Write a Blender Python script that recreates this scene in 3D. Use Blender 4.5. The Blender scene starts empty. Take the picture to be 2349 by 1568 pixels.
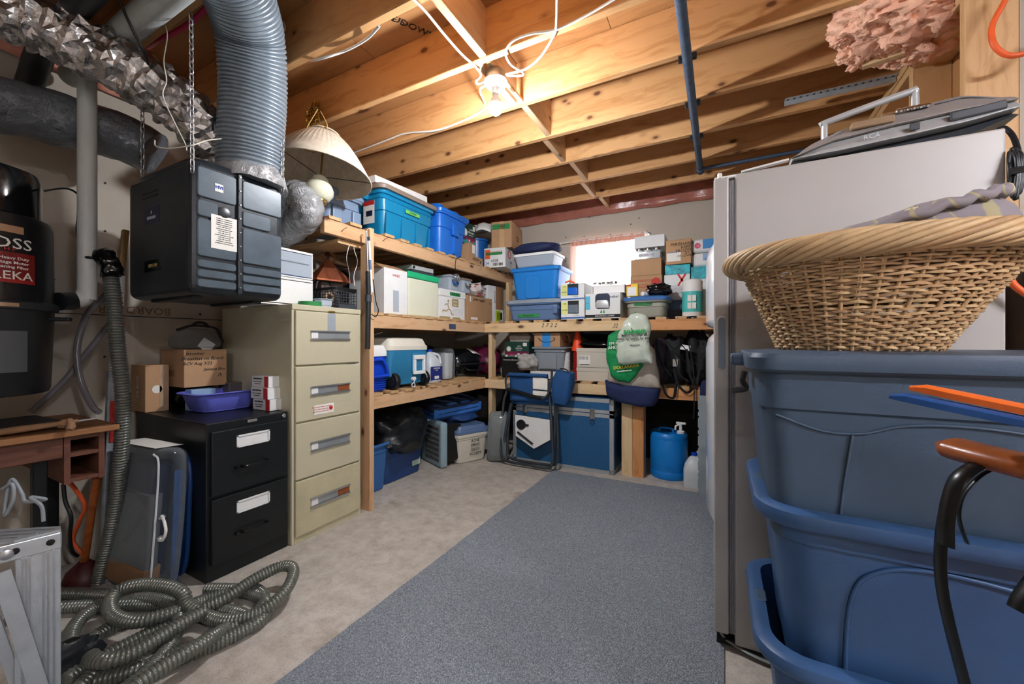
import bpy, math, random
from mathutils import Vector as V, Matrix, noise as mn
random.seed(7)
mn.seed_set(7)
S = bpy.context.scene
COL = S.collection
R = math.radians
PI = math.pi
# ---------------------------------------------------------------- camera
FPX, YAW, H, CX, CY = 910.0, R(27.7), 1.12, 1174.5, 784.0
cam = bpy.data.cameras.new('camera')
cam.sensor_width = 36.0
cam.lens = FPX / 2349 * 36
cam.clip_start = .02
camo = bpy.data.objects.new('camera', cam)
COL.objects.link(camo)
camo.location = (0, 0, H)
camo.rotation_euler = (R(90), 0, YAW)
S.camera = camo
# ---------------------------------------------------------------- world, exposure
W = bpy.data.worlds.new('sky')
S.world = W
W.use_nodes = True
W.node_tree.nodes['Background'].inputs[0].default_value = (.86, .93, 1, 1)
W.node_tree.nodes['Background'].inputs[1].default_value = 7.0
S.view_settings.view_transform = 'Standard'
S.view_settings.look = 'None'
S.view_settings.gamma = 1
S.view_settings.use_curve_mapping = False
S.view_settings.exposure = 0.62
S.cycles.sample_clamp_indirect = 6
S.cycles.max_bounces = 6
S.cycles.diffuse_bounces = 4
S.cycles.glossy_bounces = 3
S.cycles.transparent_max_bounces = 10
S.cycles.use_adaptive_sampling = True
S.cycles.adaptive_threshold = .08
S.cycles.adaptive_min_samples = 14
S.cycles.caustics_reflective = False
S.cycles.caustics_refractive = False
BULB = 1350.0        # emission of the bare bulbs
FILL_TUBES = 120.0  # emission of the added fill lights
# pixel -> point in the room: the distance comes from a plane (X, Y or Z) or a given depth D
_s, _c = math.sin(YAW), math.cos(YAW)
def at(u, v, X=None, Y=None, Z=None, D=None):
    a = (u - CX) / FPX; b = (CY - v) / FPX
    r = V((-_s + a * _c, _c + a * _s, b))
    t = X / r.x if X is not None else Y / r.y if Y is not None else (Z - H) / r.z if Z is not None else D
    return r * t + V((0, 0, H))
# ---------------------------------------------------------------- materials
def lin(h):
    h = h.lstrip('#')
    o = []
    for i in (0, 2, 4):
        x = int(h[i:i + 2], 16) / 255
        o.append(x / 12.92 if x <= .04045 else ((x + .055) / 1.055) ** 2.4)
    return (*o, 1)
MC = {}
def _new(name):
    m = bpy.data.materials.new(name); m.use_nodes = True
    nt = m.node_tree
    return m, nt, nt.nodes['Principled BSDF'], nt.nodes.new, nt.links.new
def _coords(nt, scale, obj=True, rnd=True):
    N, Lk = nt.nodes.new, nt.links.new
    tc = N('ShaderNodeTexCoord'); mp = N('ShaderNodeMapping')
    mp.inputs['Scale'].default_value = scale if isinstance(scale, tuple) else (scale,) * 3
    if rnd:
        oi = N('ShaderNodeObjectInfo'); ma = N('ShaderNodeVectorMath'); ma.operation = 'MULTIPLY_ADD'
        ma.inputs[1].default_value = (7.3, 3.1, 5.7)
        cb = N('ShaderNodeCombineXYZ')
        for i in range(3): Lk(oi.outputs['Random'], cb.inputs[i])
        Lk(cb.outputs[0], ma.inputs[0]); Lk(tc.outputs['Object'], ma.inputs[2]); Lk(ma.outputs[0], mp.inputs[0])
    else:
        Lk(tc.outputs['Object'], mp.inputs[0])
    return mp.outputs[0]
def _noise(nt, vec, scale=1, detail=4, rough=.6):
    n = nt.nodes.new('ShaderNodeTexNoise')
    n.inputs['Scale'].default_value = scale; n.inputs['Detail'].default_value = detail; n.inputs['Roughness'].default_value = rough
    nt.links.new(vec, n.inputs['Vector'])
    return n.outputs['Fac']
def _ramp(nt, fac, stops):
    r = nt.nodes.new('ShaderNodeValToRGB')
    e = r.color_ramp.elements
    while len(e) < len(stops): e.new(.5)
    for i, (p, c) in enumerate(stops):
        e[i].position = p; e[i].color = c if isinstance(c, tuple) else lin(c)
    nt.links.new(fac, r.inputs[0])
    return r.outputs[0]
def _mix(nt, fac, a, b, mode='MIX'):
    m = nt.nodes.new('ShaderNodeMix'); m.data_type = 'RGBA'; m.blend_type = mode
    L = nt.links.new
    if isinstance(fac, (int, float)): m.inputs[0].default_value = fac
    else: L(fac, m.inputs[0])
    for k, x in ((6, a), (7, b)):
        if isinstance(x, tuple): m.inputs[k].default_value = x
        elif isinstance(x, str): m.inputs[k].default_value = lin(x)
        else: L(x, m.inputs[k])
    return m.outputs[2]
def _bump(nt, b, h, strength=.3, dist=.01):
    n = nt.nodes.new('ShaderNodeBump'); n.inputs['Strength'].default_value = strength; n.inputs['Distance'].default_value = dist
    nt.links.new(h, n.inputs['Height']); nt.links.new(n.outputs[0], b.inputs['Normal'])
def mat(name, col, rough=.5, metal=0, var=.12, vs=6, bump=0, bs=80, spec=.5, alpha=1, trans=0, coat=0, emit=0, sss=0, ior=1.45):
    if name in MC: return MC[name]
    m, nt, b, N, L = _new(name)
    base = lin(col)
    b.inputs['Roughness'].default_value = rough; b.inputs['Metallic'].default_value = metal
    b.inputs['Specular IOR Level'].default_value = spec; b.inputs['IOR'].default_value = ior
    if var:
        f = _noise(nt, _coords(nt, vs), 1, 5, .65)
        d = tuple(max(0, x * (1 - var)) for x in base[:3]) + (1,)
        l = tuple(min(1, x * (1 + var)) for x in base[:3]) + (1,)
        L(_ramp(nt, f, [(.3, d), (.7, l)]), b.inputs['Base Color'])
    else:
        b.inputs['Base Color'].default_value = base
    if bump: _bump(nt, b, _noise(nt, _coords(nt, bs), 1, 4), bump, .004)
    if alpha < 1: b.inputs['Alpha'].default_value = alpha
    if trans: b.inputs['Transmission Weight'].default_value = trans
    if coat: b.inputs['Coat Weight'].default_value = coat; b.inputs['Coat Roughness'].default_value = .1
    if emit:
        b.inputs['Emission Color'].default_value = base; b.inputs['Emission Strength'].default_value = emit
    MC[name] = m
    return m
def wood(name, light, dark, knot='#5a3018', kn=1.0, rough=.6):
    if name in MC: return MC[name]
    m, nt, b, N, L = _new(name)
    v = _coords(nt, (1.3, 26, 26))
    w = _noise(nt, _coords(nt, (3, 5, 5)), 1, 2)
    va = N('ShaderNodeVectorMath'); va.operation = 'MULTIPLY_ADD'
    L(w, va.inputs[0]); va.inputs[1].default_value = (1.2, 3.5, 3.5); L(v, va.inputs[2])
    g = _noise(nt, va.outputs[0], 1, 6, .6)
    col = _ramp(nt, g, [(.28, dark), (.5, light), (.75, light)])
    tone = _noise(nt, _coords(nt, (.5, 3, 3)), 1, 2)
    col = _mix(nt, _ramp(nt, tone, [(.3, (0, 0, 0, 1)), (.75, (.45,) * 3 + (1,))]), col, dark)
    if kn:
        vo = N('ShaderNodeTexVoronoi'); vo.inputs['Scale'].default_value = 1
        kc = _coords(nt, (3.6 * kn, 8.5, 8.5)); L(kc, vo.inputs['Vector'])
        kf = _ramp(nt, vo.outputs['Distance'], [(0, (1, 1, 1, 1)), (.09, (.9,) * 3 + (1,)), (.13, (.28,) * 3 + (1,)), (.22, (0, 0, 0, 1))])
        col = _mix(nt, kf, col, knot)
    L(col, b.inputs['Base Color'])
    b.inputs['Roughness'].default_value = rough
    _bump(nt, b, g, .15, .004)
    MC[name] = m
    return m
def clear(name, col='#ffffff', rough=.08, alpha=.25):          # thin clear plastic: part reflecting film, part see-through
    if name in MC: return MC[name]
    m, nt, b, N, L = _new(name)
    out = nt.nodes['Material Output']
    tr = N('ShaderNodeBsdfTransparent'); tr.inputs[0].default_value = tuple(.75 + .25 * x for x in lin(col)[:3]) + (1,)
    mx = N('ShaderNodeMixShader')
    lw = N('ShaderNodeLayerWeight'); lw.inputs[0].default_value = .35
    mr = N('ShaderNodeMapRange'); mr.inputs[3].default_value = alpha; mr.inputs[4].default_value = min(1, alpha + .55)
    L(lw.outputs['Facing'], mr.inputs[0]); L(mr.outputs[0], mx.inputs[0])
    b.inputs['Base Color'].default_value = lin(col); b.inputs['Roughness'].default_value = rough
    L(tr.outputs[0], mx.inputs[1]); L(b.outputs[0], mx.inputs[2]); L(mx.outputs[0], out.inputs[0])
    MC[name] = m
    return m
def m_concrete():
    m, nt, b, N, L = _new('concrete')
    c = _coords(nt, 1, rnd=False)
    a = _noise(nt, c, 1.6, 8, .65); f = _noise(nt, c, 14, 6, .7); sp = _noise(nt, c, 160, 2)
    col = _ramp(nt, a, [(.25, '#aaa399'), (.5, '#c3bdb3'), (.75, '#d2cdc4')])
    col = _mix(nt, _ramp(nt, f, [(.35, (.55,) * 3 + (1,)), (.6, (0, 0, 0, 1))]), col, '#968c7e')
    st = _noise(nt, c, 3.3, 3)
    col = _mix(nt, _ramp(nt, st, [(.62, (0, 0, 0, 1)), (.72, (.5,) * 3 + (1,))]), col, '#857459')
    col = _mix(nt, _ramp(nt, sp, [(.3, (.5,) * 3 + (1,)), (.42, (0, 0, 0, 1))]), col, '#5d574f')
    vo = N('ShaderNodeTexVoronoi'); vo.inputs['Scale'].default_value = 5.5; L(c, vo.inputs['Vector'])
    sel = _noise(nt, c, 2.1, 1)
    sp_ = _mix(nt, 1.0, _ramp(nt, vo.outputs['Distance'], [(.035, (1, 1, 1, 1)), (.05, (0, 0, 0, 1))]), _ramp(nt, sel, [(.52, (0, 0, 0, 1)), (.56, (.7,) * 3 + (1,))]), 'MULTIPLY')
    col = _mix(nt, sp_, col, '#8a6f52')
    L(col, b.inputs['Base Color']); b.inputs['Roughness'].default_value = .75
    _bump(nt, b, f, .25, .004)
    MC['concrete'] = m
    return m
def m_carpet():
    m, nt, b, N, L = _new('carpet_pile')
    c = _coords(nt, 1, rnd=False); cs = _coords(nt, (420, 190, 300), rnd=False)
    a = _noise(nt, cs, 1, 3, .7); big = _noise(nt, c, 2.2, 4); mid = _noise(nt, c, 120, 3, .7)
    col = _ramp(nt, a, [(.32, '#545b63'), (.5, '#8f98a1'), (.66, '#cdd4da')])
    col = _mix(nt, _ramp(nt, mid, [(.35, (.5,) * 3 + (1,)), (.55, (0, 0, 0, 1))]), col, '#59616a')
    col = _mix(nt, _ramp(nt, big, [(.4, (0, 0, 0, 1)), (.7, (.25,) * 3 + (1,))]), col, '#77818a')
    L(col, b.inputs['Base Color']); b.inputs['Roughness'].default_value = .95; b.inputs['Specular IOR Level'].default_value = .1
    _bump(nt, b, a, .9, .004)
    MC['carpet_pile'] = m
    return m
def m_foil(name, col, rough, scale, strength, metal=1.0):
    if name in MC: return MC[name]
    m, nt, b, N, L = _new(name)
    c = _coords(nt, scale)
    vo = N('ShaderNodeTexVoronoi'); vo.feature = 'F1'; vo.inputs['Scale'].default_value = 1
    n2 = _noise(nt, c, 1.3, 6, .7)
    va = N('ShaderNodeVectorMath'); va.operation = 'MULTIPLY_ADD'; L(n2, va.inputs[0]); va.inputs[1].default_value = (2.5, 2.5, 2.5); L(c, va.inputs[2])
    L(va.outputs[0], vo.inputs['Vector'])
    b.inputs['Base Color'].default_value = lin(col); b.inputs['Metallic'].default_value = metal; b.inputs['Roughness'].default_value = rough
    _bump(nt, b, vo.outputs['Distance'], strength, .02)
    MC[name] = m
    return m
# ---------------------------------------------------------------- mesh builder
BOXF = [(0, 3, 2, 1), (4, 5, 6, 7), (0, 1, 5, 4), (1, 2, 6, 5), (2, 3, 7, 6), (3, 0, 4, 7)]
class B:
    def __init__(s): s.v = []; s.f = []
    def add(s, vs, fs, mx=None):
        o = len(s.v)
        s.v += [(mx @ V(p)) if mx else V(p) for p in vs]
        s.f += [tuple(i + o for i in f) for f in fs]
        return s
    def box(s, x0, y0, z0, x1, y1, z1, mx=None):
        return s.add([(x0, y0, z0), (x1, y0, z0), (x1, y1, z0), (x0, y1, z0), (x0, y0, z1), (x1, y0, z1), (x1, y1, z1), (x0, y1, z1)], BOXF, mx)
    def bar(s, p0, p1, w, t, up=(0, 0, 1)):               # rectangular bar between two points
        p0, p1 = V(p0), V(p1); d = p1 - p0; x = d.normalized(); y = V(up).cross(x)
        if y.length < 1e-4: y = V((0, 1, 0)).cross(x)
        y.normalize(); z = x.cross(y)
        mx = Matrix((x, y, z)).transposed().to_4x4(); mx.translation = p0
        return s.box(0, -w / 2, -t / 2, d.length, w / 2, t / 2, mx)
    def loft(s, rings, c0=True, c1=True, closed=False, mx=None):
        n = len(rings[0]); vs = [p for r in rings for p in r]; fs = []
        m = len(rings)
        for i in range(m if closed else m - 1):
            a, b = i * n, ((i + 1) % m) * n
            for j in range(n):
                k = (j + 1) % n
                fs.append((a + j, a + k, b + k, b + j))
        if not closed:
            if c0: fs.append(tuple(range(n - 1, -1, -1)))
            if c1: fs.append(tuple((m - 1) * n + j for j in range(n)))
        return s.add(vs, fs, mx)
    def tube(s, path, r, n=8, closed=False, cap=True, flat=1.0):
        P = [V(p) for p in path]; m = len(P); rings = []; nrm = None
        for i in range(m):
            t = (P[(i + 1) % m] - P[i - 1]) if closed else (P[min(i + 1, m - 1)] - P[max(i - 1, 0)])
            t.normalize()
            if nrm is None:
                nrm = t.orthogonal() if abs(t.z) > .9 else V((0, 0, 1)).cross(t).cross(t) * -1
            nrm = nrm - t * nrm.dot(t)
            if nrm.length < 1e-6: nrm = t.orthogonal()
            nrm.normalize(); bn = t.cross(nrm)
            rr = r[i] if isinstance(r, (list, tuple)) else r
            rings.append([P[i] + (nrm * math.cos(2 * PI * k / n) * flat + bn * math.sin(2 * PI * k / n)) * rr for k in range(n)])
        return s.loft(rings, cap, cap, closed)
    def lathe(s, prof, n=24, mx=None, cap=True):
        rings = [[(r * math.cos(2 * PI * k / n), r * math.sin(2 * PI * k / n), z) for k in range(n)] for r, z in prof]
        return s.loft(rings, cap, cap, False, mx)
    def prism(s, pts, h, mx=None):                        # outline in xy, up along z
        return s.loft([[(x, y, 0) for x, y in pts], [(x, y, h) for x, y in pts]], mx=mx)
    def grid(s, nu, nv, fn):
        vs = [fn(i / (nu - 1), j / (nv - 1)) for j in range(nv) for i in range(nu)]
        fs = [(j * nu + i, j * nu + i + 1, (j + 1) * nu + i + 1, (j + 1) * nu + i) for j in range(nv - 1) for i in range(nu - 1)]
        return s.add(vs, fs)
    def done(s, name, m, parent=None, loc=(0, 0, 0), rot=(0, 0, 0), smooth=None, bevel=0, seg=2, solid=0, sub=0):
        me = bpy.data.meshes.new(name)
        me.from_pydata([tuple(p) for p in s.v], [], s.f)
        me.materials.append(m if not isinstance(m, str) else MC[m])
        me.update()
        if smooth is not None:
            me.shade_smooth(); me.set_sharp_from_angle(angle=R(smooth))
        o = bpy.data.objects.new(name, me); COL.objects.link(o)
        o.location = loc; o.rotation_euler = rot; o.parent = parent
        if solid: q = o.modifiers.new('solid', 'SOLIDIFY'); q.thickness = solid; q.offset = 0
        if bevel: q = o.modifiers.new('bevel', 'BEVEL'); q.width = bevel; q.segments = seg; q.limit_method = 'ANGLE'; q.angle_limit = R(40)
        if sub: q = o.modifiers.new('sub', 'SUBSURF'); q.levels = sub; q.render_levels = sub
        return o
def thing(name, label, cat, loc=(0, 0, 0), rz=0, group=None, rot=None):
    o = bpy.data.objects.new(name, None); COL.objects.link(o)
    o.empty_display_size = .1
    o.location = loc; o.rotation_euler = rot if rot else (0, 0, R(rz))
    return tag(o, label, cat, group)
def tag(o, label, cat, group=None):
    o['label'] = label; o['category'] = cat
    if group: o['group'] = group
    return o
def struct(o, label=None):
    o['kind'] = 'structure'
    if label: o['label'] = label
    return o
def copy_tree(o, parent=None):
    c = o.copy(); COL.objects.link(c); c.parent = parent
    for ch in list(o.children): copy_tree(ch, c)
    return c
BM = {}
def board(name, parent, x0, y0, z0, x1, y1, z1, m, off=(0, 0, 0), ch=.003):
    d = [x1 - x0, y1 - y0, z1 - z0]; ax = d.index(max(d))
    rot = [(0, 0, 0), (0, 0, R(90)), (0, R(-90), 0)][ax]
    l, w, t = [(d[0], d[1], d[2]), (d[1], d[0], d[2]), (d[2], d[1], d[0])][ax]
    key = (round(l, 3), round(w, 3), round(t, 3), m)
    if key not in BM:
        b = B(); a, c = w / 2, t / 2
        o = [(-a + ch, -c), (a - ch, -c), (a, -c + ch), (a, c - ch), (a - ch, c), (-a + ch, c), (-a, c - ch), (-a, -c + ch)]
        b.loft([[(-l / 2, y, z) for y, z in o], [(l / 2, y, z) for y, z in o]])
        me = bpy.data.meshes.new(name); me.from_pydata([tuple(p) for p in b.v], [], b.f); me.materials.append(MC[m]); me.update()
        BM[key] = me
    o = bpy.data.objects.new(name, BM[key]); COL.objects.link(o)
    o.location = V(((x0 + x1) / 2, (y0 + y1) / 2, (z0 + z1) / 2)) - V(parent.location if parent else (0, 0, 0)) + V(off)
    o.rotation_euler = rot; o.parent = parent
    return o
def smooth_path(pts, n=12, closed=False):                 # Catmull-Rom
    P = [V(p) for p in pts]; m = len(P); out = []
    for i in range(m if closed else m - 1):
        p0 = P[i - 1] if (closed or i > 0) else P[0] * 2 - P[1]
        p1, p2 = P[i], P[(i + 1) % m]
        p3 = P[(i + 2) % m] if (closed or i + 2 < m) else p2 * 2 - p1
        for k in range(n):
            t = k / n
            out.append(.5 * ((2 * p1) + (p2 - p0) * t + (2 * p0 - 5 * p1 + 4 * p2 - p3) * t * t + (3 * p1 - p0 - 3 * p2 + p3) * t ** 3))
    if not closed: out.append(P[-1])
    return out
def resample(path, step):
    out = [path[0]]; acc = 0
    for a, b in zip(path, path[1:]):
        d = (b - a).length
        while acc + d >= step and d > 1e-9:
            a = a + (b - a) * ((step - acc) / d); d = (b - a).length; acc = 0; out.append(a)
        acc += d
    return out
def rr(w, d, r, z, n=6, cx=0, cy=0):                      # rounded rectangle ring
    r = min(r, w / 2 - 1e-4, d / 2 - 1e-4); o = []
    for q, (sx, sy) in enumerate(((1, 1), (-1, 1), (-1, -1), (1, -1))):
        for k in range(n + 1):
            a = q * PI / 2 + k / n * PI / 2
            o.append((cx + sx * (w / 2 - r) + r * math.cos(a), cy + sy * (d / 2 - r) + r * math.sin(a), z))
    return o
FACE = {'f': (R(90), 0, 0), 'r': (R(90), 0, R(90)), 'l': (R(90), 0, R(-90)), 't': (0, 0, 0), 'b': (R(90), 0, R(180))}
def text(parent, s, size, m, p, face='f', al='CENTER', sx=1.0, shear=0, roll=0, name='lettering', bold=0):
    cu = bpy.data.curves.new(name, 'FONT'); cu.body = s; cu.size = size; cu.align_x = al; cu.align_y = 'CENTER'
    cu.extrude = .0004; cu.shear = shear; cu.offset = bold; cu.resolution_u = 2
    cu.materials.append(MC[m])
    tmp = bpy.data.objects.new(name, cu); me = bpy.data.meshes.new_from_object(tmp); bpy.data.objects.remove(tmp)
    if not me.materials: me.materials.append(MC[m])
    o = bpy.data.objects.new(name, me); COL.objects.link(o); o.parent = parent; o.location = p
    e = FACE[face] if isinstance(face, str) else face
    if roll:
        mx = (Matrix.Rotation(e[2], 4, 'Z') @ Matrix.Rotation(e[0], 4, 'X') @ Matrix.Rotation(R(roll), 4, 'Z')).to_euler(); o.rotation_euler = mx
    else: o.rotation_euler = e
    o.scale = (sx, 1, 1)
    return o
def decal(parent, name, m, a0, b0, a1, b1, off, face='f', t=.0008):
    """a flat sticker on a face: a = along, b = up (or depth on top), off = where the face is"""
    b = B()
    if face == 'f': b.box(a0, off - t, b0, a1, off, b1)
    elif face == 'b': b.box(a0, off, b0, a1, off + t, b1)
    elif face == 'r': b.box(off, a0, b0, off + t, a1, b1)
    elif face == 'l': b.box(off - t, a0, b0, off, a1, b1)
    else: b.box(a0, b0, off, a1, b1, off + t)
    return b.done(name, m, parent)
# ---------------------------------------------------------------- palette
wood('pine_joist', '#d6a46e', '#b57e48', kn=1.35)
wood('pine_shelf', '#d6b088', '#ba8d60', kn=1.2)
wood('pine_pale', '#e3c79c', '#cda978', kn=1.0)
wood('pine_red', '#d79a62', '#b06f38', kn=1.3)
wood('plywood', '#b58454', '#97683c', kn=.5)
wood('slat', '#cba678', '#a98354', kn=1.4)
wood('stud', '#d2a876', '#b08350', kn=1.1)
wood('old_desk', '#6d4230', '#4a2a1e', kn=0)
wood('desk_top', '#9a6a42', '#714827', kn=0)
wood('varnish', '#a65a2a', '#7c3c18', kn=0, rough=.3)
wood('broom_wood', '#a98a5c', '#8a6a40', kn=0)
m_concrete(); m_carpet()
mat('drywall', '#b9b0a2', .9, var=.05, vs=3, bump=.1, bs=200)
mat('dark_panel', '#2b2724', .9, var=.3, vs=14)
mat('screw', '#26221e', .5, .6, 0)
mat('vapor', '#b06e5e', .25, var=.25, vs=5, bump=.7, bs=14)
mat('pink_batt', '#e8a08c', .95, var=.2, vs=9, bump=.8, bs=40)
mat('pink_fluff', '#ffbda0', .95, var=.2, vs=14, bump=1.0, bs=90)
mat('white', '#e9e9e6', .45, var=.04)
mat('white_card', '#dfe1e0', .7, var=.05)
mat('off_white', '#d9d5c6', .5, var=.05)
mat('paper', '#e6e4dc', .8, var=.05)
mat('black', '#121314', .45, var=.2)
mat('black_gloss', '#0d0e10', .15, var=.2)
mat('ink', '#17181a', .7, var=0)
mat('red_ink', '#c03a34', .7, var=0)
mat('red', '#c22b26', .5, var=.05)
mat('green_ink', '#1c9a4e', .7, var=0)
mat('green_tape', '#2f8a4a', .6, var=.08)
mat('lime_tape', '#6fbf5a', .6, var=.08)
mat('yellow', '#e9c83a', .5, var=.05)
mat('steel', '#b9bcc0', .3, .9, .1)
mat('chrome', '#d6d8da', .12, 1, .05)
mat('alu', '#c0c7cc', .36, .65, .08, vs=20)
mat('brass', '#b8964e', .25, .9, .15)
mat('copper', '#b56a4a', .35, .7, .2)
mat('card', '#b58f6a', .8, var=.08, vs=4)
mat('card_dark', '#8f6c4e', .85, var=.08)
mat('tape', '#c9a577', .3, var=.05)
mat('cable', '#e6e6e2', .4, var=.05)
mat('pipe_iron', '#4f6075', .55, .5, .2, vs=30, bump=.3, bs=150)
mat('abs', '#1c1f22', .4, var=.2)
mat('pvc', '#b9bcb9', .5, var=.1)
BS = {'room': None}
# ---------------------------------------------------------------- room shell
XL, XR, YB, YF, ZC, ZS = -2.92, .93, 4.02, -3.2, 2.47, 2.706
floor = struct(B().box(XL - .15, YF - .15, -.12, 3.4, YB + .15, 0).done('floor', 'concrete'))
wl = struct(B().box(XL - .12, YF, 0, XL, YB + .12, ZC).done('wall_left', 'drywall'))
# back wall with the window opening
WX0, WX1, WZ0, WZ1 = at(1312, 600, Y=YB).x, at(1476, 600, Y=YB).x + .06, 1.50, at(1312, 552, Y=YB).z
b = B()
b.box(XL, YB, 0, WX0, YB + .12, ZC); b.box(WX1, YB, 0, 1.05, YB + .12, ZC)
b.box(WX0, YB, 0, WX1, YB + .12, WZ0); b.box(WX0, YB, WZ1, WX1, YB + .12, ZC)
wb = struct(b.done('wall_back', 'drywall'))
wf = struct(B().box(XL - .12, YF - .12, 0, 3.4, YF, ZS).done('wall_front', 'drywall'))
wr = struct(B().box(3.2, YF, 0, 3.32, 2.2, ZS).done('wall_right', 'drywall'))
wr2 = struct(B().box(XR + .004, 2.07, 0, 3.2, 2.12, ZS).done('wall_return', 'drywall'))
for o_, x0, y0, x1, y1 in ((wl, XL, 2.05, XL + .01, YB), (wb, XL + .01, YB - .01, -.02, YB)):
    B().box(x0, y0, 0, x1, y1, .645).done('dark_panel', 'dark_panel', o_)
# screws in the drywall, seam of the sheets
sm = B().lathe([(.006, 0), (.006, .0015), (.003, .002)], 8)
first = None
def screw(parent, p, rot):
    global first
    if first is None: first = sm.done('screw', 'screw', parent); o = first
    else: o = first.copy(); COL.objects.link(o); o.parent = parent
    o.location = p; o.rotation_euler = rot
for u, v in ((1249, 504), (1296, 499), (1352, 498), (1432, 481), (1525, 467), (1298, 544), (1340, 542), (1400, 538), (1298, 600), (1447, 514), (1484, 530), (1525, 543), (1466, 500)):
    screw(wb, at(u, v, Y=YB), (R(90), 0, 0))
for u, v in ((241, 420), (241, 530), (240, 818), (459, 720), (461, 739), (180, 400), (445, 610), (700, 560), (703, 548)):
    screw(wl, at(u, v, X=XL), (0, R(90), 0))
B().box(XL, YF, 1.262, XL + .0012, YB, 1.266).done('drywall_seam', 'ink', wl)
text(wl, 'BOARD', .06, 'card_dark', at(300, 710, X=XL) + V((.001, .08, 0)), 'r', roll=180)
text(wl, 'R', .06, 'card_dark', at(233, 708, X=XL) + V((.001, 0, 0)), 'r', roll=180)
# ceiling: subfloor, joists, blocking
ceil = struct(B().box(XL - .15, YF - .15, ZS + .019, 3.4, YB + .15, ZS + .06).done('ceiling', 'plywood'))
for i, x0 in enumerate((-2.93, -.49, 1.95)):
    for j in range(6):
        x = x0 - (1.22 if j % 2 else 0)
        y = YF - .15 + j * 1.25
        board('plywood_sheet', ceil, x + .001, y + .001, ZS, min(x + 2.438, 3.4), min(y + 1.248, YB + .15), ZS + .018, 'plywood')
JY = [1.625 + .4064 * k for k in range(-11, 6)]
for y in JY:
    board('joist', ceil, XL - .1, y - .019, ZC, 3.35 if y < 2.1 else .97, y + .019, ZS, 'pine_joist')
board('joist', ceil, XL - .1, YB + .02, ZC, 1.05, YB + .058, ZS, 'pine_joist')
for k, (a, c) in enumerate(zip(JY, JY[1:] + [YB + .02])):
    x = -1.0 - (.045 if k % 2 else 0)
    board('blocking', ceil, x - .019, a + .019, ZC + .004, x + .019, c - .019 - (.001 if c < YB else -.018), ZS - .004, 'pine_shelf')
board('rim_board', ceil, XL - .14, YF, ZC, XL - .1, YB + .1, ZS, 'pine_joist')
# vapour barrier over the rim at the back and left walls
b = B()
def vb(u, v):
    x = XL + u * (.95 - XL)
    z = ZC - .055 + v * (ZS - ZC + .05) + .012 * mn.noise(V((x * 5, 0, v * 3)))
    return (x, YB - .005 - .035 * v + .02 * mn.noise(V((x * 7, 3, v * 4))) - .012, z)
b.grid(90, 8, vb)
o_ = b.done('vapour_barrier', 'vapor', wb, smooth=60, solid=.002); o_['label'] = 'reddish insulation behind plastic film'
for a, c in zip(JY[8:], JY[9:] + [YB]):
    b = B()
    b.grid(8, 7, lambda u, v: (XL + .03 + .05 * math.sin(u * PI) * math.sin(v * PI) + .02 * mn.noise(V((u * 3, v * 3, a))), a + .02 + u * (c - a - .04), ZC - .02 + v * (ZS - ZC + .015)))
    b.done('insulation_batt', 'pink_batt', wl, smooth=80, solid=.01)
text(ceil, 'SIDE DOWN', .055, 'ink', at(932, 55, Z=ZS) - V((0, 0, .002)), (R(180), 0, 0), roll=-60)
text(ceil, 'US', .055, 'ink', at(915, 47, Z=ZS) - V((0, 0, .002)), (R(180), 0, 0), roll=-60)
# window
win = struct(bpy.data.objects.new('window_1', None)); COL.objects.link(win); win.location = ((WX0 + WX1) / 2, YB + .1, WZ0)
w_, h_ = WX1 - WX0, WZ1 - WZ0
b = B()
for x0, z0, x1, z1 in ((-w_ / 2, 0, w_ / 2, .045), (-w_ / 2, h_ - .045, w_ / 2, h_), (-w_ / 2, .045, -w_ / 2 + .045, h_ - .045), (w_ / 2 - .045, .045, w_ / 2, h_ - .045), (-.02, .045, .02, h_ - .045)):
    b.box(x0, -.03, z0, x1, .015, z1)
b.done('window_frame', 'white', win)
for x0, x1 in ((-w_ / 2 + .045, -.02), (.02, w_ / 2 - .045)):
    B().box(x0, -.008, .045, x1, -.004, h_ - .045).done('pane', clear('window_glass', '#f4fbff', .02, .06), win)
B().box(-w_ / 2 - .02, -.11, -.02, w_ / 2 + .02, -.03, 0).done('window_sill', 'white', win)
# right-hand stud wall
pw = struct(bpy.data.objects.new('wall_partition', None)); COL.objects.link(pw)
for y in (2.062, 2.515, 2.92, 3.33, 3.74):
    board('stud', pw, .795, y, .04, XR, y + .038, 2.394, 'stud')
board('top_plate', pw, .795, 2.06, 2.394, XR, YB, 2.431, 'stud'); board('top_plate', pw, .79, 2.06, 2.433, XR, YB, 2.469, 'stud')
board('bottom_plate', pw, .795, 2.06, 0, XR, YB, .038, 'stud')
for j in range(2):
    board('sheathing', pw, XR, 2.12 + j * .95, .001, XR + .012, min(2.12 + j * .95 + .948, YB), 2.47, 'plywood')
board('rim_board', pw, XR - .04, 2.06, 2.47, XR, YB, ZS, 'stud')
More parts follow.
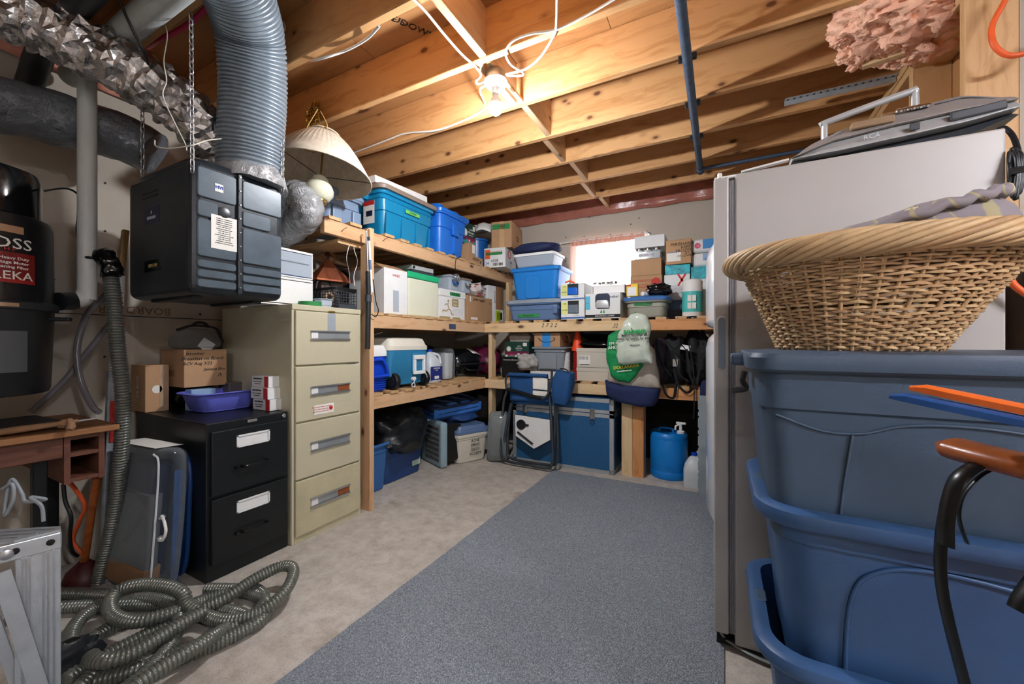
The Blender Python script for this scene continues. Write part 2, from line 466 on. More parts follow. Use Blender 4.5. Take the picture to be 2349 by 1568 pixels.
# carpet runner
b = B(); n = 70
cx0, cx1, cy0, cy1 = -1.285, .012, -1.6, 3.215
def ce(t, k): return .006 * mn.noise(V((t * 40, k, 0))) + .003 * mn.noise(V((t * 160, k, 5)))
ring = [(cx0 + ce(i / n, 1), cy0 + (cy1 - cy0) * i / n) for i in range(n)] + [(cx0 + (cx1 - cx0) * i / 24, cy1 + ce(i / 24, 2) + .02 * i / 24) for i in range(24)] + \
       [(cx1 + ce(i / n, 3), cy1 - (cy1 - cy0) * i / n) for i in range(n)] + [(cx1 - (cx1 - cx0) * i / 24, cy0 + ce(i / 24, 4)) for i in range(24)]
ring.reverse()
b.loft([[(x, y, .0008) for x, y in ring], [(x, y, .009) for x, y in ring]])
tag(b.done('carpet_runner', 'carpet_pile'), 'long blue-grey loop pile carpet runner on the concrete floor', 'carpet')
# bare bulb and its box on the ceiling
def lamp(loc, label, power, tint):
    t = thing('ceiling_light', label, 'light', loc)
    B().lathe([(.048, .0), (.05, .002), (.05, .045), (.046, .05)], 20).done('junction_box', 'steel', t, smooth=40)
    B().lathe([(.02, -.03), (.045, -.024), (.058, -.008), (.06, 0), (.05, .002)], 28).done('lamp_holder', 'white', t, smooth=50)
    B().lathe([(.018, -.062), (.019, -.03), (.014, -.029)], 16).done('socket', 'white', t, smooth=40)
    e = mat('bulb_glow_' + str(int(power)), tint, .3, var=0, emit=power)
    B().lathe([(.002, -.165), (.018, -.161), (.028, -.15), (.0335, -.132), (.0325, -.115)], 20).done('bulb', e, t, smooth=80)
    B().lathe([(.032, -.1148), (.024, -.09), (.016, -.076), (.0135, -.062)], 20).done('bulb_base', 'white', t, smooth=80)
    return t
LB = at(1137, 190, Z=2.415)
lamp((LB.x, LB.y, 2.42), 'bare glowing bulb in a white ceiling holder between the joists', BULB, '#f6f9ff')
board('lamp_bracket', ceil, LB.x - .012, JY[11] + .019, 2.47, LB.x + .012, JY[12] - .019, 2.49, 'pine_pale')
def fill_light(loc, label, k):  # made-up fixture out of view, added to brighten the foreground
    t = thing('fill_light', label, 'light', loc)
    B().box(-.62, -.07, .0, .62, .07, .045).done('housing', 'white', t, bevel=.01)
    e = mat('fill_tube_glow_%d' % (k * 100), '#f3f5ff', .3, var=0, emit=FILL_TUBES * k)
    for y in (-.035, .035): B().tube([(-.6, y, -.025), (.6, y, -.025)], .013, 12).done('tube', e, t, smooth=60)
    for x in (-.605, .605): B().box(x - .012, -.055, -.045, x + .012, .055, 0).done('tube_socket', 'white', t)
fill_light((.3, -1.7, 2.42), 'added twin-tube fill light on the joists behind the viewpoint', .45)
fill_light((2.2, -.3, 2.42), 'added twin-tube fill light on the joists to the right of the viewpoint', 2.2)
# ---------------------------------------------------------------- shelving
Z0, Z1, Z2 = .769, 1.325, 1.885          # tops of the slats
sh = thing('storage_shelf', 'tall timber storage shelf of slats along the left wall', 'shelf', (-2.4, 2.9, 0))
for z, y0, y1 in ((.66, 1.925, 3.399), (1.215, 1.925, 3.399), (1.775, 1.574, 4.0)):
    board('beam', sh, -2.128, y0, z, -2.09, y1, z + .089, 'pine_shelf')
    board('beam', sh, XL + .012, y0, z, XL + .05, 3.98, z + .089, 'pine_shelf')
board('post', sh, -2.139, 1.884, 0, -2.05, 1.922, 1.875, 'pine_shelf')
board('post', sh, XL + .052, 1.60, 0, XL + .09, 1.689, 1.864, 'pine_red')
board('post', sh, -2.088, 3.83, 1.327, -2.05, 3.90, 1.774, 'pine_pale')
board('shelf_board', sh, XL + .06, 1.70, 1.745, -2.13, 1.882, 1.773, 'slat')
for z, y0, y1, st in ((.749, 1.95, 3.39, .152), (1.305, 1.95, 3.39, .137), (1.865, 1.60, 3.95, .152)):
    y = y0
    while y < y1 - .05:
        w = .09 + random.uniform(-.006, .004)
        if not (z > 1.8 and 1.80 < y < 1.93):
            board('slat', sh, XL + .03, y, z, -2.083 + random.uniform(-.006, .006), y + w, z + .019, 'slat')
        y += st + random.uniform(-.006, .006)
decal(sh, 'ink_stain', mat('navy_stain', '#3d4a68', .8, var=.5, vs=60), -.22, 1.232, -.12, 1.278, .311, 'r').location = (0, .12, 0)
for u, v in ((783, 530), (878, 552)):
    p = at(u, v, X=-2.088) - V(sh.location)
    B().tube([p, p + V((.03, 0, .012)), p + V((.04, .01, .02))], .0018, 6).done('nail', 'screw', sh)
bs = thing('storage_shelf', 'low timber storage shelf of slats along the back wall', 'shelf', (-1, 3.7, 0))
for z, m1, m2, xs in ((1.215, 'pine_pale', 'pine_red', -.60), (.66, 'pine_pale', 'pine_red', -.62)):
    board('beam', bs, -2.11, 3.40, z, xs, 3.438, z + .089, m1)
    board('beam', bs, xs + .002, 3.402, z, .12, 3.44, z + .089, m2)
    board('beam', bs, -2.08, 3.965, z, .12, YB - .012, z + .089, 'pine_shelf')
    x = -2.03
    while x < .05:
        w = .088 + random.uniform(-.006, .012)
        board('slat', bs, x, 3.405, z + .09, x + w, 3.99, z + .109, 'slat')
        x += .158 + random.uniform(-.012, .012)
board('post', bs, -.738, 3.392, 0, -.649, 3.43, .658, 'pine_pale'); board('post', bs, -.647, 3.388, 0, -.558, 3.426, .658, 'pine_red')
board('post', bs, -.60, 3.44, 0, -.562, 3.529, .658, 'pine_shelf')
board('post', bs, -2.078, 3.441, 0, -2.04, 3.53, 1.214, 'pine_pale')
board('post', bs, .05, 3.441, 0, .088, 3.53, 1.214, 'pine_red')
text(bs, '2 7 2 2', .05, 'ink', at(1259, 746, Y=3.399) - V(bs.location), sx=1.1, shear=.3)
text(bs, '.32', .05, 'ink', at(1410, 747, Y=3.399) - V(bs.location), sx=.8, shear=.3)
# ---------------------------------------------------------------- tan filing cabinet
def ly(u, X): return at(u, CY, X=X).y
mat('tan_steel', '#c4bea2', .45, .1, .05, vs=3, bump=.05)
mat('tan_dirty', '#bdb696', .5, .1, .14, vs=5)
mat('grey_plate', '#9aa0a2', .4, .4, .1); mat('rust_card', '#8d4a24', .7, var=.15)
XF = -2.082; y0, y1 = ly(669, XF), ly(827, XF); yc = (y0 + y1) / 2; w = y1 - y0
fc = thing('filing_cabinet', 'tall tan four-drawer steel filing cabinet beside the shelf post', 'cabinet', (XF, yc, 0), 90)
b = B().box(-w / 2, .006, 0, w / 2, .70, 1.33)
b.done('body', 'tan_steel', fc, bevel=.004)
for x0, x1 in ((-w / 2, -w / 2 + .014), (w / 2 - .014, w / 2)):
    B().box(x0, 0, .0, x1, .008, 1.30).done('frame_stile', 'tan_steel', fc, bevel=.002)
B().box(-w / 2, -.004, 1.30, w / 2, .01, 1.33).done('top_rail', 'tan_steel', fc, bevel=.003)
B().box(-w / 2 + .014, -.002, 0, w / 2 - .014, .008, .036).done('kick_plate', 'tan_dirty', fc, bevel=.002)
fy = lambda u: ly(u, XF) - yc
for k, (zb, zt, p0, p1) in enumerate(((.991, 1.294, 1.131, 1.187), (.675, .981, .812, .866), (.355, .665, .492, .548), (.04, .345, .172, .228))):
    dr = B().box(-w / 2 + .016, -.014, zb, w / 2 - .016, .006, zt).done('drawer', 'tan_dirty' if k == 3 else 'tan_steel', fc, bevel=.004)
    a0, a1 = fy(709), fy(798)
    B().box(a0, -.0155, p0 + .01, a1, -.013, p1 - .01).done('pull_recess', 'grey_plate', dr)
    for z in (p0, p1 - .009): B().box(a0 - .002, -.024, z, a1 + .002, -.0135, z + .009).done('pull_rail', 'steel', dr, bevel=.002)
    B().box(a0 + .003, -.0175, p0 + .011, a0 + .045, -.0157, p1 - .011).done('card_insert', 'white_card', dr)
    if k in (1, 3): B().box(a1 - .085, -.0175, p0 + .011, a1 - .004, -.0157, p1 - .011).done('card_insert', 'rust_card', dr)
    if k == 0:
        decal(dr, 'tape_strip', mat('grey_tape', '#98a0a6', .4, var=.1), fy(748), p1, fy(766), 1.291, -.0142)
        B().box(fy(752), -.018, 1.296, fy(764), -.004, 1.306).done('lock', 'brass', dr, bevel=.001)
    if k == 1:
        decal(dr, 'sticker', 'paper', fy(717), .70, fy(762), .755, -.0142)
        for j, s_ in enumerate(("I'm not sure what I wanted", 'to be when I grew up,', 'but I know it wasn\'t this')):
            text(dr, s_, .011, 'red_ink', (fy(717) + .045, -.0157, .742 - .013 * j))
        B().lathe([(.014, 0), (.012, .002), (.004, .004)], 7, Matrix.Translation((fy(762) - .02, -.0152, .728)) @ Matrix.Rotation(R(90), 4, 'X')).done('sticker_emblem', 'red', dr)
B().box(fy(796), -.016, .984, fy(812), -.004, .990).done('badge', 'steel', fc)
# ---------------------------------------------------------------- black filing cabinet
mat('black_steel', '#16191b', .38, .15, .15, vs=20)
XK = -2.095; y0, y1 = ly(474, XK), ly(662, XK); yc2 = (y0 + y1) / 2; w = y1 - y0
bc = thing('filing_cabinet', 'low black two-drawer steel filing cabinet next to the tan one', 'cabinet', (XK, yc2, 0), 90)
B().box(-w / 2, .006, 0, w / 2, .72, .74).done('body', 'black_steel', bc, bevel=.004)
fk = lambda u: ly(u, XK) - yc2
for k, (zb, zt) in enumerate(((.40, .70), (.08, .384))):
    dr = B().box(-w / 2 + .016, -.012, zb, w / 2 - .012, .007, zt).done('drawer', 'black_steel', bc, bevel=.004)
    zc = zb + .205
    hl = B()
    a0, a1 = fk(539), fk(615)
    for q in ((a0, zc, a1, zc + .008), (a0, zc + .052, a1, zc + .06), (a0, zc, a0 + .008, zc + .06), (a1 - .008, zc, a1, zc + .06)):
        hl.box(q[0], -.018, q[1], q[2], -.0115, q[3])
    hl.done('label_frame', 'white_card', dr, bevel=.001)
    B().box(a0 + .009, -.0135, zc + .009, a1 - .009, -.0122, zc + .051).done('label_card', 'white_card', dr)
    a0, a1 = fk(549), fk(607)
    B().tube(smooth_path([(a0, -.012, zb + .113), (a0 + .004, -.036, zb + .113), (a0 + .02, -.042, zb + .113), (a1 - .02, -.042, zb + .113), (a1 - .004, -.036, zb + .113), (a1, -.012, zb + .113)], 4), .0065, 10).done('handle', 'black_gloss', dr, smooth=60)
    B().box(a0 - .028, -.026, zb + .105, a0 - .008, -.0115, zb + .118).done('thumb_latch', 'black_gloss', dr, bevel=.002)
B().box(fk(568), -.001, .716, fk(590), .007, .730).done('badge', 'steel', bc, bevel=.002)
B().lathe([(.011, 0), (.011, .012), (.008, .014)], 16, Matrix.Translation((fk(651), .007, .722)) @ Matrix.Rotation(R(90), 4, 'X')).done('lock', 'chrome', bc, smooth=40)
# ---------------------------------------------------------------- grey upright freezer
mat('appliance_grey', '#b5b2ae', .4, .05, .03, vs=2, bump=.05, bs=400); mat('appliance_white', '#e4e8ec', .12, 0, .02)
mat('gasket', '#8b8a90', .5); mat('foot_grey', '#9aa3a3', .4, .5)
FY = 1.64; fx0 = at(1637, CY, Y=FY).x; fxd = at(1672, CY, Y=FY).x; fxs = at(1686, CY, Y=FY).x; fx1 = at(2309, CY, Y=FY).x
fz = at(1692, 397, Y=FY).z
fr = thing('upright_freezer', 'tall grey upright freezer with its side towards the viewer', 'freezer', (fxs, FY, 0))
B().box(0, 0, .026, fx1 - fxs, .70, fz).done('body', 'appliance_grey', fr, bevel=.006)
dx = fx0 - fxs
dr = B().box(dx, .0, .055, fxd - fxs, .70, fz - .005).done('door', 'appliance_grey', fr, bevel=.006)
for k in range(3):
    q = fxd - fxs + .002 + k * .006
    B().box(q, .006, .06, q + .0045, .694, fz - .02).done('gasket', 'gasket', dr)
q0, q1 = at(1644, CY, Y=FY).x - fxs, at(1669, CY, Y=FY).x - fxs; z0, z1 = at(1655, 850, Y=FY).z, at(1655, 725, Y=FY).z
mx = Matrix.Translation(((q0 + q1) / 2, 0, (z0 + z1) / 2)) @ Matrix.Rotation(R(90), 4, 'X')
ww, hh = q1 - q0, z1 - z0
b = B(); b.loft([rr(ww, hh, .016, .0), rr(ww, hh, .016, .004), rr(ww - .008, hh - .008, .012, .005), rr(ww - .014, hh - .014, .011, .001)], False, False, mx=mx)
b.done('grip_frame', 'appliance_grey', dr, smooth=50)
B().loft([rr(ww - .013, hh - .013, .011, .0006), rr(ww - .013, hh - .013, .011, .0012)], mx=mx).done('grip_recess', mat('grip_blue', '#7f8fa0', .4), dr)
B().box(dx + .002, .02, fz - .005, .10, .07, fz + .006).done('hinge_cover', 'white', fr, bevel=.004)
B().lathe([(.008, 0), (.008, .016), (.006, .018)], 16, Matrix.Translation((dx + .02, .012, fz - .004))).done('hinge_pin', 'white', fr, smooth=40)
B().bar((.02, .004, fz + .002), (.16, .004, fz + .016), .02, .006).done('hinge_wing', 'white', fr)
B().tube(smooth_path([(dx + .02, .03, .045), (dx + .045, .02, .024), (.06, -.012, .018), (.17, -.02, .012)], 5), .007, 8, flat=.6).done('hinge_bracket', 'foot_grey', fr, smooth=60)
B().box(dx + .01, .015, 0.0095, fx1 - fxs - .02, .68, .03).done('base', 'black', fr)
# white fridge with bowed doors behind it
f2 = thing('refrigerator', 'white two-door refrigerator with bowed glossy doors beyond the grey freezer', 'refrigerator', (.06, 2.42, 0))
B().box(.03, 0, .03, .68, .70, 1.72).done('body', 'appliance_white', f2, bevel=.01)
B().box(.05, .02, 0, .66, .68, .03).done('base', 'black', f2)
def bowed(z0, z1):
    b = B(); n = 14; rings = []
    prof = [(0, z0 + .0), (.72, z0 + .001), (.9, z0 + .012), (1.0, z0 + .04)] + [(1.0, z1 - .10)] + [(.9, z1 - .045), (.7, z1 - .016), (.3, z1)]
    for s_, z in prof:
        ring = [(-.0, .69, z), (-.0, .01, z)]
        for k in range(n + 1):
            y = .01 + .68 * k / n
            ring.append((-.03 - s_ * (.035 + .095 * math.sin(PI * (.1 + .8 * k / n)) ** .8), y, z))
        rings.append(ring[::-1])
    return b.loft(rings)
for z0, z1 in ((.10, 1.185), (1.205, 1.71)):
    bowed(z0, z1).done('door', 'appliance_white', f2, (.02, 0, 0), smooth=50)
# grey slotted metal panel leaning by the fridge
p = at(1601, 1133, Z=0)
b = B(); pts = [(0, 0)]
z = .02
while z < .70:
    pts += [(0, z), (.006, z + .003), (.006, z + .02), (0, z + .023)]; z += .047 + (.04 if int(z * 20) % 3 == 0 else 0)
pts += [(0, .725), (.30, .725), (.30, 0)]
b.prism([(x, y) for x, y in pts[::-1]], .03, Matrix.Rotation(R(90), 4, 'X'))
tag(b.done('metal_panel', mat('panel_grey', '#9aa5aa', .45, .2), None, (p.x, p.y + .03, 0), bevel=0), 'grey sheet-metal panel with a notched edge standing by the white refrigerator', 'panel')
# ---------------------------------------------------------------- ventilator hanging on chains, ducts
def proj(p):
    p = V(p) - V((0, 0, H)); f = -_s * p.x + _c * p.y; r = _c * p.x + _s * p.y
    return CX + FPX * r / f, CY - FPX * p.z / f
def D(u, v, d): return at(u, v, D=d)
mat('hrv_black', '#23282d', .33, var=.2, vs=14, bump=.1, bs=30); mat('hrv_panel_lit', '#4c5963', .32, var=.22, vs=9, bump=.08, bs=25)  # front panels paler than the body: the bulb's bluish reflection is painted in
mat('navy', '#16203c', .4, var=.1); mat('gold_ink', '#b39a5a', .5, var=0); mat('pale_ink', '#c9ccd0', .6, var=0)
HX = -1.85; y0, y1 = ly(436, HX), ly(652, HX); hyc = (y0 + y1) / 2; w = y1 - y0
hz0, hz1 = at(427, 670, X=HX).z, at(436, 356, X=HX).z; h = hz1 - hz0; d = .57
hv = thing('air_exchanger', 'black ventilation unit hanging on chains from the joists', 'ventilator', (HX, hyc, hz0), 90)
B().box(-w / 2, 0, 0, w / 2, d, h).done('body', 'hrv_black', hv, bevel=.035, seg=4)
B().loft([rr(w - .03, d - .03, .06, h - .01), rr(w - .04, d - .05, .06, h + .012), rr(w - .12, d - .16, .06, h + .022)]).done('lid', 'hrv_black', hv, (0, d / 2, 0), smooth=60)
fh = lambda u: ly(u, HX) - hyc
xs = fh(548)
zs = h * .70
def panel(x0, x1, z0, z1, nm):
    mx = Matrix.Translation(((x0 + x1) / 2, 0, (z0 + z1) / 2)) @ Matrix.Rotation(R(90), 4, 'X')
    ww, hh = x1 - x0, z1 - z0
    return B().loft([rr(ww, hh, .012, -.004), rr(ww, hh, .012, .004), rr(ww - .006, hh - .006, .01, .007)], mx=mx).done(nm, 'hrv_panel_lit', hv, smooth=40)
for x0, x1 in ((-w / 2 + .022, xs - .012), (xs + .012, w / 2 - .018)):
    panel(x0, x1, zs + .012, h - .03, 'lid_panel')
    lp = panel(x0, x1, h * .28, zs - .075, 'front_panel')
    for k in range(3):
        panel(x0, x1, h * .05 + k * h * .073, h * .05 + (k + 1) * h * .073 - .008, 'rib_panel')
    panel(x0, x1 - .07 if x1 < 0 else x1 - .05, zs - .066, zs, 'latch_panel')
B().box(xs - .008, -.012, .012, xs + .008, 0, h - .012).done('strap', 'hrv_black', hv, bevel=.003)
for k in range(9): B().lathe([(.004, 0), (.003, .003)], 8, Matrix.Translation((xs, -.012, .04 + k * h * .11)) @ Matrix.Rotation(R(90), 4, 'X')).done('rivet', 'steel', hv)
B().lathe([(.026, 0), (.026, .004), (.02, .006)], 20, Matrix.Translation((xs - .06, -.002, zs - .033)) @ Matrix.Rotation(R(90), 4, 'X')).done('latch_knob', 'hrv_black', hv, smooth=40)
q = decal(hv, 'rating_label', 'paper', fh(482), at(482, 568, X=HX).z - hz0, fh(541), at(482, 490, X=HX).z - hz0, -.0072)
lz = at(482, 490, X=HX).z - hz0
for k in range(13): text(q, random.choice(('model and serial number', 'volts 120  hertz 60', 'minimum clearance zero', 'certified for indoor use only', 'ventilateur recuperateur')), .0062, 'ink', ((fh(482) + fh(541)) / 2, -.0086, lz - .012 - k * .0085))
q = decal(hv, 'sticker', 'paper', fh(491), at(491, 438, X=HX).z - hz0, fh(510), at(491, 420, X=HX).z - hz0, -.0072)
text(q, 'HVI', .018, mat('blue_ink', '#2a3f92', .6, var=0).name, ((fh(491) + fh(510)) / 2, -.0086, at(500, 431, X=HX).z - hz0), bold=.0008)
# badges on the dark end
ey = lambda u: HX - at(u, CY, Y=y0).x
q = decal(hv, 'badge', 'navy', ey(366), at(350, 512, Y=y0).z - hz0, ey(330), at(350, 474, Y=y0).z - hz0, -w / 2, 'l')
bx_, bz_ = (ey(330) + ey(366)) / 2, at(348, 495, Y=y0).z - hz0
text(q, 'VENMAR', .019, 'pale_ink', (-w / 2 - .0016, bx_, bz_ - .008), 'l', sx=1.1)
text(q, 'b', .022, 'pale_ink', (-w / 2 - .0016, bx_, bz_ + .016), 'l', shear=.3)
q = decal(hv, 'badge', 'black_gloss', ey(371), at(350, 622, Y=y0).z - hz0, ey(332), at(350, 596, Y=y0).z - hz0, -w / 2, 'l')
text(q, 'HEPA 3100', .02, 'gold_ink', (-w / 2 - .0016, (ey(332) + ey(371)) / 2, at(350, 609, Y=y0).z - hz0), 'l', sx=.85)
for k in range(2): B().box(-w / 2 - .002, ey(362), h * .80 + k * .018, -w / 2 + .001, ey(328), h * .80 + k * .018 + .006).done('vent_slot', 'black', hv)
for x in (-.12, .12): B().box(x - .02, .1, -.012, x + .02, d - .1, 0).done('foot_rail', 'hrv_black', hv)
def crumple(b, amp, fr):
    for i, p in enumerate(b.v): b.v[i] = p + mn.noise_vector(p * fr) * amp
    return b
def foilduct(name, label, pts, r, pitch, m, n=32, j=.0035):
    path = resample(smooth_path(pts, 24), .016)
    b = B().tube(path, [r * (1.0 + .055 * math.cos(2 * PI * i * .016 / pitch)) for i in range(len(path))], n)
    for i, p in enumerate(b.v):
        ax = path[min(i // n, len(path) - 1)]; o = (p - ax).normalized()
        k = abs(mn.noise(p * 14)) * 1.6 + abs(mn.noise(V((p.x * 40, p.y * 40, p.z * 22)))) * .7
        b.v[i] = p + o * (.010 - .024 * k) + V((random.uniform(-j, j), random.uniform(-j, j), random.uniform(-j, j)))
    fs = []
    for f in b.f:
        if len(f) == 4: fs += [(f[0], f[1], f[2]), (f[0], f[2], f[3])] if random.random() < .5 else [(f[1], f[2], f[3]), (f[1], f[3], f[0])]
        else: fs.append(f)
    b.f = fs
    return tag(b.done(name, m, None), label, 'duct')
def flexduct(name, label, pts, r, pitch, amp, m, n=24, cr=0, fr=18, taper=None):
    path = resample(smooth_path(pts, 24), pitch / 4); N_ = len(path)
    rs = [r * (taper(i / N_) if taper else 1) + amp * (0, .8, 1, .8)[i % 4] - amp * .5 for i in range(N_)]
    b = B().tube(path, rs, n)
    if cr: crumple(b, cr, fr); crumple(b, cr * .5, fr * 3)
    return tag(b.done(name, m, None, smooth=70), label, 'duct')
m_foil('foil', '#cfccca', .26, 18, .3); m_foil('dark_sleeve', '#70757b', .28, 12, .7, .3)
mat('duct_grey', '#8c98a2', .35, .35, .1, vs=20)
flexduct('flexible_duct', 'ribbed grey flexible duct rising from the ventilation unit', [D(574, 395, 1.87), D(576, 330, 1.86), D(582, 200, 1.82), D(575, 90, 1.74), D(552, 0, 1.62), D(515, -80, 1.5), D(480, -130, 1.42)], .132, .019, .009, 'duct_grey', 36)
foilduct('foil_duct', 'crinkled silver foil duct slanting up to the left', [D(500, 350, 1.92), D(480, 312, 1.86), D(420, 250, 1.78), D(330, 185, 1.7), D(220, 120, 1.62), D(100, 55, 1.54), D(-20, 5, 1.46), D(-140, -40, 1.4)], .112, .062, 'foil')
flexduct('insulated_duct', 'dark plastic-sleeved duct running along the left wall', [D(352, 352, 1.98), D(300, 325, 1.94), D(250, 305, 1.88), D(130, 272, 1.74), D(0, 240, 1.6), D(-140, 205, 1.48)], .108, .2, .004, 'dark_sleeve', 26, .014, 9)
flexduct('insulated_duct', 'silver-sleeved duct elbow bending down behind the ventilation unit', [D(610, 520, 2.35), D(640, 470, 2.34), D(672, 448, 2.32), D(700, 462, 2.3), D(702, 492, 2.32), D(670, 520, 2.42), D(640, 540, 2.5)], .088, .03, .005, m_foil('sleeve', '#b4b6b8', .3, 14, .7, .5).name, 26, .010, 14)
# taped collars on the unit
def collar(p, r0, r1, hh, nm='foil_collar'):
    b = B().lathe([(r0, 0), (r0 * .97, hh * .4), (r1, hh), (r1 - .01, hh)], 30)
    crumple(b, .012, 14); crumple(b, .004, 60)
    q = b.done(nm, 'sleeve', hv, smooth=80); q.matrix_parent_inverse = Matrix.Identity(4)
    lp = Matrix.Rotation(R(-90), 4, 'Z') @ (V(p) - V(hv.location)); q.location = lp
c1 = D(574, 395, 1.87); collar((c1.x, c1.y, hz1 - .005), .155, .125, .09)
c2 = D(500, 350, 1.92); collar((c2.x, c2.y, hz1 - .005), .125, .10, .075)
# chains
LK = {}
def chain(label, p0, p1, L=.030, r=.0021, m='steel', wid=.0075, name='hanging_chain'):
    p0, p1 = V(p0), V(p1); t = thing(name, label, 'chain', p1)
    if (L, m) not in LK:
        pts = [(wid * math.cos(a), 0, (L / 2 - wid) * (1 if math.sin(a) >= 0 else -1) + wid * math.sin(a)) for a in [2 * PI * k / 12 for k in range(12)]]
        o = B().tube(pts, r, 5, closed=True).done('link', m, None, smooth=80); LK[(L, m)] = o.data; bpy.data.objects.remove(o)
    dv = p0 - p1; n = max(1, round(dv.length / (L * .80))); q = dv.to_track_quat('Z', 'Y')
    from mathutils import Quaternion
    for i in range(n):
        o = bpy.data.objects.new('link', LK[(L, m)]); COL.objects.link(o); o.parent = t
        o.location = dv * ((i + .5) / n); o.rotation_mode = 'QUATERNION'
        o.rotation_quaternion = q @ Quaternion((0, 0, 1), R(90 * (i % 2) + 20))
    return t
p = at(441, 395, X=HX + .012); chain('steel chain at the near corner of the ventilation unit', at(438, 30, X=p.x), p)
p = at(648, 440, X=HX + .012); chain('steel chain at the far corner of the ventilation unit', (p.x, p.y, 2.47), p)
p = V((HX - .5, y0 + .03, hz1 + .01)); chain('steel chain above the rear of the ventilation unit, half hidden by the foil duct', (p.x, p.y, 2.47), p)
# pipes and wires by the ceiling
def tubething(name, label, cat, pts, r, m, n=10, k=10, smooth=True, group=None):
    path = smooth_path(pts, k) if smooth else pts
    return tag(B().tube(path, r, n).done(name, m, None, smooth=70), label, cat, group)
tubething('drain_pipe', 'white plastic drain pipe running under the ceiling at upper left', 'pipe', [(-1.2, .71, 2.405), (-2.78, .71, 2.405)], .05, 'pvc', 20, 1, False)
tubething('drain_pipe', 'black plastic drain pipe running under the ceiling at upper left', 'pipe', [(-1.2, .575, 2.41), (-2.45, .575, 2.41), (-2.78, .575, 2.28)], .045, 'abs', 20, 4)
tubething('water_tube', 'red plastic water tube between the joists', 'pipe', [at(530, -20, Z=2.5), at(480, 14, Z=2.5), at(440, 50, Z=2.5), at(400, 75, Z=2.5), at(360, 95, Z=2.5), at(300, 135, X=-2.7)], .011, mat('pex_red', '#c2305a', .4).name)
tubething('vacuum_pipe', 'white vacuum pipe standing against the left wall', 'pipe', [D(200, 120, 1.74), D(200, 640, 1.72), D(199, 668, 1.72), D(190, 684, 1.71), D(172, 690, 1.69), D(150, 691, 1.66)], .0315, 'pvc', 18, 6)
tubething('black_wire', 'black wire hanging slantwise in front of the drain pipes', 'wire', [D(268, -10, 1.5), D(300, 60, 1.55), D(330, 120, 1.6), D(345, 165, 1.66)], .005, 'black', 8)
tubething('thin_wire', 'thin pale wire dangling down onto the ventilation unit', 'wire', [D(372, 40, 1.6), D(384, 80, 1.6), D(376, 140, 1.62), D(382, 185, 1.62), D(374, 220, 1.6), D(400, 280, 1.6), D(425, 330, 1.6), D(428, 345, 1.6)], .0022, 'off_white', 6)
tubething('thin_wire', 'thin pale wire looped across the top of the ventilation unit', 'wire', [D(355, 322, 1.62), D(358, 335, 1.6), D(390, 340, 1.59), D(440, 333, 1.6), D(475, 322, 1.66), D(508, 318, 1.7)], .0024, 'off_white', 6)
ZW = 2.463
def wire(label, pts, r=.0055): return tubething('electric_cable', label, 'cable', pts, r, 'cable', 8)
wire('white cable stapled along the blocking up to the bulb', [at(935, -15, Z=ZW), at(975, 25, Z=ZW), at(1020, 80, Z=ZW), at(1060, 125, Z=ZW), at(1090, 152, Z=ZW), at(1103, 172, Z=2.44), at(1092, 186, Z=2.43), at(1098, 192, Z=2.43), at(1118, 184, Z=2.435)])
wire('white cable coming straight down the picture to the bulb', [at(1278, -15, Z=ZW), at(1276, 60, Z=ZW), at(1270, 82, Z=ZW), at(1240, 130, Z=2.45), at(1205, 158, Z=2.44), at(1160, 170, Z=2.435)])
wire('grey-white cable curling from the right to the bulb', [at(1430, -15, Z=ZW), at(1345, 35, Z=ZW), at(1275, 68, Z=ZW), at(1215, 78, Z=ZW), at(1175, 95, Z=2.455), at(1160, 122, Z=2.45), at(1172, 148, Z=2.445), at(1198, 165, Z=2.44), at(1196, 173, Z=2.435), at(1162, 173, Z=2.435)])
wire('white cable sagging along a joist left of the bulb', [at(1112, 196, Z=2.43), at(1101, 208, Z=2.42), at(1112, 238, Y=2.002), at(1108, 252, Y=2.0), at(1060, 278, Y=2.0), at(1000, 299, Y=2.0), at(930, 306, Y=2.0), at(885, 322, Y=2.0), at(812, 350, Y=2.0)])
wire('white cable crossing under the joist near the grey duct', [at(870, 60, Y=1.195), at(840, 90, Z=2.46), at(790, 117, Z=2.455), at(725, 137, Z=2.46), at(700, 140, Y=1.6)])
wire('white wire loop beside the top of the grey duct', [at(640, 40, Y=1.19), at(652, 55, Y=1.19), at(652, 70, Y=1.19), at(640, 78, Y=1.19)], .004)
ip = at(1606, 388, Z=2.44)
g = thing('gas_pipe', 'grey-blue iron gas pipe running under the joists', 'pipe', (ip.x, ip.y, 2.44))
B().tube([(0, 0, 0), (0, -3.2, 0)], .0215, 18).done('pipe', 'pipe_iron', g, smooth=60)
B().tube([(0, .045, 0), (0, -.02, 0)], .027, 18).done('elbow', 'pipe_iron', g, smooth=60)
B().tube([(0, 0, 0), (.9, 0, 0)], .0135, 14).done('pipe', 'pipe_iron', g, smooth=60)
for y in JY[9:15]:
    if y < ip.y: B().box(-.04, -.012, 0, .04, .012, .027).done('pipe_clamp', 'abs', g, (0, y - ip.y, 0), bevel=.004)
p0, p1 = at(1800, 230, Z=2.458), at(2058, 172, Z=2.458)
g = thing('perforated_strip', 'galvanised perforated steel strip under the joists', 'strip', (p0.x, p0.y, 2.458))
dv = p1 - p0
B().bar((0, 0, 0), dv, .034, .003).done('strip', 'alu', g); B().bar(V((0, .017, -.012)), dv + V((0, .017, -.012)), .003, .024).done('flange', 'alu', g)
for k in range(16): B().lathe([(.006, -.0005), (.006, .0005)], 8).done('hole', 'black', g, dv * ((k + .5) / 16) + V((0, 0, -.0022)))
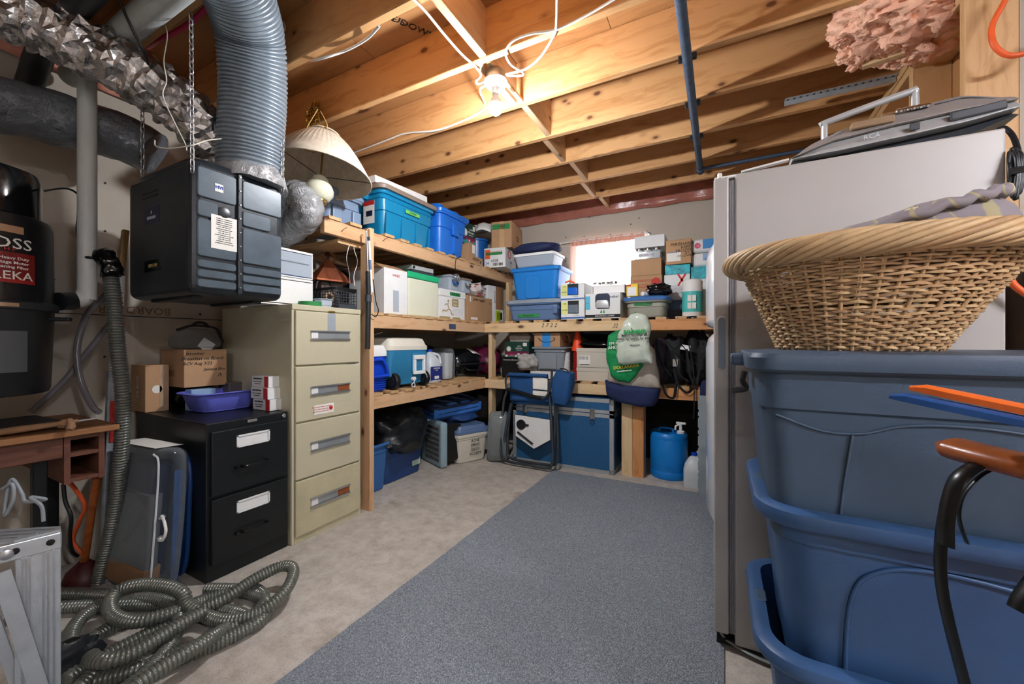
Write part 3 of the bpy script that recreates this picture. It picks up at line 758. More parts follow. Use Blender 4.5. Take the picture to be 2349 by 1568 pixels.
p = at(2068, 145, Z=2.385); tag(B().box(-.02, -.012, -.01, .02, .012, .012).done('cable_clip', 'white', None, p, bevel=.003), 'small white clip on the top plate of the right wall', 'clip')
p0, p1 = at(1978, 152, Z=2.39), at(2075, 120, Z=2.39)
tag(B().bar((0, 0, 0), p1 - p0, .03, .02).done('wood_strip', 'pine_pale', None, p0), 'short pale wood strip under the pink insulation', 'lumber')
# torn pink insulation
ins = thing('insulation', 'torn pink fibreglass insulation bulging out between the joists', 'insulation', at(2040, 70, Z=2.5))
o0 = V(ins.location)
def fluff(c, rad, sd, nm='tuft', el=(1, 1, 1)):
    b = B(); n = 46; rings = []
    for i in range(1, 30):
        a = PI * i / 30; rings.append([(math.sin(a) * math.cos(2 * PI * k / n), math.sin(a) * math.sin(2 * PI * k / n), math.cos(a)) for k in range(n)])
    b.loft(rings)
    for i, q in enumerate(b.v):
        f = 1 + .35 * mn.noise(q * 2.2 + V((sd, 0, 0))) + .22 * mn.noise(V((q.x * 5, q.y * 5, q.z * 14)) + V((0, sd, 0))) + .12 * mn.noise(V((q.x * 9, q.y * 30, q.z * 30)) + V((sd, sd, 0))) + .08 * mn.noise(V((q.x * 14, q.y * 60, q.z * 50)))
        q = q * f * rad; b.v[i] = V((q.x * el[0], q.y * el[1], q.z * el[2]))
    return b.done(nm, 'pink_fluff', ins, c - o0, smooth=80, rot=(random.uniform(-.5, .5), random.uniform(-.5, .5), random.uniform(-.6, .6)))
fluff(at(2085, 45, Z=2.56), .17, 1, 'batt', (1.3, 1, .7))
for k, (u, v, z, rad) in enumerate(((1965, 45, 2.48, .07), (2000, 90, 2.46, .08), (2040, 50, 2.47, .10), (1960, 110, 2.45, .045), (2060, 100, 2.47, .10), (2110, 70, 2.48, .11), (2130, 20, 2.5, .12), (1985, 20, 2.5, .08), (1945, 130, 2.43, .03), (1962, 150, 2.42, .022), (1935, 85, 2.45, .035), (2020, 115, 2.45, .07), (2060, 10, 2.5, .10))):
    fluff(at(u, v, Z=z), rad * 1.15, k * 3.3 + 2, 'tuft', (1.2, 1, .75))
# orange cord at the upper right
tubething('extension_cord', 'orange extension cord hanging in a loop on the right-hand studs', 'cord', [at(2330, -40, Y=1.98), at(2298, 15, Y=1.98), at(2276, 60, Y=1.98), at(2278, 98, Y=1.97), at(2300, 122, Y=1.97), at(2330, 127, Y=1.97), at(2370, 112, Y=1.98), at(2420, 60, Y=1.99)], .0085, mat('cord_orange', '#e8612c', .45).name, 10)
tubething('extension_cord', 'orange extension cord end hanging beside the freezer below the basket rim', 'cord', [at(2312, 600, Y=1.6), at(2318, 640, Y=1.6), at(2336, 662, Y=1.6), at(2380, 690, Y=1.6)], .0085, 'cord_orange', 10)
# ---------------------------------------------------------------- swag lamp
lm = D(735, 330, 2.36)
sl = thing('pendant_lamp', 'cream pleated pendant lamp hung from the joist by a bundle of brass chain', 'lamp', (lm.x, lm.y, D(735, 405, 2.36).z), rot=(Matrix.Rotation(R(-7), 3, V((_c, _s, 0))) @ Matrix.Rotation(R(2), 3, V((-_s, _c, 0)))).to_euler())
mat('shade', '#cfc3b0', .8, var=.12, vs=30); mat('ivory', '#d8d6bd', .15, var=.04, coat=.5)
n = 110
b = B(); prof = [(.285, 0), (.25, .06), (.205, .13), (.16, .19), (.115, .235), (.08, .26)]
b.loft([[((r + .0025 * (k % 2)) * math.cos(2 * PI * k / n), (r + .0025 * (k % 2)) * math.sin(2 * PI * k / n), z) for k in range(n)] for r, z in prof], False, False)
b.done('shade', 'shade', sl, smooth=20, solid=.003)
for nm, r, z in (('rim_wire', .287, 0), ('top_ring', .087, .266)):
    B().tube([(r * math.cos(2 * PI * k / 36), r * math.sin(2 * PI * k / 36), z) for k in range(36)], .004, 6, closed=True).done(nm, 'shade', sl, smooth=60)
for a in (0, 2.09, 4.19): B().tube([(.286 * math.cos(a + .7), .286 * math.sin(a + .7), .002), (0, 0, .0)], .0022, 6).done('spider_wire', 'screw', sl)
B().lathe([(.03, .0), (.045, -.012), (.05, -.03), (.05, -.035), (.07, -.055), (.082, -.085), (.08, -.11), (.06, -.14), (.045, -.15)][::-1], 32).done('globe', 'ivory', sl, smooth=60)
B().lathe([(.02, -.178), (.04, -.172), (.05, -.155), (.048, -.148), (.03, -.146)], 28).done('finial_cup', 'brass', sl, smooth=50)
B().tube([(.014 * math.cos(2 * PI * k / 16), 0, -.195 + .014 * math.sin(2 * PI * k / 16)) for k in range(16)], .003, 6, closed=True).done('finial_ring', 'chrome', sl, smooth=60)
B().tube([(0, 0, -.03), (0, 0, .33)], .006, 8).done('stem', 'brass', sl)
hook = V(at(729, 238, Y=JY[11] - .022)); inv = sl.matrix_basis.inverted() if hasattr(sl, 'matrix_basis') else None
for k in range(15):
    a = hook + V((random.uniform(-.02, .02), random.uniform(-.03, -.01), random.uniform(-.02, 0)))
    e = D(random.uniform(692, 752), random.uniform(315, 345), 2.33)
    m_ = (a + e) / 2 + V((random.uniform(-.05, .05), random.uniform(-.05, -.01), random.uniform(-.04, .02)))
    pts = resample(smooth_path([a, m_, e], 10), .018)
    b = B()
    for i, q in enumerate(pts[:-1]):
        dv = pts[i + 1] - q; mx = dv.to_track_quat('X', 'Z').to_matrix().to_4x4() @ Matrix.Rotation(R(90 * (i % 2)), 4, 'X'); mx.translation = q
        b2 = B().tube([(.014 * math.cos(t) + .008, .007 * math.sin(t), 0) for t in [2 * PI * j / 8 for j in range(8)]], .0026, 4, closed=True)
        b.add(b2.v, b2.f, mx)
    o_ = b.done('swag_chain', 'brass', sl, smooth=70); o_['kind'] = 'stuff'; o_.matrix_parent_inverse = inv
for pts in ([(729, 250), (700, 300), (690, 330), (705, 345), (722, 350)], [(735, 255), (750, 285), (748, 300), (745, 310)], [(730, 285), (757, 305), (764, 318), (755, 325), (725, 327), (716, 324)], [(712, 330), (720, 348), (728, 346)]):
    o_ = B().tube(smooth_path([D(u, v, 2.31) for u, v in pts], 8), .003, 6).done('lamp_cord', mat('gold_cord', '#c79a55', .35), sl, smooth=70); o_.matrix_parent_inverse = inv
p = D(721, 338, 2.3)
o_ = B().box(-.022, -.001, -.012, .022, .001, .012).done('tag', 'paper', sl, p, (0, R(-20), R(35))); o_.matrix_parent_inverse = inv
# ---------------------------------------------------------------- central vacuum
VC = V((-2.45, .372, 0))
vc = thing('central_vacuum', 'black canister central vacuum with a red label on the left wall', 'vacuum', (VC.x, VC.y, .92))
mat('vac_black', '#1b1d1f', .35, var=.2, vs=10, bump=.12, bs=60); mat('vac_dark', '#2a2c2e', .6, var=.15)
B().lathe([(.17, 0), (.185, .004), (.19, .02), (.2, .30), (.2, .32)], 44).done('dust_bin', 'vac_black', vc, smooth=40)
B().lathe([(.2, .318), (.212, .322), (.212, .345), (.204, .35)], 44).done('ring', 'vac_dark', vc, smooth=40)
B().lathe([(.204, .348), (.2, .36), (.197, .64), (.19, .665), (.17, .675)], 44).done('body', 'vac_black', vc, smooth=40)
B().lathe([(.168, .674), (.168, .82), (.16, .845), (.12, .86)], 44).done('motor_cover', mat('vac_gloss', '#101214', .12, var=.1), vc, smooth=40)
B().box(-.34, -.1, .2, -.15, .1, .6).done('wall_bracket', 'vac_dark', vc)
for k in range(3): B().tube([(.201 * math.cos(a), .201 * math.sin(a), .45 + k * .002) for a in (1.2, 1.25)], .001, 4).done('scratch', 'vac_dark', vc)
def curved(nm, m, r, t0, t1, z0, z1, parent=vc):
    return B().loft([[(r * math.cos(t0 + (t1 - t0) * k / 16), r * math.sin(t0 + (t1 - t0) * k / 16), z) for k in range(17)] + [((r - .004) * math.cos(t0 + (t1 - t0) * k / 16), (r - .004) * math.sin(t0 + (t1 - t0) * k / 16), z) for k in range(16, -1, -1)] for z in (z0, z1)]).done(nm, m, parent, smooth=40)
def wrap_text(s, size, m, r, th, z, parent, sx=1.0, al='RIGHT'):
    o = text(parent, s, size, m, (0, 0, 0), 't', al, bold=.0002)
    for v in o.data.vertices:
        a = th + v.co.x * sx / r; v.co = ((r + v.co.z) * math.cos(a), (r + v.co.z) * math.sin(a), z + v.co.y)
    o.rotation_euler = (0, 0, 0)
    return o
th = min((k * .01 for k in range(-80, 120)), key=lambda t: abs(proj((VC.x + .2 * math.cos(t), VC.y + .2 * math.sin(t), 1.4))[0] - 80))
lb = curved('label', mat('vac_label_red', '#7e2420', .35, var=.1), .1995, th - 1.15, th, at(40, 652, D=1.48).z - .92, at(40, 585, D=1.48).z - .92)
curved('label', 'black', .1995, th - 1.15, th, at(40, 585, D=1.48).z - .92, at(40, 548, D=1.48).z - .92)
curved('label', mat('vac_plate', '#b08a6a', .4), .2, th - .75, th - .18, at(40, 542, D=1.48).z - .92, at(40, 526, D=1.48).z - .92)
zz = lambda v: at(40, v, D=1.48).z - .92
wrap_text('BOSS', .055, 'paper', .2, th - .05, zz(566), vc, 1.15)
wrap_text('H P', .016, 'red', .2, th - .28, zz(579), vc, 1.3)
for s_, v in (('Heavy Duty', 598), ('2 Stage Motor', 608), ('Self Cleaning Filter', 618)):
    wrap_text(s_, .0145, 'paper', .2, th - .10, zz(v), vc, 1.15)
wrap_text('EUREKA', .042, 'paper', .2, th - .04, zz(637), vc, 1.1)
for k in range(4): curved('label_stripe', 'red', .2002, th - 1.15, th, zz(646 + k * 2.2), zz(645 + k * 2.2))
curved('label', 'vac_plate', .2125, th - .55, th - .28, .327, .34)
curved('window_panel', mat('vac_window', '#55595c', .5), .199, th - .9, th - .12, .09, .24)
B().box(-.012, -.03, -.008, .012, .05, .008).done('latch', 'black', vc, (.12, .175, .29), (0, 0, R(-40)), bevel=.006)
p0, p1 = D(134, 691, 1.63), D(168, 690, 1.69)
B().tube([p0 - V(vc.location), p1 - V(vc.location)], .037, 18).done('inlet_cuff', 'abs', vc, smooth=50)
tubething('low_voltage_wire', 'thin dark wire from the vacuum to the white pipe', 'wire', [D(103, 438, 1.55), D(118, 435, 1.6), D(150, 432, 1.68), D(172, 440, 1.72), D(180, 455, 1.74), D(178, 500, 1.75), D(176, 530, 1.75), D(182, 560, 1.75)], .004, 'abs', 8)
# ribbed hose standing and coiled on the floor
mat('hose', '#74776f', .3, .4, .12, vs=30); mat('hose_dark', '#63655f', .3, .3, .12, vs=30)
def hose(name, label, pts, r, m, pitch=.0125, k=20, n=14):
    path = resample(smooth_path(pts, k), pitch / 3)
    rs = [r - .005 if i % 3 == 0 else r for i in range(len(path))]
    return tag(B().tube(path, rs, n).done(name, m, None, smooth=75), label, 'hose')
hs = hose('vacuum_hose', 'ribbed dark vacuum hose hanging upright beside the desk', [D(236, 588, 1.78), D(248, 598, 1.78), D(253, 625, 1.77), D(262, 700, 1.76), D(270, 800, 1.75), D(280, 880, 1.76), D(283, 950, 1.77), D(277, 1050, 1.78), D(268, 1150, 1.80), D(252, 1230, 1.82), D(225, 1335, 1.84)], .0285, 'hose_dark')
bw = B()
bw.tube(smooth_path([D(215, 598, 1.75), D(228, 590, 1.75), D(245, 592, 1.75), D(254, 610, 1.75), D(257, 632, 1.75)], 8), [.02 + .018 * min(1, i / 10) for i in range(33)], 14)
crumple(bw, .012, 40)
tag(bw.done('black_bag_tie', 'black_gloss', None, smooth=60), 'crumpled black plastic bag tied around the top of the upright hose', 'plastic bag')
tag(B().tube(smooth_path([D(178, 592, 1.72), D(200, 590, 1.7), D(215, 592, 1.72)], 5), .006, 8).done('hose_hook', 'black', None), 'black hook holding the hose to the white pipe', 'hook')
tubething('clear_tube', 'grey clear plastic tube curling on the wall behind the hose', 'hose', [D(262, 650, 2.0), D(235, 685, 1.95), D(200, 720, 1.9), D(178, 790, 1.86), D(180, 850, 1.85), D(195, 900, 1.85), D(215, 935, 1.84), D(228, 945, 1.83)], .0125, clear('tube_grey', '#8d8a90', .2, .6).name, 12)
tubething('clear_tube', 'grey clear plastic tube slanting down behind the vacuum', 'hose', [D(262, 730, 1.95), D(230, 770, 1.93), D(190, 820, 1.9), D(150, 870, 1.86), D(110, 910, 1.82), D(70, 945, 1.78)], .0125, 'tube_grey', 12)
hp = [(30, 1365, .03), (140, 1360, .03), (210, 1362, .035), (290, 1368, .04), (370, 1376, .05), (405, 1395, .05), (408, 1430, .045), (395, 1470, .04), (360, 1515, .035), (310, 1565, .03), (240, 1620, .03), (170, 1600, .03),
      (225, 1535, .04), (300, 1490, .045), (380, 1450, .05), (450, 1405, .055), (520, 1370, .07), (580, 1330, .09), (640, 1300, .10), (668, 1300, .10), (672, 1320, .09), (650, 1360, .075), (600, 1402, .05), (530, 1422, .045), (480, 1415, .04), (430, 1385, .08), (420, 1362, .11), (390, 1346, .13), (330, 1340, .13), (275, 1352, .12), (252, 1382, .10), (262, 1412, .085), (310, 1425, .08), (370, 1412, .075), (420, 1395, .06),
      (470, 1375, .04), (520, 1362, .035), (580, 1350, .03), (605, 1372, .03), (590, 1402, .03), (520, 1445, .03), (430, 1490, .03), (330, 1530, .03), (220, 1560, .03)]
coil = thing('vacuum_hose', 'long grey ribbed vacuum hose lying in a tangled coil on the floor', 'hose', at(420, 1420, Z=0))
def run(hp):
    path = resample(smooth_path([at(u, v, Z=z) - V(coil.location) for u, v, z in hp], 20), .0125 / 3)
    B().tube(path, [.0195 if i % 3 == 0 else .0245 for i in range(len(path))], 14).done('hose_section', 'hose', coil, smooth=75)
run(hp)
hp2 = [(20, 1410, .03), (140, 1392, .03), (230, 1388, .03), (330, 1385, .03), (430, 1392, .03), (520, 1400, .03), (560, 1415, .03), (520, 1440, .03), (470, 1470, .08), (330, 1560, .08), (270, 1620, .06)]
run(hp2)
hp3 = [(60, 1450, .03), (140, 1425, .03), (200, 1395, .035), (250, 1383, .04)]
hp4 = [(262, 1385, .03), (215, 1395, .03), (175, 1430, .03), (160, 1470, .03), (175, 1500, .03), (215, 1525, .03), (270, 1510, .03)]
run(hp4)
hp5 = [(300, 1420, .03), (250, 1440, .03), (215, 1465, .03), (205, 1495, .03), (225, 1515, .085), (300, 1500, .085), (400, 1440, .09), (470, 1400, .09)]
run(hp5)

run([(250, 1610, .03), (330, 1550, .03), (430, 1502, .03), (520, 1464, .03), (590, 1427, .03), (612, 1398, .03), (598, 1368, .03), (540, 1352, .03), (470, 1350, .03)])
run([(150, 1560, .03), (185, 1535, .03), (250, 1500, .03), (330, 1458, .03), (410, 1418, .03), (480, 1396, .03), (540, 1402, .03)])
# ---------------------------------------------------------------- generic builders for containers
def tote_body(w, d, h, taper=.1, r=.05, wall=.004, lip=.02, liph=.03, steps=()):
    """open tub: outside up, over a lip, inside down"""
    def sz(z): k = 1 - taper * (1 - z / h); return w * k, d * k
    out = [(0, -.012), (.012, 0)] + [(z, g) for z, g in steps] + [(h - liph, 0)]
    rings = []
    for z, g in out: a, c = sz(z); rings.append(rr(a + 2 * g, c + 2 * g, r, z))
    for z, g in ((h - liph, lip * .9), (h - liph * .8, lip + .002), (h - liph * .45, lip + .004), (h - liph * .15, lip), (h - liph * .03, lip * .75), (h, lip * .4), (h - .001, -.002)): rings.append(rr(w + 2 * g, d + 2 * g, r + g * .7, z))
    for z in (h - liph, .03, wall): a, c = sz(z); rings.append(rr(a - 2 * wall, c - 2 * wall, max(.01, r - wall), z))
    return B().loft(rings)
def lid_part(w, d, z, m, parent, r=.05, lip=.024, hh=.022, dome=.012, inset=.06, name='lid'):
    rings = [rr(w + 2 * lip, d + 2 * lip, r + .01, z - .014), rr(w + 2 * lip + .004, d + 2 * lip + .004, r + .01, z + hh * .4), rr(w + 2 * lip - .006, d + 2 * lip - .006, r + .008, z + hh * .75), rr(w - .02, d - .02, r, z + hh * .8), rr(w - inset, d - inset, r, z + hh * .8 + dome), rr(w - inset - .04, d - inset - .04, r, z + hh * .8 + dome)]
    return B().loft(rings).done(name, m, parent, smooth=35)
def tote(name, label, loc, w, d, h, m, rz=0, lid=None, cat='bin', group=None, taper=.1, r=.05, lip=.018, liph=.028, steps=(), dome=.012, rot=None):
    t = thing(name, label, cat, loc, rz, group, rot)
    tote_body(w, d, h, taper, r, .004, lip, liph, steps).done('body', m, t, smooth=35)
    if lid: lid_part(w, d, h, lid, t, r, lip + .008, .022, dome)
    return t
def tape_label(t, s, x0, x1, z0, z1, y, m='lime_tape', face='f', ink='ink', size=None):
    q = decal(t, 'tape_label', m, x0, z0, x1, z1, y, face)
    p = ((x0 + x1) / 2, y - .0016, (z0 + z1) / 2) if face == 'f' else (y + .0016, (x0 + x1) / 2, (z0 + z1) / 2)
    text(q, s, size or (z1 - z0) * .75, ink, p, face, shear=.3)
    return q
def carton(name, label, loc, w, d, h, rz=0, m='card', cat='box', group=None, tape=None, texts=(), decals=(), open_=False, rot=None):
    t = thing(name, label, cat, loc, rz, group, rot)
    if open_:
        b = B(); k = .004
        b.box(-w / 2, -d / 2, 0, w / 2, d / 2, k)
        for q in ((-w / 2, -d / 2, w / 2, -d / 2 + k), (-w / 2, d / 2 - k, w / 2, d / 2), (-w / 2, -d / 2 + k, -w / 2 + k, d / 2 - k), (w / 2 - k, -d / 2 + k, w / 2, d / 2 - k)): b.box(q[0], q[1], k, q[2], q[3], h)
        b.done('body', m, t)
    else:
        B().box(-w / 2, -d / 2, 0, w / 2, d / 2, h - .004).done('body', m, t, bevel=.003)
        for y0, y1 in ((-d / 2, -.0015), (.0015, d / 2)): B().box(-w / 2, y0, h - .004, w / 2, y1, h).done('flap', m, t)
    if tape:
        decal(t, 'packing_tape', tape, -w / 2, -.025, w / 2, .025, h, 't')
    for q in decals: decal(t, q[0], q[1], q[2], q[3], q[4], q[5], -d / 2 if len(q) < 7 or q[6] == 'f' else (w / 2 if q[6] == 'r' else -w / 2 if q[6] == 'l' else h), q[6] if len(q) > 6 else 'f')
    for q in texts:
        s_, sz, x, z, ink = q[:5]; fc_ = q[5] if len(q) > 5 else 'f'; ro = q[6] if len(q) > 6 else 0
        p = {'f': (x, -d / 2 - .002, z), 'r': (w / 2 + .002, x, z), 'l': (-w / 2 - .002, x, z)}[fc_]
        text(t, s_, sz, ink, p, fc_, roll=ro, shear=.25 if ink == 'pen' else 0)
    return t
mat('pen', '#22242a', .7, var=0)
def LF(u0, u1, vt, z0, d, X):        # a box whose front stands in the plane X (left shelf): loc, w, d, h
    a, c = ly(u0, X), ly(u1, X); return (X - d / 2, (a + c) / 2, z0), c - a, d, at(u0, vt, X=X).z - z0
def BF(u0, u1, vt, z0, d, Y):        # the same for the back shelf, front in the plane Y
    a, c = at(u0, CY, Y=Y).x, at(u1, CY, Y=Y).x; return ((a + c) / 2, Y + d / 2, z0), c - a, d, at(u0, vt, Y=Y).z - z0
def bag(name, label, cat, loc, size, m, seed, wr=.12, fr=3.0, n=28, flat=.0, group=None, rot=(0, 0, 0)):
    """a soft lump: wrinkled cushion-like solid standing on its base"""
    b = B(); rings = []; N_ = 18
    for i in range(1, N_):
        a = PI * i / N_; sz = math.sin(a) ** .6
        rings.append([(sz * math.copysign(abs(math.cos(2 * PI * k / n)) ** .75, math.cos(2 * PI * k / n)), sz * math.copysign(abs(math.sin(2 * PI * k / n)) ** .75, math.sin(2 * PI * k / n)), -math.cos(a)) for k in range(n)])
    b.loft(rings)
    for i, q in enumerate(b.v):
        f = 1 + wr * mn.noise(q * fr * .6 + V((seed, 0, 0))) + wr * .8 * (.5 - abs(mn.noise(q * fr * 1.4 + V((0, seed, 0))))) + wr * .35 * mn.noise(q * fr * 4)
        q = q * f; z = max(-1.0, q.z)
        b.v[i] = V((q.x * size[0] / 2, q.y * size[1] / 2, (z + 1) * size[2] / 2))
    o = b.done(name, m, None, loc, rot, smooth=60)
    return tag(o, label, cat, group)
# ---------------------------------------------------------------- blue bins in the right foreground
mat('bin_blue', '#35547d', .38, var=.05, vs=5, bump=.05, bs=300); mat('bin_slate', '#3f5165', .45, var=.05, vs=5, bump=.06, bs=300)
bw, bd, bh = .66, .42, .43
bxc, byc = .085 + bw / 2 + .02, 1.045 + bd / 2 + .022
for k, (z, lab) in enumerate(((0, 'blue plastic bin on the floor, lowest of the nested stack at right'), (.325, 'blue plastic bin in the middle of the nested stack at right'))):
    t = tote('storage_bin', lab, (bxc, byc, z), bw, bd, bh, 'bin_blue', 0, None, 'bin', 'nested blue bins at the right', .13, .075, .032, .038, ((.35, .0), (.352, .006), (.39, .006)))
    yf = lambda zz: -bd / 2 * (1 - .13 * (1 - zz / bh)) - .002
    pts = [(-.20, .06), (-.19, .25), (-.15, .32), (-.05, .345), (.12, .32), (.22, .24), (.235, .06)]
    B().tube(smooth_path([(x, yf(zz), zz) for x, zz in pts], 6), .005, 6).done('emboss', 'bin_blue', t, smooth=70)
    for s_ in (-1, 1): B().loft([rr(.022, .06, .01, bh + .0), rr(.018, .055, .009, bh + .001)]).done('grip_dimple', 'bin_slate', t, (s_ * (bw / 2 + .006), 0, 0))
tp = thing('storage_bin', 'slate-blue lidded plastic bin on top of the blue stack, wicker basket on it', 'bin', (.41, byc, .668))
tw, td, thh = .665, .435, .405
tote_body(tw, td, thh, .09, .05, .004, .01, .02, ((.30, 0), (.305, .006))).done('body', 'bin_slate', tp, smooth=35)
lid_part(tw, td, thh, 'bin_slate', tp, .05, .022, .03, .003, .08)
yf = lambda zz: -td / 2 * (1 - .09 * (1 - zz / thh)) - .002
for pts in ([(-.30, .29), (-.22, .262), (-.15, .262), (-.08, .285), (.03, .29), (.16, .27), (.26, .235)], [(-.165, .262), (-.178, .15), (-.188, .03)], [(.25, .24), (.245, .12), (.24, .02)]):
    B().tube(smooth_path([(x, yf(zz), zz) for x, zz in pts], 6), .003, 6).done('emboss', 'bin_slate', tp, smooth=70)
for s_ in (-1, 1):
    B().box(-.022, -.05, -.02, .022, .05, .012).done('handle_shelf', 'bin_slate', tp, (s_ * (tw / 2 + .03), 0, thh + .004), bevel=.008)
    B().tube(smooth_path([(s_ * (tw / 2 + .02), -.06, thh - .03), (s_ * (tw / 2 + .025), -.06, thh - .055), (s_ * (tw / 2 + .018), -.06, thh - .075), (s_ * (tw / 2 + .05), -.06, thh - .082)], 5), .009, 8, flat=.5).done('latch', 'black', tp, smooth=60)
# ---------------------------------------------------------------- wicker basket with a floral cushion
bz = .668 + thh + .03 * .8 + .004
bk = thing('wicker_basket', 'oval woven wicker laundry basket on top of the bins', 'basket', (.325, 1.275, bz))
mat('wicker', '#b5926a', .55, var=.2, vs=20); mat('wicker_light', '#c8a97e', .5, var=.2, vs=20)
BH = .225
def bell(a, z, dr=0):                                    # point of the basket wall
    k = z / BH; k = k ** 1.05
    ax, ay = .155 + (.275 - .155) * k + dr, .125 + (.195 - .125) * k + dr
    return V((ax * math.cos(a) - .03 * (1 - k), ay * math.sin(a), z))
NS = 46
for i in range(NS):
    a = 2 * PI * i / NS
    B().tube([bell(a, z * BH / 7) for z in range(8)], .0042, 6).done('stake', 'wicker', bk, smooth=70)
rows = 30
for j in range(rows):
    z = .006 + (BH - .03) * j / (rows - 1) + random.uniform(-.001, .001)
    if j == 14: continue
    ph = j % 2
    path = [bell(2 * PI * i / (NS * 3), z, .0052 * math.cos(PI * (i / 3) + PI * ph)) + V((0, 0, random.uniform(-.0012, .0012))) for i in range(NS * 3)]
    B().tube(path, random.uniform(.0030, .0038), 5, closed=True).done('weaver', random.choice(('wicker', 'wicker_light')), bk, smooth=70)
for j in range(11):
    path = []
    for i in range(150):
        a = 2 * PI * i / 150; q = bell(a, BH - .002, .016); tw_ = 2 * PI * j / 11 + 5 * a
        n_ = V((math.cos(a), math.sin(a), 0)); path.append(q + n_ * (.024 * math.cos(tw_)) + V((0, 0, .022 * math.sin(tw_) + .006)))
    B().tube(path, .0072, 6, closed=True).done('rim_strand', random.choice(('wicker', 'wicker_light')), bk, smooth=70)
B().loft([[bell(2 * PI * i / 40, 0) + V((0, 0, .0)) for i in range(40)], [bell(2 * PI * i / 40, .004) for i in range(40)]]).done('base', 'wicker', bk)
m, nt, b_, N, L = _new('floral')
c = _coords(nt, 16); vo = N('ShaderNodeTexVoronoi'); L(c, vo.inputs['Vector']); vo.inputs['Scale'].default_value = 1
n2 = _noise(nt, _coords(nt, 55), 1, 3)
ad = N('ShaderNodeMath'); ad.operation = 'MULTIPLY_ADD'; L(n2, ad.inputs[0]); ad.inputs[1].default_value = .35; L(vo.outputs['Distance'], ad.inputs[2])
col = _ramp(nt, ad.outputs[0], [(.30, '#c9bd97'), (.36, '#c9bd97'), (.38, '#4f4b45'), (.41, '#8b8489'), (1, '#857e84')])
wv = N('ShaderNodeTexWave'); wv.inputs['Scale'].default_value = 2.2; wv.inputs['Distortion'].default_value = 14; wv.inputs['Detail'].default_value = 1; L(_coords(nt, 3), wv.inputs['Vector'])
col = _mix(nt, _ramp(nt, wv.outputs['Fac'], [(.94, (0, 0, 0, 1)), (.97, (1, 1, 1, 1))]), col, '#a59c7c')
L(col, b_.inputs['Base Color']); b_.inputs['Roughness'].default_value = .9; MC['floral'] = m
cu = thing('cushion', 'grey floral fabric cushion lying in the wicker basket', 'cushion', (.375, 1.275, bz + .145), rot=(R(3), R(-15), 0))
b = B(); N_ = 12; n = 64; rings = []
for i in range(1, N_):
    a = PI * i / N_; rings.append([(math.sin(a) ** .55 * math.copysign(abs(math.cos(2 * PI * k / n)) ** .8, math.cos(2 * PI * k / n)), math.sin(a) ** .55 * math.copysign(abs(math.sin(2 * PI * k / n)) ** .8, math.sin(2 * PI * k / n)), -math.cos(a)) for k in range(n)])
b.loft(rings)
for i, q in enumerate(b.v): b.v[i] = V((q.x * .215, q.y * .145, q.z * .085 + .09 + .008 * mn.noise(q * 4)))
b.done('cover', 'floral', cu, smooth=80)
pip = [(.22 * math.copysign(abs(math.cos(t)) ** .8, math.cos(t)), .15 * math.copysign(abs(math.sin(t)) ** .8, math.sin(t)), .135 + .004 * math.sin(t * 23)) for t in [2 * PI * k / 140 for k in range(140)]]
B().tube([(x * .94, y * .94, z + .012) for x, y, z in pip], .011, 8, closed=True).done('ruffled_edge', 'floral', cu, smooth=80)
# ---------------------------------------------------------------- stereo on the freezer
mat('silver', '#b4b6b6', .35, .25, .06, vs=30); mat('silver_dark', '#98928e', .35, .25, .08); mat('stereo_dark', '#3a3d42', .5); mat('display', '#9a7f62', .3, var=.15)
st = thing('portable_stereo', 'silver portable stereo with carrying handle on top of the freezer', 'stereo', (.50, 1.80, fz + .001))
def stereo_loft(z0f, z1f, y0, y1, nm, m, par, x0=-.275, x1=.275, nn=22):
    rings = []
    for i in range(nn + 1):
        x = x0 + (x1 - x0) * i / nn; k = x
        zb, zt = z0f(k), z1f(k)
        rings.append([(x, y0, zb), (x, y1, zb), (x, y1 - .02, zt), (x, y0 + .03, zt)])
    b = B(); b.loft(rings); return b.done(nm, m, par, smooth=30, bevel=.004)
def pw_(pts):
    def f(x):
        for (x0, y0), (x1, y1) in zip(pts, pts[1:]):
            if x <= x1: k = (x - x0) / (x1 - x0); k = k * k * (3 - 2 * k) * .4 + k * .6; return y0 + (y1 - y0) * k
        return pts[-1][1]
    return f
low = pw_([(-.275, .034), (-.15, .008), (0, .003), (.15, .016), (.275, .058)])
seam = pw_([(-.275, .038), (-.15, .040), (0, .048), (.15, .058), (.275, .075)])
seam2 = pw_([(-.275, .050), (-.15, .085), (0, .098), (.15, .104), (.275, .105)])
top = pw_([(-.275, .054), (-.2, .098), (-.106, .130), (0, .146), (.16, .158), (.275, .122)])
stereo_loft(low, seam, -.085, .10, 'underside', 'stereo_dark', st)
bd_ = stereo_loft(seam, seam2, -.10, .105, 'body', 'silver', st)
stereo_loft(lambda k: seam2(k) - .002, top, -.09, .10, 'top_panel', 'silver_dark', st)
for x0, x1 in ((-.262, -.13), (.10, .262)):
    stereo_loft(lambda k: top(k) - .012, lambda k: top(k) + .006, -.075, .085, 'speaker_grille', mat('grille', '#8b8d90', .6, .3, .3, vs=300).name, st, x0, x1, 8)
B().box(.13, -.101, .060, .250, -.09, .086).done('speaker_port', 'stereo_dark', st, rot=(0, R(-4), 0), bevel=.004)
B().box(-.11, -.094, .105, .0, -.06, .128).done('display', 'display', st, bevel=.004)
for k in range(5): B().lathe([(.011, 0), (.011, .006), (.007, .008)], 14).done('button', 'chrome', st, (.015 + k * .016, -.072, .142), (R(40), 0, 0), smooth=40)
text(st, 'RCA', .022, 'pale_ink', (-.06, -.1015, .066))
B().box(.03, -.106, .060, .055, -.0995, .082).done('cassette_window', 'stereo_dark', st, bevel=.003)
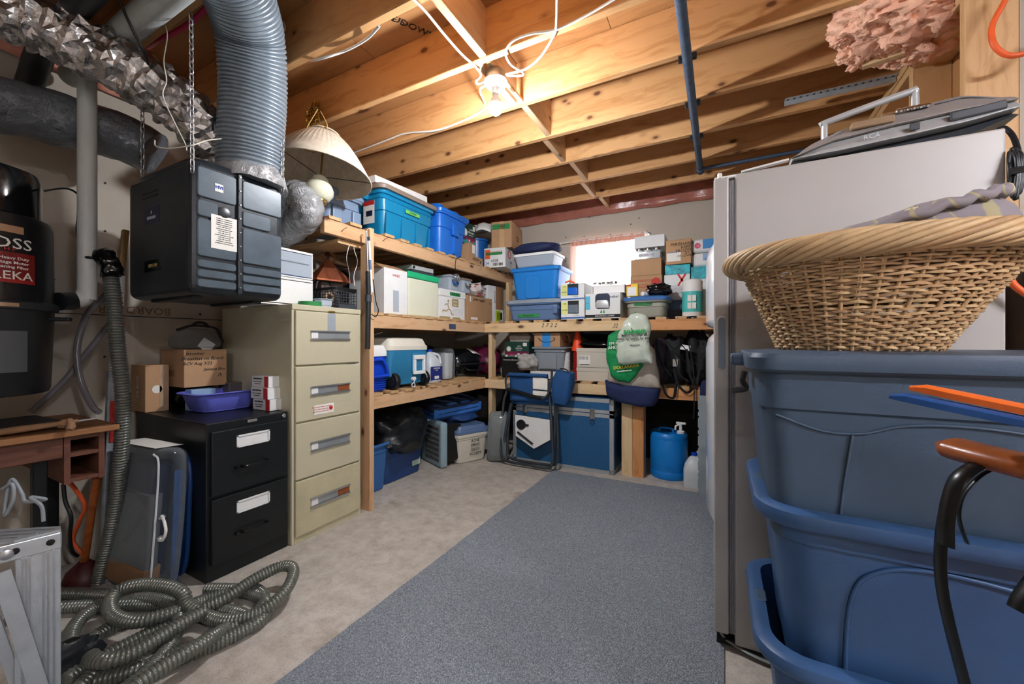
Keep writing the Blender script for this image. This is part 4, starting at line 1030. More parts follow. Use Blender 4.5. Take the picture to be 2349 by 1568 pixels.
hd = smooth_path([(-.16, .03, .10), (-.16, .03, .185), (-.15, .03, .20), (.07, .03, .245), (.085, .03, .235), (.085, .03, .11)], 5)
B().tube(hd, .0115, 10, flat=.7).done('handle', 'silver', st, smooth=60)
rd = at(1872, 330, Y=1.98)
o_ = thing('round_device', 'round silver disc player standing behind the left end of the stereo', 'disc player', (rd.x, 1.98, fz))
B().lathe([(.05, 0), (.052, .05), (.055, .055)], 32).done('body', 'stereo_dark', o_, smooth=40); B().lathe([(.066, .054), (.07, .058), (.07, .085), (.06, .092)], 36).done('lid', 'silver', o_, smooth=40)
# black cable at the freezer's back edge
p = [at(2288, 298, Y=1.70), at(2305, 294, Y=1.69), at(2325, 315, Y=1.66), at(2338, 360, Y=1.63), at(2340, 420, Y=1.62), at(2330, 445, Y=1.62)]
cb = thing('power_cable', 'bundled black power cable hanging behind the freezer edge', 'cable', p[-1])
o0 = V(cb.location)
B().tube(smooth_path([q - o0 for q in p], 8), .0065, 8).done('cord', 'abs', cb, smooth=70)
for k in range(9):
    x = random.uniform(-6, 10)
    pts = [at(2322 + x, 345 + random.uniform(-5, 12), Y=1.62 + .004 * k), at(2334 + x, 355, Y=1.615), at(2338 + x, 400, Y=1.61), at(2330 + x, 440 + random.uniform(-8, 20), Y=1.61), at(2322 + x, 430, Y=1.62), at(2318 + x * .6, 380, Y=1.62)]
    B().tube(smooth_path([q - o0 for q in pts], 6, True), .0045, 6, closed=True).done('cable_loop', 'abs', cb, smooth=70)
B().tube([at(2316, 395, Y=1.612) - o0, at(2352, 388, Y=1.612) - o0], .012, 8).done('tie', 'black', cb)
# dark open shelf beyond the freezer
ds = thing('bookshelf', 'dark wooden open shelf squeezed in behind the freezer at far right', 'shelf', (1.05, 1.86, 0))
wood('dark_wood', '#4b3524', '#2f2015', kn=0)
for x0, x1 in ((-.27, -.25), (.25, .27)): board('side_panel', ds, 1.05 + x0, 1.69, 0, 1.05 + x1, 2.04, 1.36, 'dark_wood')
for z in (.06, .5, .92, 1.34): board('shelf_board', ds, .80, 1.69, z, 1.30, 2.04, z + .02, 'dark_wood')
board('back_panel', ds, .80, 2.042, 0, 1.30, 2.05, 1.36, 'dark_panel')
# ---------------------------------------------------------------- chair rail, strips and dustpans at far right
ch = thing('wooden_chair', 'varnished wooden chair, only its curved top rail showing at right', 'chair', (.55, .55, 0))
rail = [D(2158, 1018, .62), D(2200, 1030, .595), D(2260, 1046, .56), D(2349, 1068, .52), D(2480, 1100, .475), D(2650, 1140, .43)]
o0 = V(ch.location)
pth = smooth_path([q - o0 for q in rail], 8)
B().tube(pth, [.030 * min(1, .35 + .65 * i / 7) for i in range(len(pth))], 14, flat=.55).done('top_rail', 'varnish', ch, smooth=70)
e1, e2 = pth[28], pth[-2]
for e in (e1, e2):
    B().tube([e, V((e.x + .03, e.y - .01, .45)), V((e.x + .05, e.y - .02, 0))], .016, 10).done('back_post', 'varnish', ch, smooth=70)
sx = (e1 + e2) / 2
B().box(-.02, -.22, .43, .40, .2, .455).done('seat', 'varnish', ch, (sx.x + .04, sx.y, 0), bevel=.01)
for y in (-.18, .16): B().tube([(sx.x + .40, sx.y + y, .43), (sx.x + .42, sx.y + y, 0)], .016, 10).done('leg', 'varnish', ch, smooth=70)
mat('rubber', '#141414', .3, var=.1)
def strip(label, pts, w=.012, k=8):
    return tag(B().tube(smooth_path([D(*q) for q in pts], k), w, 8, flat=.35).done('rubber_strip', 'rubber', None, smooth=60), label, 'strip', 'rubber strips draped over the chair')
strip('long black rubber strip hanging down from the chair rail past the frame edge', [(2290, 1058, .56), (2240, 1070, .565), (2195, 1110, .57), (2170, 1170, .575), (2158, 1250, .575), (2160, 1340, .57), (2180, 1440, .56), (2222, 1600, .55)], .0115)
strip('shorter black rubber strip with a cut end hanging from the chair rail', [(2300, 1052, .55), (2250, 1062, .55), (2200, 1095, .55), (2178, 1150, .55), (2170, 1200, .55), (2170, 1250, .55)], .0115)
strip('thin black rubber strip curling inward under the chair rail', [(2300, 1066, .56), (2250, 1090, .57), (2212, 1130, .575), (2200, 1170, .575), (2204, 1205, .575), (2218, 1244, .575)], .005)
strip('black rubber strip end poking in at the right edge', [(2400, 1300, .5), (2349, 1370, .5), (2335, 1400, .5)], .012)
def dustpan(label, p0, p1, m, hl, roll=0):
    q = (p1 - p0).to_track_quat('X', 'Z'); t = thing('dustpan', label, 'dustpan', p0)
    t.rotation_mode = 'QUATERNION'; t.rotation_quaternion = q
    rings = []
    for i in range(11):
        x = hl * i / 10; w_ = .010 + .008 * min(1, i / 3); zt = .012 if i else .006
        rings.append([(x, -w_, 0), (x, -w_, zt * .7), (x, -w_ * .6, zt), (x, w_ * .6, zt), (x, w_, zt * .7), (x, w_, 0)])
    B().loft(rings).done('handle', m, t, smooth=40)
    pan = B(); o_ = [(0, -.03), (.05, -.10), (.20, -.125), (.20, .125), (.05, .10), (0, .03)]
    pan.loft([[(hl + x, y, .0 - .25 * x) for x, y in o_], [(hl + x, y, .003 - .25 * x) for x, y in o_]])
    pan.done('tray', m, t)
    for a, c in (((0, -.03), (.05, -.10)), ((.05, -.10), (.20, -.125)), ((0, .03), (.05, .10)), ((.05, .10), (.20, .125)), ((0, -.03), (0, .03))):
        z = lambda x: -.25 * x
        pan = B().loft([[(hl + a[0], a[1], z(a[0])), (hl + c[0], c[1], z(c[0])), (hl + c[0], c[1], z(c[0]) + (.045 if c[0] < .1 else .012)), (hl + a[0], a[1], z(a[0]) + .045)], [(hl + a[0], a[1] + .003, z(a[0])), (hl + c[0], c[1] + .003, z(c[0])), (hl + c[0], c[1] + .003, z(c[0]) + (.045 if c[0] < .1 else .012)), (hl + a[0], a[1] + .003, z(a[0]) + .045)]])
        pan.done('tray_wall', m, t)
    return t
dustpan('orange plastic dustpan lying on top of the blue one', D(2086, 893, .60), D(2300, 938, .53), mat('pan_orange', '#f0702a', .35), .16)
dustpan('dark blue plastic dustpan under the orange one', D(2040, 912, .60), D(2260, 958, .53), mat('pan_blue', '#1f4c88', .3), .165)
# ---------------------------------------------------------------- old desk at left
DX = -2.36; dy1 = ly(268, DX); dz = .76; pz = at(150, 1112, X=DX).z
dk = thing('desk', 'worn brown wooden desk with two empty drawer slots at left', 'desk', (-2.62, 0, 0))
py0, py1 = ly(147, DX), ly(240, DX)
board('desk_top', dk, XL + .02, -.45, dz - .024, DX + .03, dy1, dz, 'desk_top')
for y in (py0, py1 - .018): board('side_panel', dk, XL + .03, y, pz, DX, y + .018, dz - .025, 'old_desk')
for v in (1046, 1105): z = at(150, v, X=DX).z; board('drawer_rail', dk, XL + .03, py0 + .018, z - .008, DX - .002, py1 - .018, z + .008, 'old_desk')
board('drawer_rail', dk, DX - .03, py0 + .018, dz - .045, DX - .004, py1 - .018, dz - .025, 'old_desk')
board('back_panel', dk, XL + .022, py0, pz, XL + .03, py1, dz - .025, 'dark_wood')
az = at(100, 1058, X=DX).z
board('front_drawer', dk, DX - .30, -.40, az, DX - .002, py0 - .003, dz - .026, 'old_desk')
for y in (-.40, py0 - .07): board('leg', dk, DX - .10, y, 0, DX - .06, y + .04, az, 'black_steel')
board('leg', dk, XL + .05, py1 - .06, 0, XL + .09, py1 - .02, pz, 'black_steel'); board('leg', dk, XL + .05, -.40, 0, XL + .09, -.36, az, 'black_steel')
# things on the desk
tag(B().box(-.19, -.55, 0, .12, .12, .028).done('dark_panel_board', mat('slate', '#23282c', .5, var=.3, vs=20), None, (-2.56, .48, dz + .001), (0, 0, R(3)), bevel=.003), 'dusty black flat board lying on the desk', 'board')
p0, p1 = D(-30, 995, 1.47), D(180, 965, 1.62)
um = thing('folded_umbrella', 'dusty rolled umbrella lying along the front of the desk', 'umbrella', (p0 + p1) / 2)
o0 = V(um.location)
B().tube([p0 - o0, p0 * .7 + p1 * .3 - o0, p1 - o0], [.012, .014, .008], 10).done('canopy', 'card_dark', um, smooth=60)
B().tube([p1 - o0, p1 - o0 + (p1 - p0).normalized() * .05], .004, 8).done('tip', 'steel', um)
b = B().tube(smooth_path([D(140, 978, 1.58), D(150, 966, 1.6), D(165, 968, 1.6), D(160, 985, 1.58)], 5), .012, 10); crumple(b, .008, 50)
o_ = b.done('strap', 'card_dark', um, smooth=60); o_.location = -o0
# poles, plunger, cords under and beside the desk
pl = at(193, 1335, Z=0)
t = thing('plunger', 'reddish wooden-handled plunger standing under the desk', 'plunger', (pl.x, pl.y, 0))
B().lathe([(.075, 0), (.075, .02), (.06, .06), (.03, .09), (.02, .10)], 24).done('cup', mat('dark_red', '#4a1c1c', .5), t, smooth=50)
q = D(222, 1095, 1.75) - V(t.location)
B().tube([(0, 0, .09), q], .0145, 12).done('handle', 'varnish', t, smooth=60)
tubething('orange_cable', 'orange cord drooping under the desk', 'cord', [D(150, 1095, 1.75), D(175, 1125, 1.78), D(195, 1160, 1.8), D(180, 1200, 1.82), D(168, 1240, 1.85), D(195, 1280, 1.86), D(205, 1330, 1.9)], .008, 'cord_orange')
tubething('black_cable', 'black cord hanging from the desk pedestal to the floor', 'cord', [D(145, 1110, 1.7), D(150, 1150, 1.7), D(163, 1185, 1.7), D(160, 1230, 1.72), D(165, 1262, 1.75), D(178, 1275, 1.78)], .007, 'black')
tubething('grey_cable', 'grey cord looped under the left of the desk', 'cord', [D(5, 1120, 1.5), D(28, 1110, 1.5), D(30, 1145, 1.5), D(10, 1180, 1.5), D(25, 1100, 1.52), D(50, 1130, 1.52), D(60, 1150, 1.52), D(105, 1145, 1.52), D(70, 1140, 1.5), D(95, 1160, 1.5), D(100, 1195, 1.5)], .006, 'grey_tape')
t = thing('hockey_stick', 'wooden stick with a white band lettered in red, leaning on the wall behind the hose', 'stick', D(246, 1335, 1.86))
o0 = V(t.location); q0, q1, q2, q3 = D(288, 528, 2.05) - o0, D(276, 632, 2.02) - o0, D(262, 850, 1.95) - o0, D(246, 1330, 1.86) - o0
B().bar(q0, q1, .026, .03, (1, 0, 0)).done('handle', 'broom_wood', t, bevel=.004)
B().bar(q1, q2, .034, .032, (1, 0, 0)).done('shaft', 'white', t, bevel=.004)
B().bar(q2, q3, .05, .03, (1, 0, 0)).done('blade', mat('stick_grey', '#9aa3aa', .5, var=.3, vs=12), t, bevel=.004)
B().bar(q2 * .85 + q3 * .15 + V((.004, 0, 0)), q2 * .65 + q3 * .35 + V((.004, 0, 0)), .03, .03, (1, 0, 0)).done('red_stripe', 'red', t)
text(t, 'WOOD', .05, 'red_ink', q1 * .62 + q2 * .38 + V((.022, -.005, 0)), 'r', roll=-87, sx=1.1, bold=.001)
# ---------------------------------------------------------------- clear bag, blue sled, cardboard by the black cabinet
cbg = at(330, 1335, Z=0)
t = thing('clear_bag', 'clear zipped plastic bedding bag with a rope handle, leaning by the desk', 'bag', (-2.37, .82, 0), rot=(R(-4), 0, R(5)))
b = B(); b.loft([rr(.40, .10, .045, 0), rr(.44, .13, .06, .04), rr(.44, .14, .06, .55), rr(.42, .12, .055, .62), rr(.38, .08, .04, .64)])
crumple(b, .012, 9)
b2 = B().grid(2, 2, lambda u, v: (0, 0, 0))
o_ = b.done('film', clear('bag_film', '#aab2b6', .08, .05), t, smooth=60, sub=2)
for k, (x, y, z, sx_, sy, sz, m_) in enumerate(((-.05, 0, .30, .36, .07, .5, 'navy'), (.02, -.04, .22, .30, .05, .40, 'sheet_white'), (.0, -.035, .06, .36, .06, .10, 'card_dark'), (-.1, -.045, .04, .10, .03, .07, 'green_tape'), (.12, -.05, .3, .06, .03, .03, 'green_tape'))):
    if m_ == 'sheet_white': mat('sheet_white', '#62686d', .7, var=.15)
    bb = B().loft([rr(sx_, sy, .02, -sz / 2), rr(sx_, sy, .02, sz / 2)]); crumple(bb, .012, 8)
    bb.done('folded_cloth', m_, t, (x, y, z + .02), smooth=60)
for s_ in (-1,): B().tube(smooth_path([(.225 + .0, -.07, .02), (.228, -.072, .3), (.215, -.07, .58), (.17, -.07, .625)], 6), .004, 6).done('piping', 'pale_ink', t, (0, 0 if s_ < 0 else .13, 0))
decal(t, 'paper_insert', 'paper', -.17, -.055, .15, .055, .645, 't')
B().tube(smooth_path([(.232, -.05, .36), (.25, -.06, .37), (.29, -.07, .355), (.305, -.07, .32), (.29, -.07, .285), (.25, -.06, .27), (.232, -.05, .27)], 6), .006, 8).done('rope_handle', 'cable', t, smooth=60)
for z in (.36, .27): B().lathe([(.013, 0), (.013, .003), (.007, .004)], 14, Matrix.Rotation(R(90), 4, 'Y')).done('eyelet', 'chrome', t, (.228, -.05, z))
t = thing('toboggan', 'dark blue plastic sled standing on edge against the black cabinet', 'sled', (-2.43, .938, 0), rot=(R(-2), 0, 0))
B().loft([rr(.34, .5, .1, -.012), rr(.40, .58, .12, -.008), rr(.41, .6, .12, .006), rr(.39, .57, .11, .008)], mx=Matrix.Translation((0, 0, .30)) @ Matrix.Rotation(R(90), 4, 'X')).done('shell', mat('sled_blue', '#173c72', .35), t, smooth=50)
B().tube([(.21 * math.copysign(abs(math.cos(a)) ** .4, math.cos(a)), 0, .30 + .295 * math.copysign(abs(math.sin(a)) ** .4, math.sin(a))) for a in [2 * PI * k / 48 for k in range(48)]], .011, 8, closed=True).done('rim', 'sled_blue', t, smooth=60)
B().box(.17, -.05, .005, .185, -.02, .52).done('blue_runner', mat('sled_bright', '#1f5fae', .4), t, bevel=.003)
tag(B().box(-.16, -.004, 0, .16, .004, .68).done('cardboard_sheet', 'card', None, (-2.62, .966, .0), (R(-1), 0, 0)), 'flat cardboard sheet slipped between the black cabinet and the sled', 'cardboard')
# ---------------------------------------------------------------- aluminium ladder, lower left
c0 = D(140, 1218, 1.04); c1 = D(40, 1218, .985)
ld = thing('stepladder', 'aluminium stepladder standing folded at the lower left edge', 'ladder', (c0.x, c0.y, 0), rz=math.degrees(math.atan2(c0.y - c1.y, c0.x - c1.x)))
lw = (c0 - c1).length; lz = c0.z
B().box(-lw, 0, .0, 0, .028, lz).done('side_rail', 'alu', ld, bevel=.002)
for x in (.012, .022, .03, .052, .058, .064, .088, .096, .104):
    if x < lw: B().box(-x - .0018, -.002, .0, -x + .0018, 0, lz - .045).done('groove_ridge', 'steel', ld)
B().box(-lw - .03, -.006, lz - .042, .001, -.001, lz).done('hinge_plate', 'alu', ld, bevel=.004)
for x in (-.018, -.075): B().lathe([(.008, 0), (.007, .004), (.003, .005)], 12, Matrix.Translation((x, -.006, lz - .02)) @ Matrix.Rotation(R(90), 4, 'X')).done('rivet', 'screw', ld, smooth=40)
B().lathe([(.014, 0), (.012, .006), (.004, .009)], 14, Matrix.Translation((-lw - .012, -.006, lz - .022)) @ Matrix.Rotation(R(90), 4, 'X')).done('pivot', 'steel', ld, smooth=40)
tpz = lz - .001
B().loft([[(0, 0, tpz), (0, .03, tpz), (-.40, .36, tpz + .01), (-.52, .30, tpz + .01), (-lw, 0, tpz)], [(0, 0, tpz + .006), (0, .03, tpz + .006), (-.40, .36, tpz + .016), (-.52, .30, tpz + .016), (-lw, 0, tpz + .006)]]).done('top_cap', 'alu', ld)
for k in range(3): B().bar((-.01 - .03 * k, .012, tpz + .007), (-.42 - .03 * k, .33 - .008 * k, tpz + .017), .003, .003).done('cap_ridge', 'steel', ld)
B().bar((-lw - .02, -.012, lz - .06), (-.01, -.012, .10), .03, .006, (0, 1, 0)).done('brace', 'alu', ld)
B().bar((-lw + .04, -.016, .20), (.02, -.016, -.0 + .02), .035, .01, (0, 1, 0)).done('brace', 'alu', ld)
for s_ in (.06, .10): B().bar((-lw - s_, .05, lz - .05), (-lw - s_ + .10, .05, .05), .02, .025, (0, 1, 0)).done('rear_leg', 'alu' if s_ < .08 else 'copper', ld)
B().box(-lw - .3, .05, .0, -lw - .28, .08, lz - .02).done('rear_rail', 'alu', ld)
t = bag('plastic_bag', 'clear plastic bag with dark contents lying beside the ladder foot', 'plastic bag', tuple(at(155, 1560, Z=0)), (.05, .16, .12), 'abs', 4.2, .3, 4)
# ---------------------------------------------------------------- on the black cabinet
KT = .741
loc, w, d, h = LF(333, 387, 838, KT, .17, -2.72)
carton('cardboard_box', 'brown cardboard box with a round white sticker, standing upright on the black cabinet', loc, w, d, h, 90, texts=(('LIFE BOX', .035, -.0, h * .5, 'pale_ink', 'l', 90),), decals=(('packing_tape', mat('tape_shiny', '#b59a80', .15), w * .10, 0, w * .5, h),))
o_ = B().lathe([(.022, 0), (.022, .0008)], 20, Matrix.Translation((0, -d / 2, h * .48)) @ Matrix.Rotation(R(90), 4, 'X')).done('sticker', 'paper', bpy.data.objects[[o.name for o in bpy.data.objects if o.name.startswith('cardboard_box')][-1]])
loc, w, d, h = LF(422, 520, 802, .868, .27, -2.60)
carton('cardboard_box', 'brown cardboard box with handwritten notes, on the black cabinet', loc, w, d, h, 90, texts=(('Jetsetter', .026, -w * .26, h - .022, 'pen'), ('Breakfast on Board', .026, -w * .08, h - .05, 'pen'), ('RCV Aug 3/23', .024, -w * .2, h - .078, 'pen'), ('Jamaica Blue', .022, w * .2, h * .46, 'pen'), ('^', .05, w * .3, h * .25, 'pen')), decals=(('print_patch', 'card_dark', -.03, h * .28, .05, h * .45, 'l'),))
bag('plastic_bundle', 'black shiny plastic bundle under the handwritten box', 'bundle', (-2.76, loc[1] - .0, KT), (.22, .22, .128), 'black_gloss', 2.2, .12, 4)
zb = loc[2] + h
t = thing('zip_bag', 'clear plastic zip bag with black trim on the handwritten box', 'bag', (-2.70, loc[1] - .01, zb), 90)
b = B(); n = 20
b.loft([rr(.22, .16, .05, .001), rr(.23, .17, .05, .04), rr(.20, .13, .05, .09), rr(.13, .06, .03, .125)])
crumple(b, .008, 14); b.done('film', 'bag_film', t, smooth=70, sub=1)
B().tube(smooth_path([(-.09, -.0, .11), (-.03, -.02, .135), (.05, -.02, .135), (.10, -.03, .115), (.115, -.06, .04)], 6), .007, 8).done('trim', 'black', t, smooth=60)
B().tube(smooth_path([(-.03, -.02, .133), (0, -.02, .155), (.04, -.02, .152), (.06, -.02, .13)], 6), .012, 8, flat=.6).done('handle', 'black', t, smooth=60)
B().box(-.02, -.05, .01, .05, -.045, .07).done('white_bracket', 'white', t, rot=(0, R(35), 0))
# purple dish pan
loc, w, d, h = LF(460, 600, 905, KT, .24, -2.39)
t = thing('dish_pan', 'open periwinkle-blue plastic dish pan on the black cabinet', 'dish pan', (loc[0], loc[1], KT), 90)
tote_body(w * 1.02, d, .105, .22, .045, .003, .014, .008).done('body', mat('periwinkle', '#6f77e2', .4, var=.04), t, smooth=40)
tag(B().box(-.06, -.035, 0, .06, .035, .115).done('blue_carton', mat('pale_blue', '#8fb0d0', .6), None, (-2.60, loc[1] - .06, KT + .0), (0, 0, R(90)), bevel=.003), 'pale blue carton half hidden behind the dish pan', 'box')
# three small white boxes
for k, (u0, u1, lab) in enumerate(((597, 640, 'bottom'), (597, 636, 'middle'), (604, 650, 'top'))):
    loc, w, d, h = LF(u0 + 16, u1 + 10, 900, KT, .11, -2.20)
    hh = .062
    carton('medicine_box', 'small white box with a red end stripe, %s of the three by the tan cabinet' % lab, (loc[0] - .01 * k, loc[1] - .006 * k, KT + .001 + k * (hh + .001)), w, d + .05, hh, 90 , m='white_card', group='small white boxes on the black cabinet', decals=(('stripe', 'red', -d / 2 - .02, 0, -d / 2 + .015, hh, 'l'),), texts=(('PRESCRIPTION', .012, .02, hh * .75, 'ink', 'l'), ('keep in a cool dry place', .008, .02, hh * .5, 'ink', 'l'), ('store below 25 C', .008, .02, hh * .3, 'ink', 'l')))
tag(B().box(-.07, -.06, 0, .07, .06, .14).done('storage_case', clear('smoke', '#6b6560', .2, .75), None, (-2.62, ly(575, -2.5) - .02, KT), (0, 0, R(90)), bevel=.008), 'smoky see-through plastic case behind the small white boxes', 'case')
# ---------------------------------------------------------------- on the tan cabinet
TT = 1.331
clear('drawer_plastic', '#c9d4de', .25, .5)
for k, (z, vt) in enumerate(((TT, 645), (TT + .166, 572))):
    loc, w, d, h = LF(585, 718, vt, z, .30, -2.21)
    h = .163
    t = thing('drawer_tower', ('white plastic drawer unit standing on the tan cabinet' if k == 0 else 'white-framed clear plastic drawer stacked on the white one'), 'drawer unit', (loc[0], loc[1], z), 90, 'stacked plastic drawers on the tan cabinet')
    for q in ((-w / 2, -d / 2, 0, w / 2, d / 2, .008), (-w / 2, -d / 2, h - .014, w / 2, d / 2, h), (-w / 2, -d / 2, .008, -w / 2 + .008, d / 2, h - .014), (w / 2 - .008, -d / 2, .008, w / 2, d / 2, h - .014)):
        B().box(*q).done('frame_panel', 'white', t, bevel=.003)
    B().box(-w / 2 + .01, -d / 2 - .004, .012, w / 2 - .01, -d / 2, h - .018).done('drawer_front', 'white' if k == 0 else 'drawer_plastic', t, bevel=.003)
    if k: B().box(-w / 2 + .02, -d / 2 - .012, h - .075, w / 2 - .03, -d / 2 - .004, h - .06).done('pull', 'drawer_plastic', t, bevel=.003); B().box(-w / 2 + .05, -d / 2 + .02, .012, w / 2 - .02, 0, .045).done('contents', mat('folder_blue', '#3a64b8', .4), t)
t = tag(B().lathe([(.038, 0), (.062, .0), (.062, .024), (.038, .024)], 40, cap=False).done('tape_roll', 'green_tape', None, tuple(at(711, 697, X=-2.145)[:2]) + (TT + .0005,), smooth=30), 'roll of green masking tape at the front of the tan cabinet', 'tape roll')
p = at(742, 697, X=-2.14)
t = thing('small_tub', 'small clear plastic tub beside the green tape roll', 'tub', (p.x, p.y, TT), 90)
tote_body(.085, .07, .05, .12, .012, .002, .004, .006).done('body', 'drawer_plastic', t, smooth=40)
# black lattice basket
loc, w, d, h = LF(757, 829, 660, TT, .34, -2.13)
t = thing('lattice_basket', 'black plastic lattice basket with a handle on the tan cabinet', 'basket', (loc[0], loc[1], TT), 90)
h = .135; w = .16
B().box(-w / 2, -d / 2, 0, w / 2, d / 2, .006).done('base', 'black', t)
B().loft([rr(w + .012, d + .012, .02, h - .018), rr(w + .016, d + .016, .02, h)], False, False).done('rim', 'black', t, solid=.003)
g = mat('crate_grey', '#3c4148', .4)
b = B()
for sx_ in (-1, 1):
    for k in range(15): y = -d / 2 + d * k / 14; b.box(sx_ * w / 2 - .0015, y - .002, 0, sx_ * w / 2 + .0015, y + .002, h)
    for k in range(7): b.box(sx_ * w / 2 - .0015, -d / 2, .018 * k, sx_ * w / 2 + .0015, d / 2, .018 * k + .0035)
for sy in (-1, 1):
    for k in range(9): x = -w / 2 + w * k / 8; b.box(x - .002, sy * d / 2 - .0015, 0, x + .002, sy * d / 2 + .0015, h)
    for k in range(7): b.box(-w / 2, sy * d / 2 - .0015, .018 * k, w / 2, sy * d / 2 + .0015, .018 * k + .0035)
o_ = b.done('lattice', g, t); o_['kind'] = 'stuff'
B().box(-w / 2 + .02, -d / 2 - .004, -.0, w / 2 - .0, -d / 2, .03).done('label_plate', g, t)
B().tube(smooth_path([(-.06, .05, h), (-.05, .05, h + .05), (-.03, .05, h + .07), (.03, .05, h + .07), (.05, .05, h + .05), (.07, .05, h)], 5), .008, 8, flat=.5).done('handle', 'black', t, smooth=60)
# copper-roofed bird houses
mat('mosaic', '#5a4f48', .7, var=.6, vs=140, bump=.6, bs=160)
def birdhouse(label, u, vb, X, s_):
    p = at(u, CY, X=X); t = thing('birdhouse', label, 'birdhouse', (X, p.y, TT), 75)
    B().box(-.07 * s_, -.07 * s_, 0, .07 * s_, .07 * s_, .20 * s_).done('body', 'mosaic', t, bevel=.003)
    B().loft([[(x, y, z) for x, y in ((-k, -k), (k, -k), (k, k), (-k, k))] for k, z in ((.115 * s_, .19 * s_), (.115 * s_, .20 * s_), (.05 * s_, .28 * s_), (.012 * s_, .34 * s_))]).done('roof', 'copper', t)
    B().lathe([(.012 * s_, .335 * s_), (.01 * s_, .365 * s_), (.024 * s_, .37 * s_), (.004 * s_, .40 * s_)], 10).done('finial', mat('rust', '#5f3a26', .8).name, t, smooth=40)
    B().tube([(.05 * s_ * math.cos(a), .01, .36 * s_ + .03 * s_ * math.sin(a)) for a in [2 * PI * k / 20 for k in range(20)]], .003, 6, closed=True).done('hanger_ring', 'copper', t, smooth=60)
    B().lathe([(.022 * s_, 0), (.03 * s_, .004), (.018 * s_, .008)], 20, Matrix.Translation((-.02 * s_, -.07 * s_, .09 * s_)) @ Matrix.Rotation(R(90), 4, 'X')).done('entry_ring', 'slat', t, smooth=40)
    B().lathe([(.016 * s_, 0), (.016 * s_, .009)], 18, Matrix.Translation((-.02 * s_, -.07 * s_, .09 * s_)) @ Matrix.Rotation(R(90), 4, 'X')).done('entry_hole', 'black', t)
    return t
birdhouse('copper-roofed mosaic birdhouse standing behind the lattice basket', 752, 660, -2.42, 1.05)
birdhouse('second copper-roofed birdhouse half hidden behind the clear drawer', 700, 660, -2.62, .98)
b = B().tube([(0, -.14, 0), (0, .14, 0)], .055, 24)
t = thing('rolled_mat', 'black rolled mat with an orange strip behind the lattice basket', 'mat', (-2.60, ly(795, -2.60), TT + .15))
b.done('roll', 'black', t, smooth=50); B().box(-.01, -.13, .054, .02, .05, .058).done('orange_strip', 'cord_orange', t)
tag(B().box(-.10, -.15, 0, .10, .15, .094).done('dark_case', 'abs', None, (-2.62, ly(795, -2.60), TT), bevel=.01), 'black case under the rolled mat on the tan cabinet', 'case')
for k, (u, pts) in enumerate(((800, [(803, 555), (795, 590), (800, 620), (803, 650)]), (815, [(816, 550), (812, 570), (820, 600), (812, 630), (813, 655)]))):
    tubething('hanging_wire', ('grey' if k == 0 else 'white') + ' wire hanging from the upper shelf beam ' + ('left of the other' if k == 0 else 'next to the post'), 'wire', [at(a, v, X=-2.135) for a, v in pts], .0022, 'cable' if k else 'steel', 6)
# ================================================================ upper left shelf
X0 = -2.13
mat('tote_grey', '#7f93ad', .4, var=.04); mat('tote_teal', '#1480ad', .3, var=.04); mat('tote_bright', '#2173d6', .3, var=.04); mat('lid_taupe', '#8d7c6f', .45, var=.05)
mat('tote_blue', '#1f7fd0', .3, var=.04); mat('tote_slate', '#5a7398', .4, var=.05); mat('tote_sage', '#9a9a8c', .45, var=.05); mat('lid_blue', '#3f6fae', .4); mat('lid_grey', '#8d9aa4', .45)
loc, w, d, h = LF(748, 830, 430, Z2, .42, -2.26)
t = tote('storage_tote', 'grey-blue plastic tote at the near end of the upper left shelf', (loc[0], loc[1], Z2), w, d, h, 'tote_grey', 90, 'tote_grey', taper=.1, steps=((h * .62, 0), (h * .63, .008)))
for x in (-.1, .06): B().box(x, -d / 2 - .012, .02, x + .07, -d / 2 + .03, h * .6).done('rib', 'tote_grey', t, bevel=.006)
loc, w, d, h = LF(874, 996, 430, Z2, .40, X0)
t = tote('storage_tote', 'teal blue plastic tote with a taupe lid on the upper left shelf', (loc[0], loc[1], Z2), w * .97, d, h, 'tote_teal', 90, None, taper=.13, r=.05, lip=.014, steps=((h * .56, 0), (h * .57, .008), (h * .80, .008), (h * .81, .014)))
tw_ = w * .97
for k in range(4): B().box(-tw_ / 2 + .05 + k * (tw_ - .1) / 3 - .004, -d / 2 + .006, .02, -tw_ / 2 + .05 + k * (tw_ - .1) / 3 + .004, -d / 2 + .03, h * .55).done('rib', 'tote_teal', t, bevel=.003, rot=(R(2.4), 0, 0))
for s_ in (-1, 1): B().loft([rr(.05, .12, .012, h - .06), rr(.07, .14, .014, h - .045), rr(.07, .14, .014, h - .012)]).done('handle', 'tote_teal', t, (s_ * (tw_ / 2 + .012), 0, 0), smooth=40, bevel=0)
lid_part(tw_ + .02, d + .02, h + .012, 'lid_taupe', t, .05, .026, .026, .0, .06)
tape_label(t, 'DAMIAN', -.06, .10, h * .66, h * .74, -d / 2 - .012, 'lime_tape')
q = decal(t, 'product_label', 'paper', -.13, h * .28, -.02, h * .78, -tw_ / 2 - .004, 'l'); decal(t, 'product_label', 'red', -.13, h * .68, -.02, h * .78, -tw_ / 2 - .0052, 'l'); decal(t, 'product_label', 'navy', -.11, h * .44, -.05, h * .56, -tw_ / 2 - .0052, 'l')
bt = thing('box_lid', 'shallow white cardboard box lid lying on the teal tote', 'box lid', (loc[0] - .01, loc[1] - .02, Z2 + h + .052), rot=(R(0), R(-3), R(91)))
B().box(-tw_ / 2 - .02, -d / 2 + .02, 0, tw_ / 2 - .02, d / 2 - .02, .05).done('tray', 'white', bt, bevel=.003)
loc, w, d, h = LF(1008, 1074, 478, Z2, .40, X0 + .01)
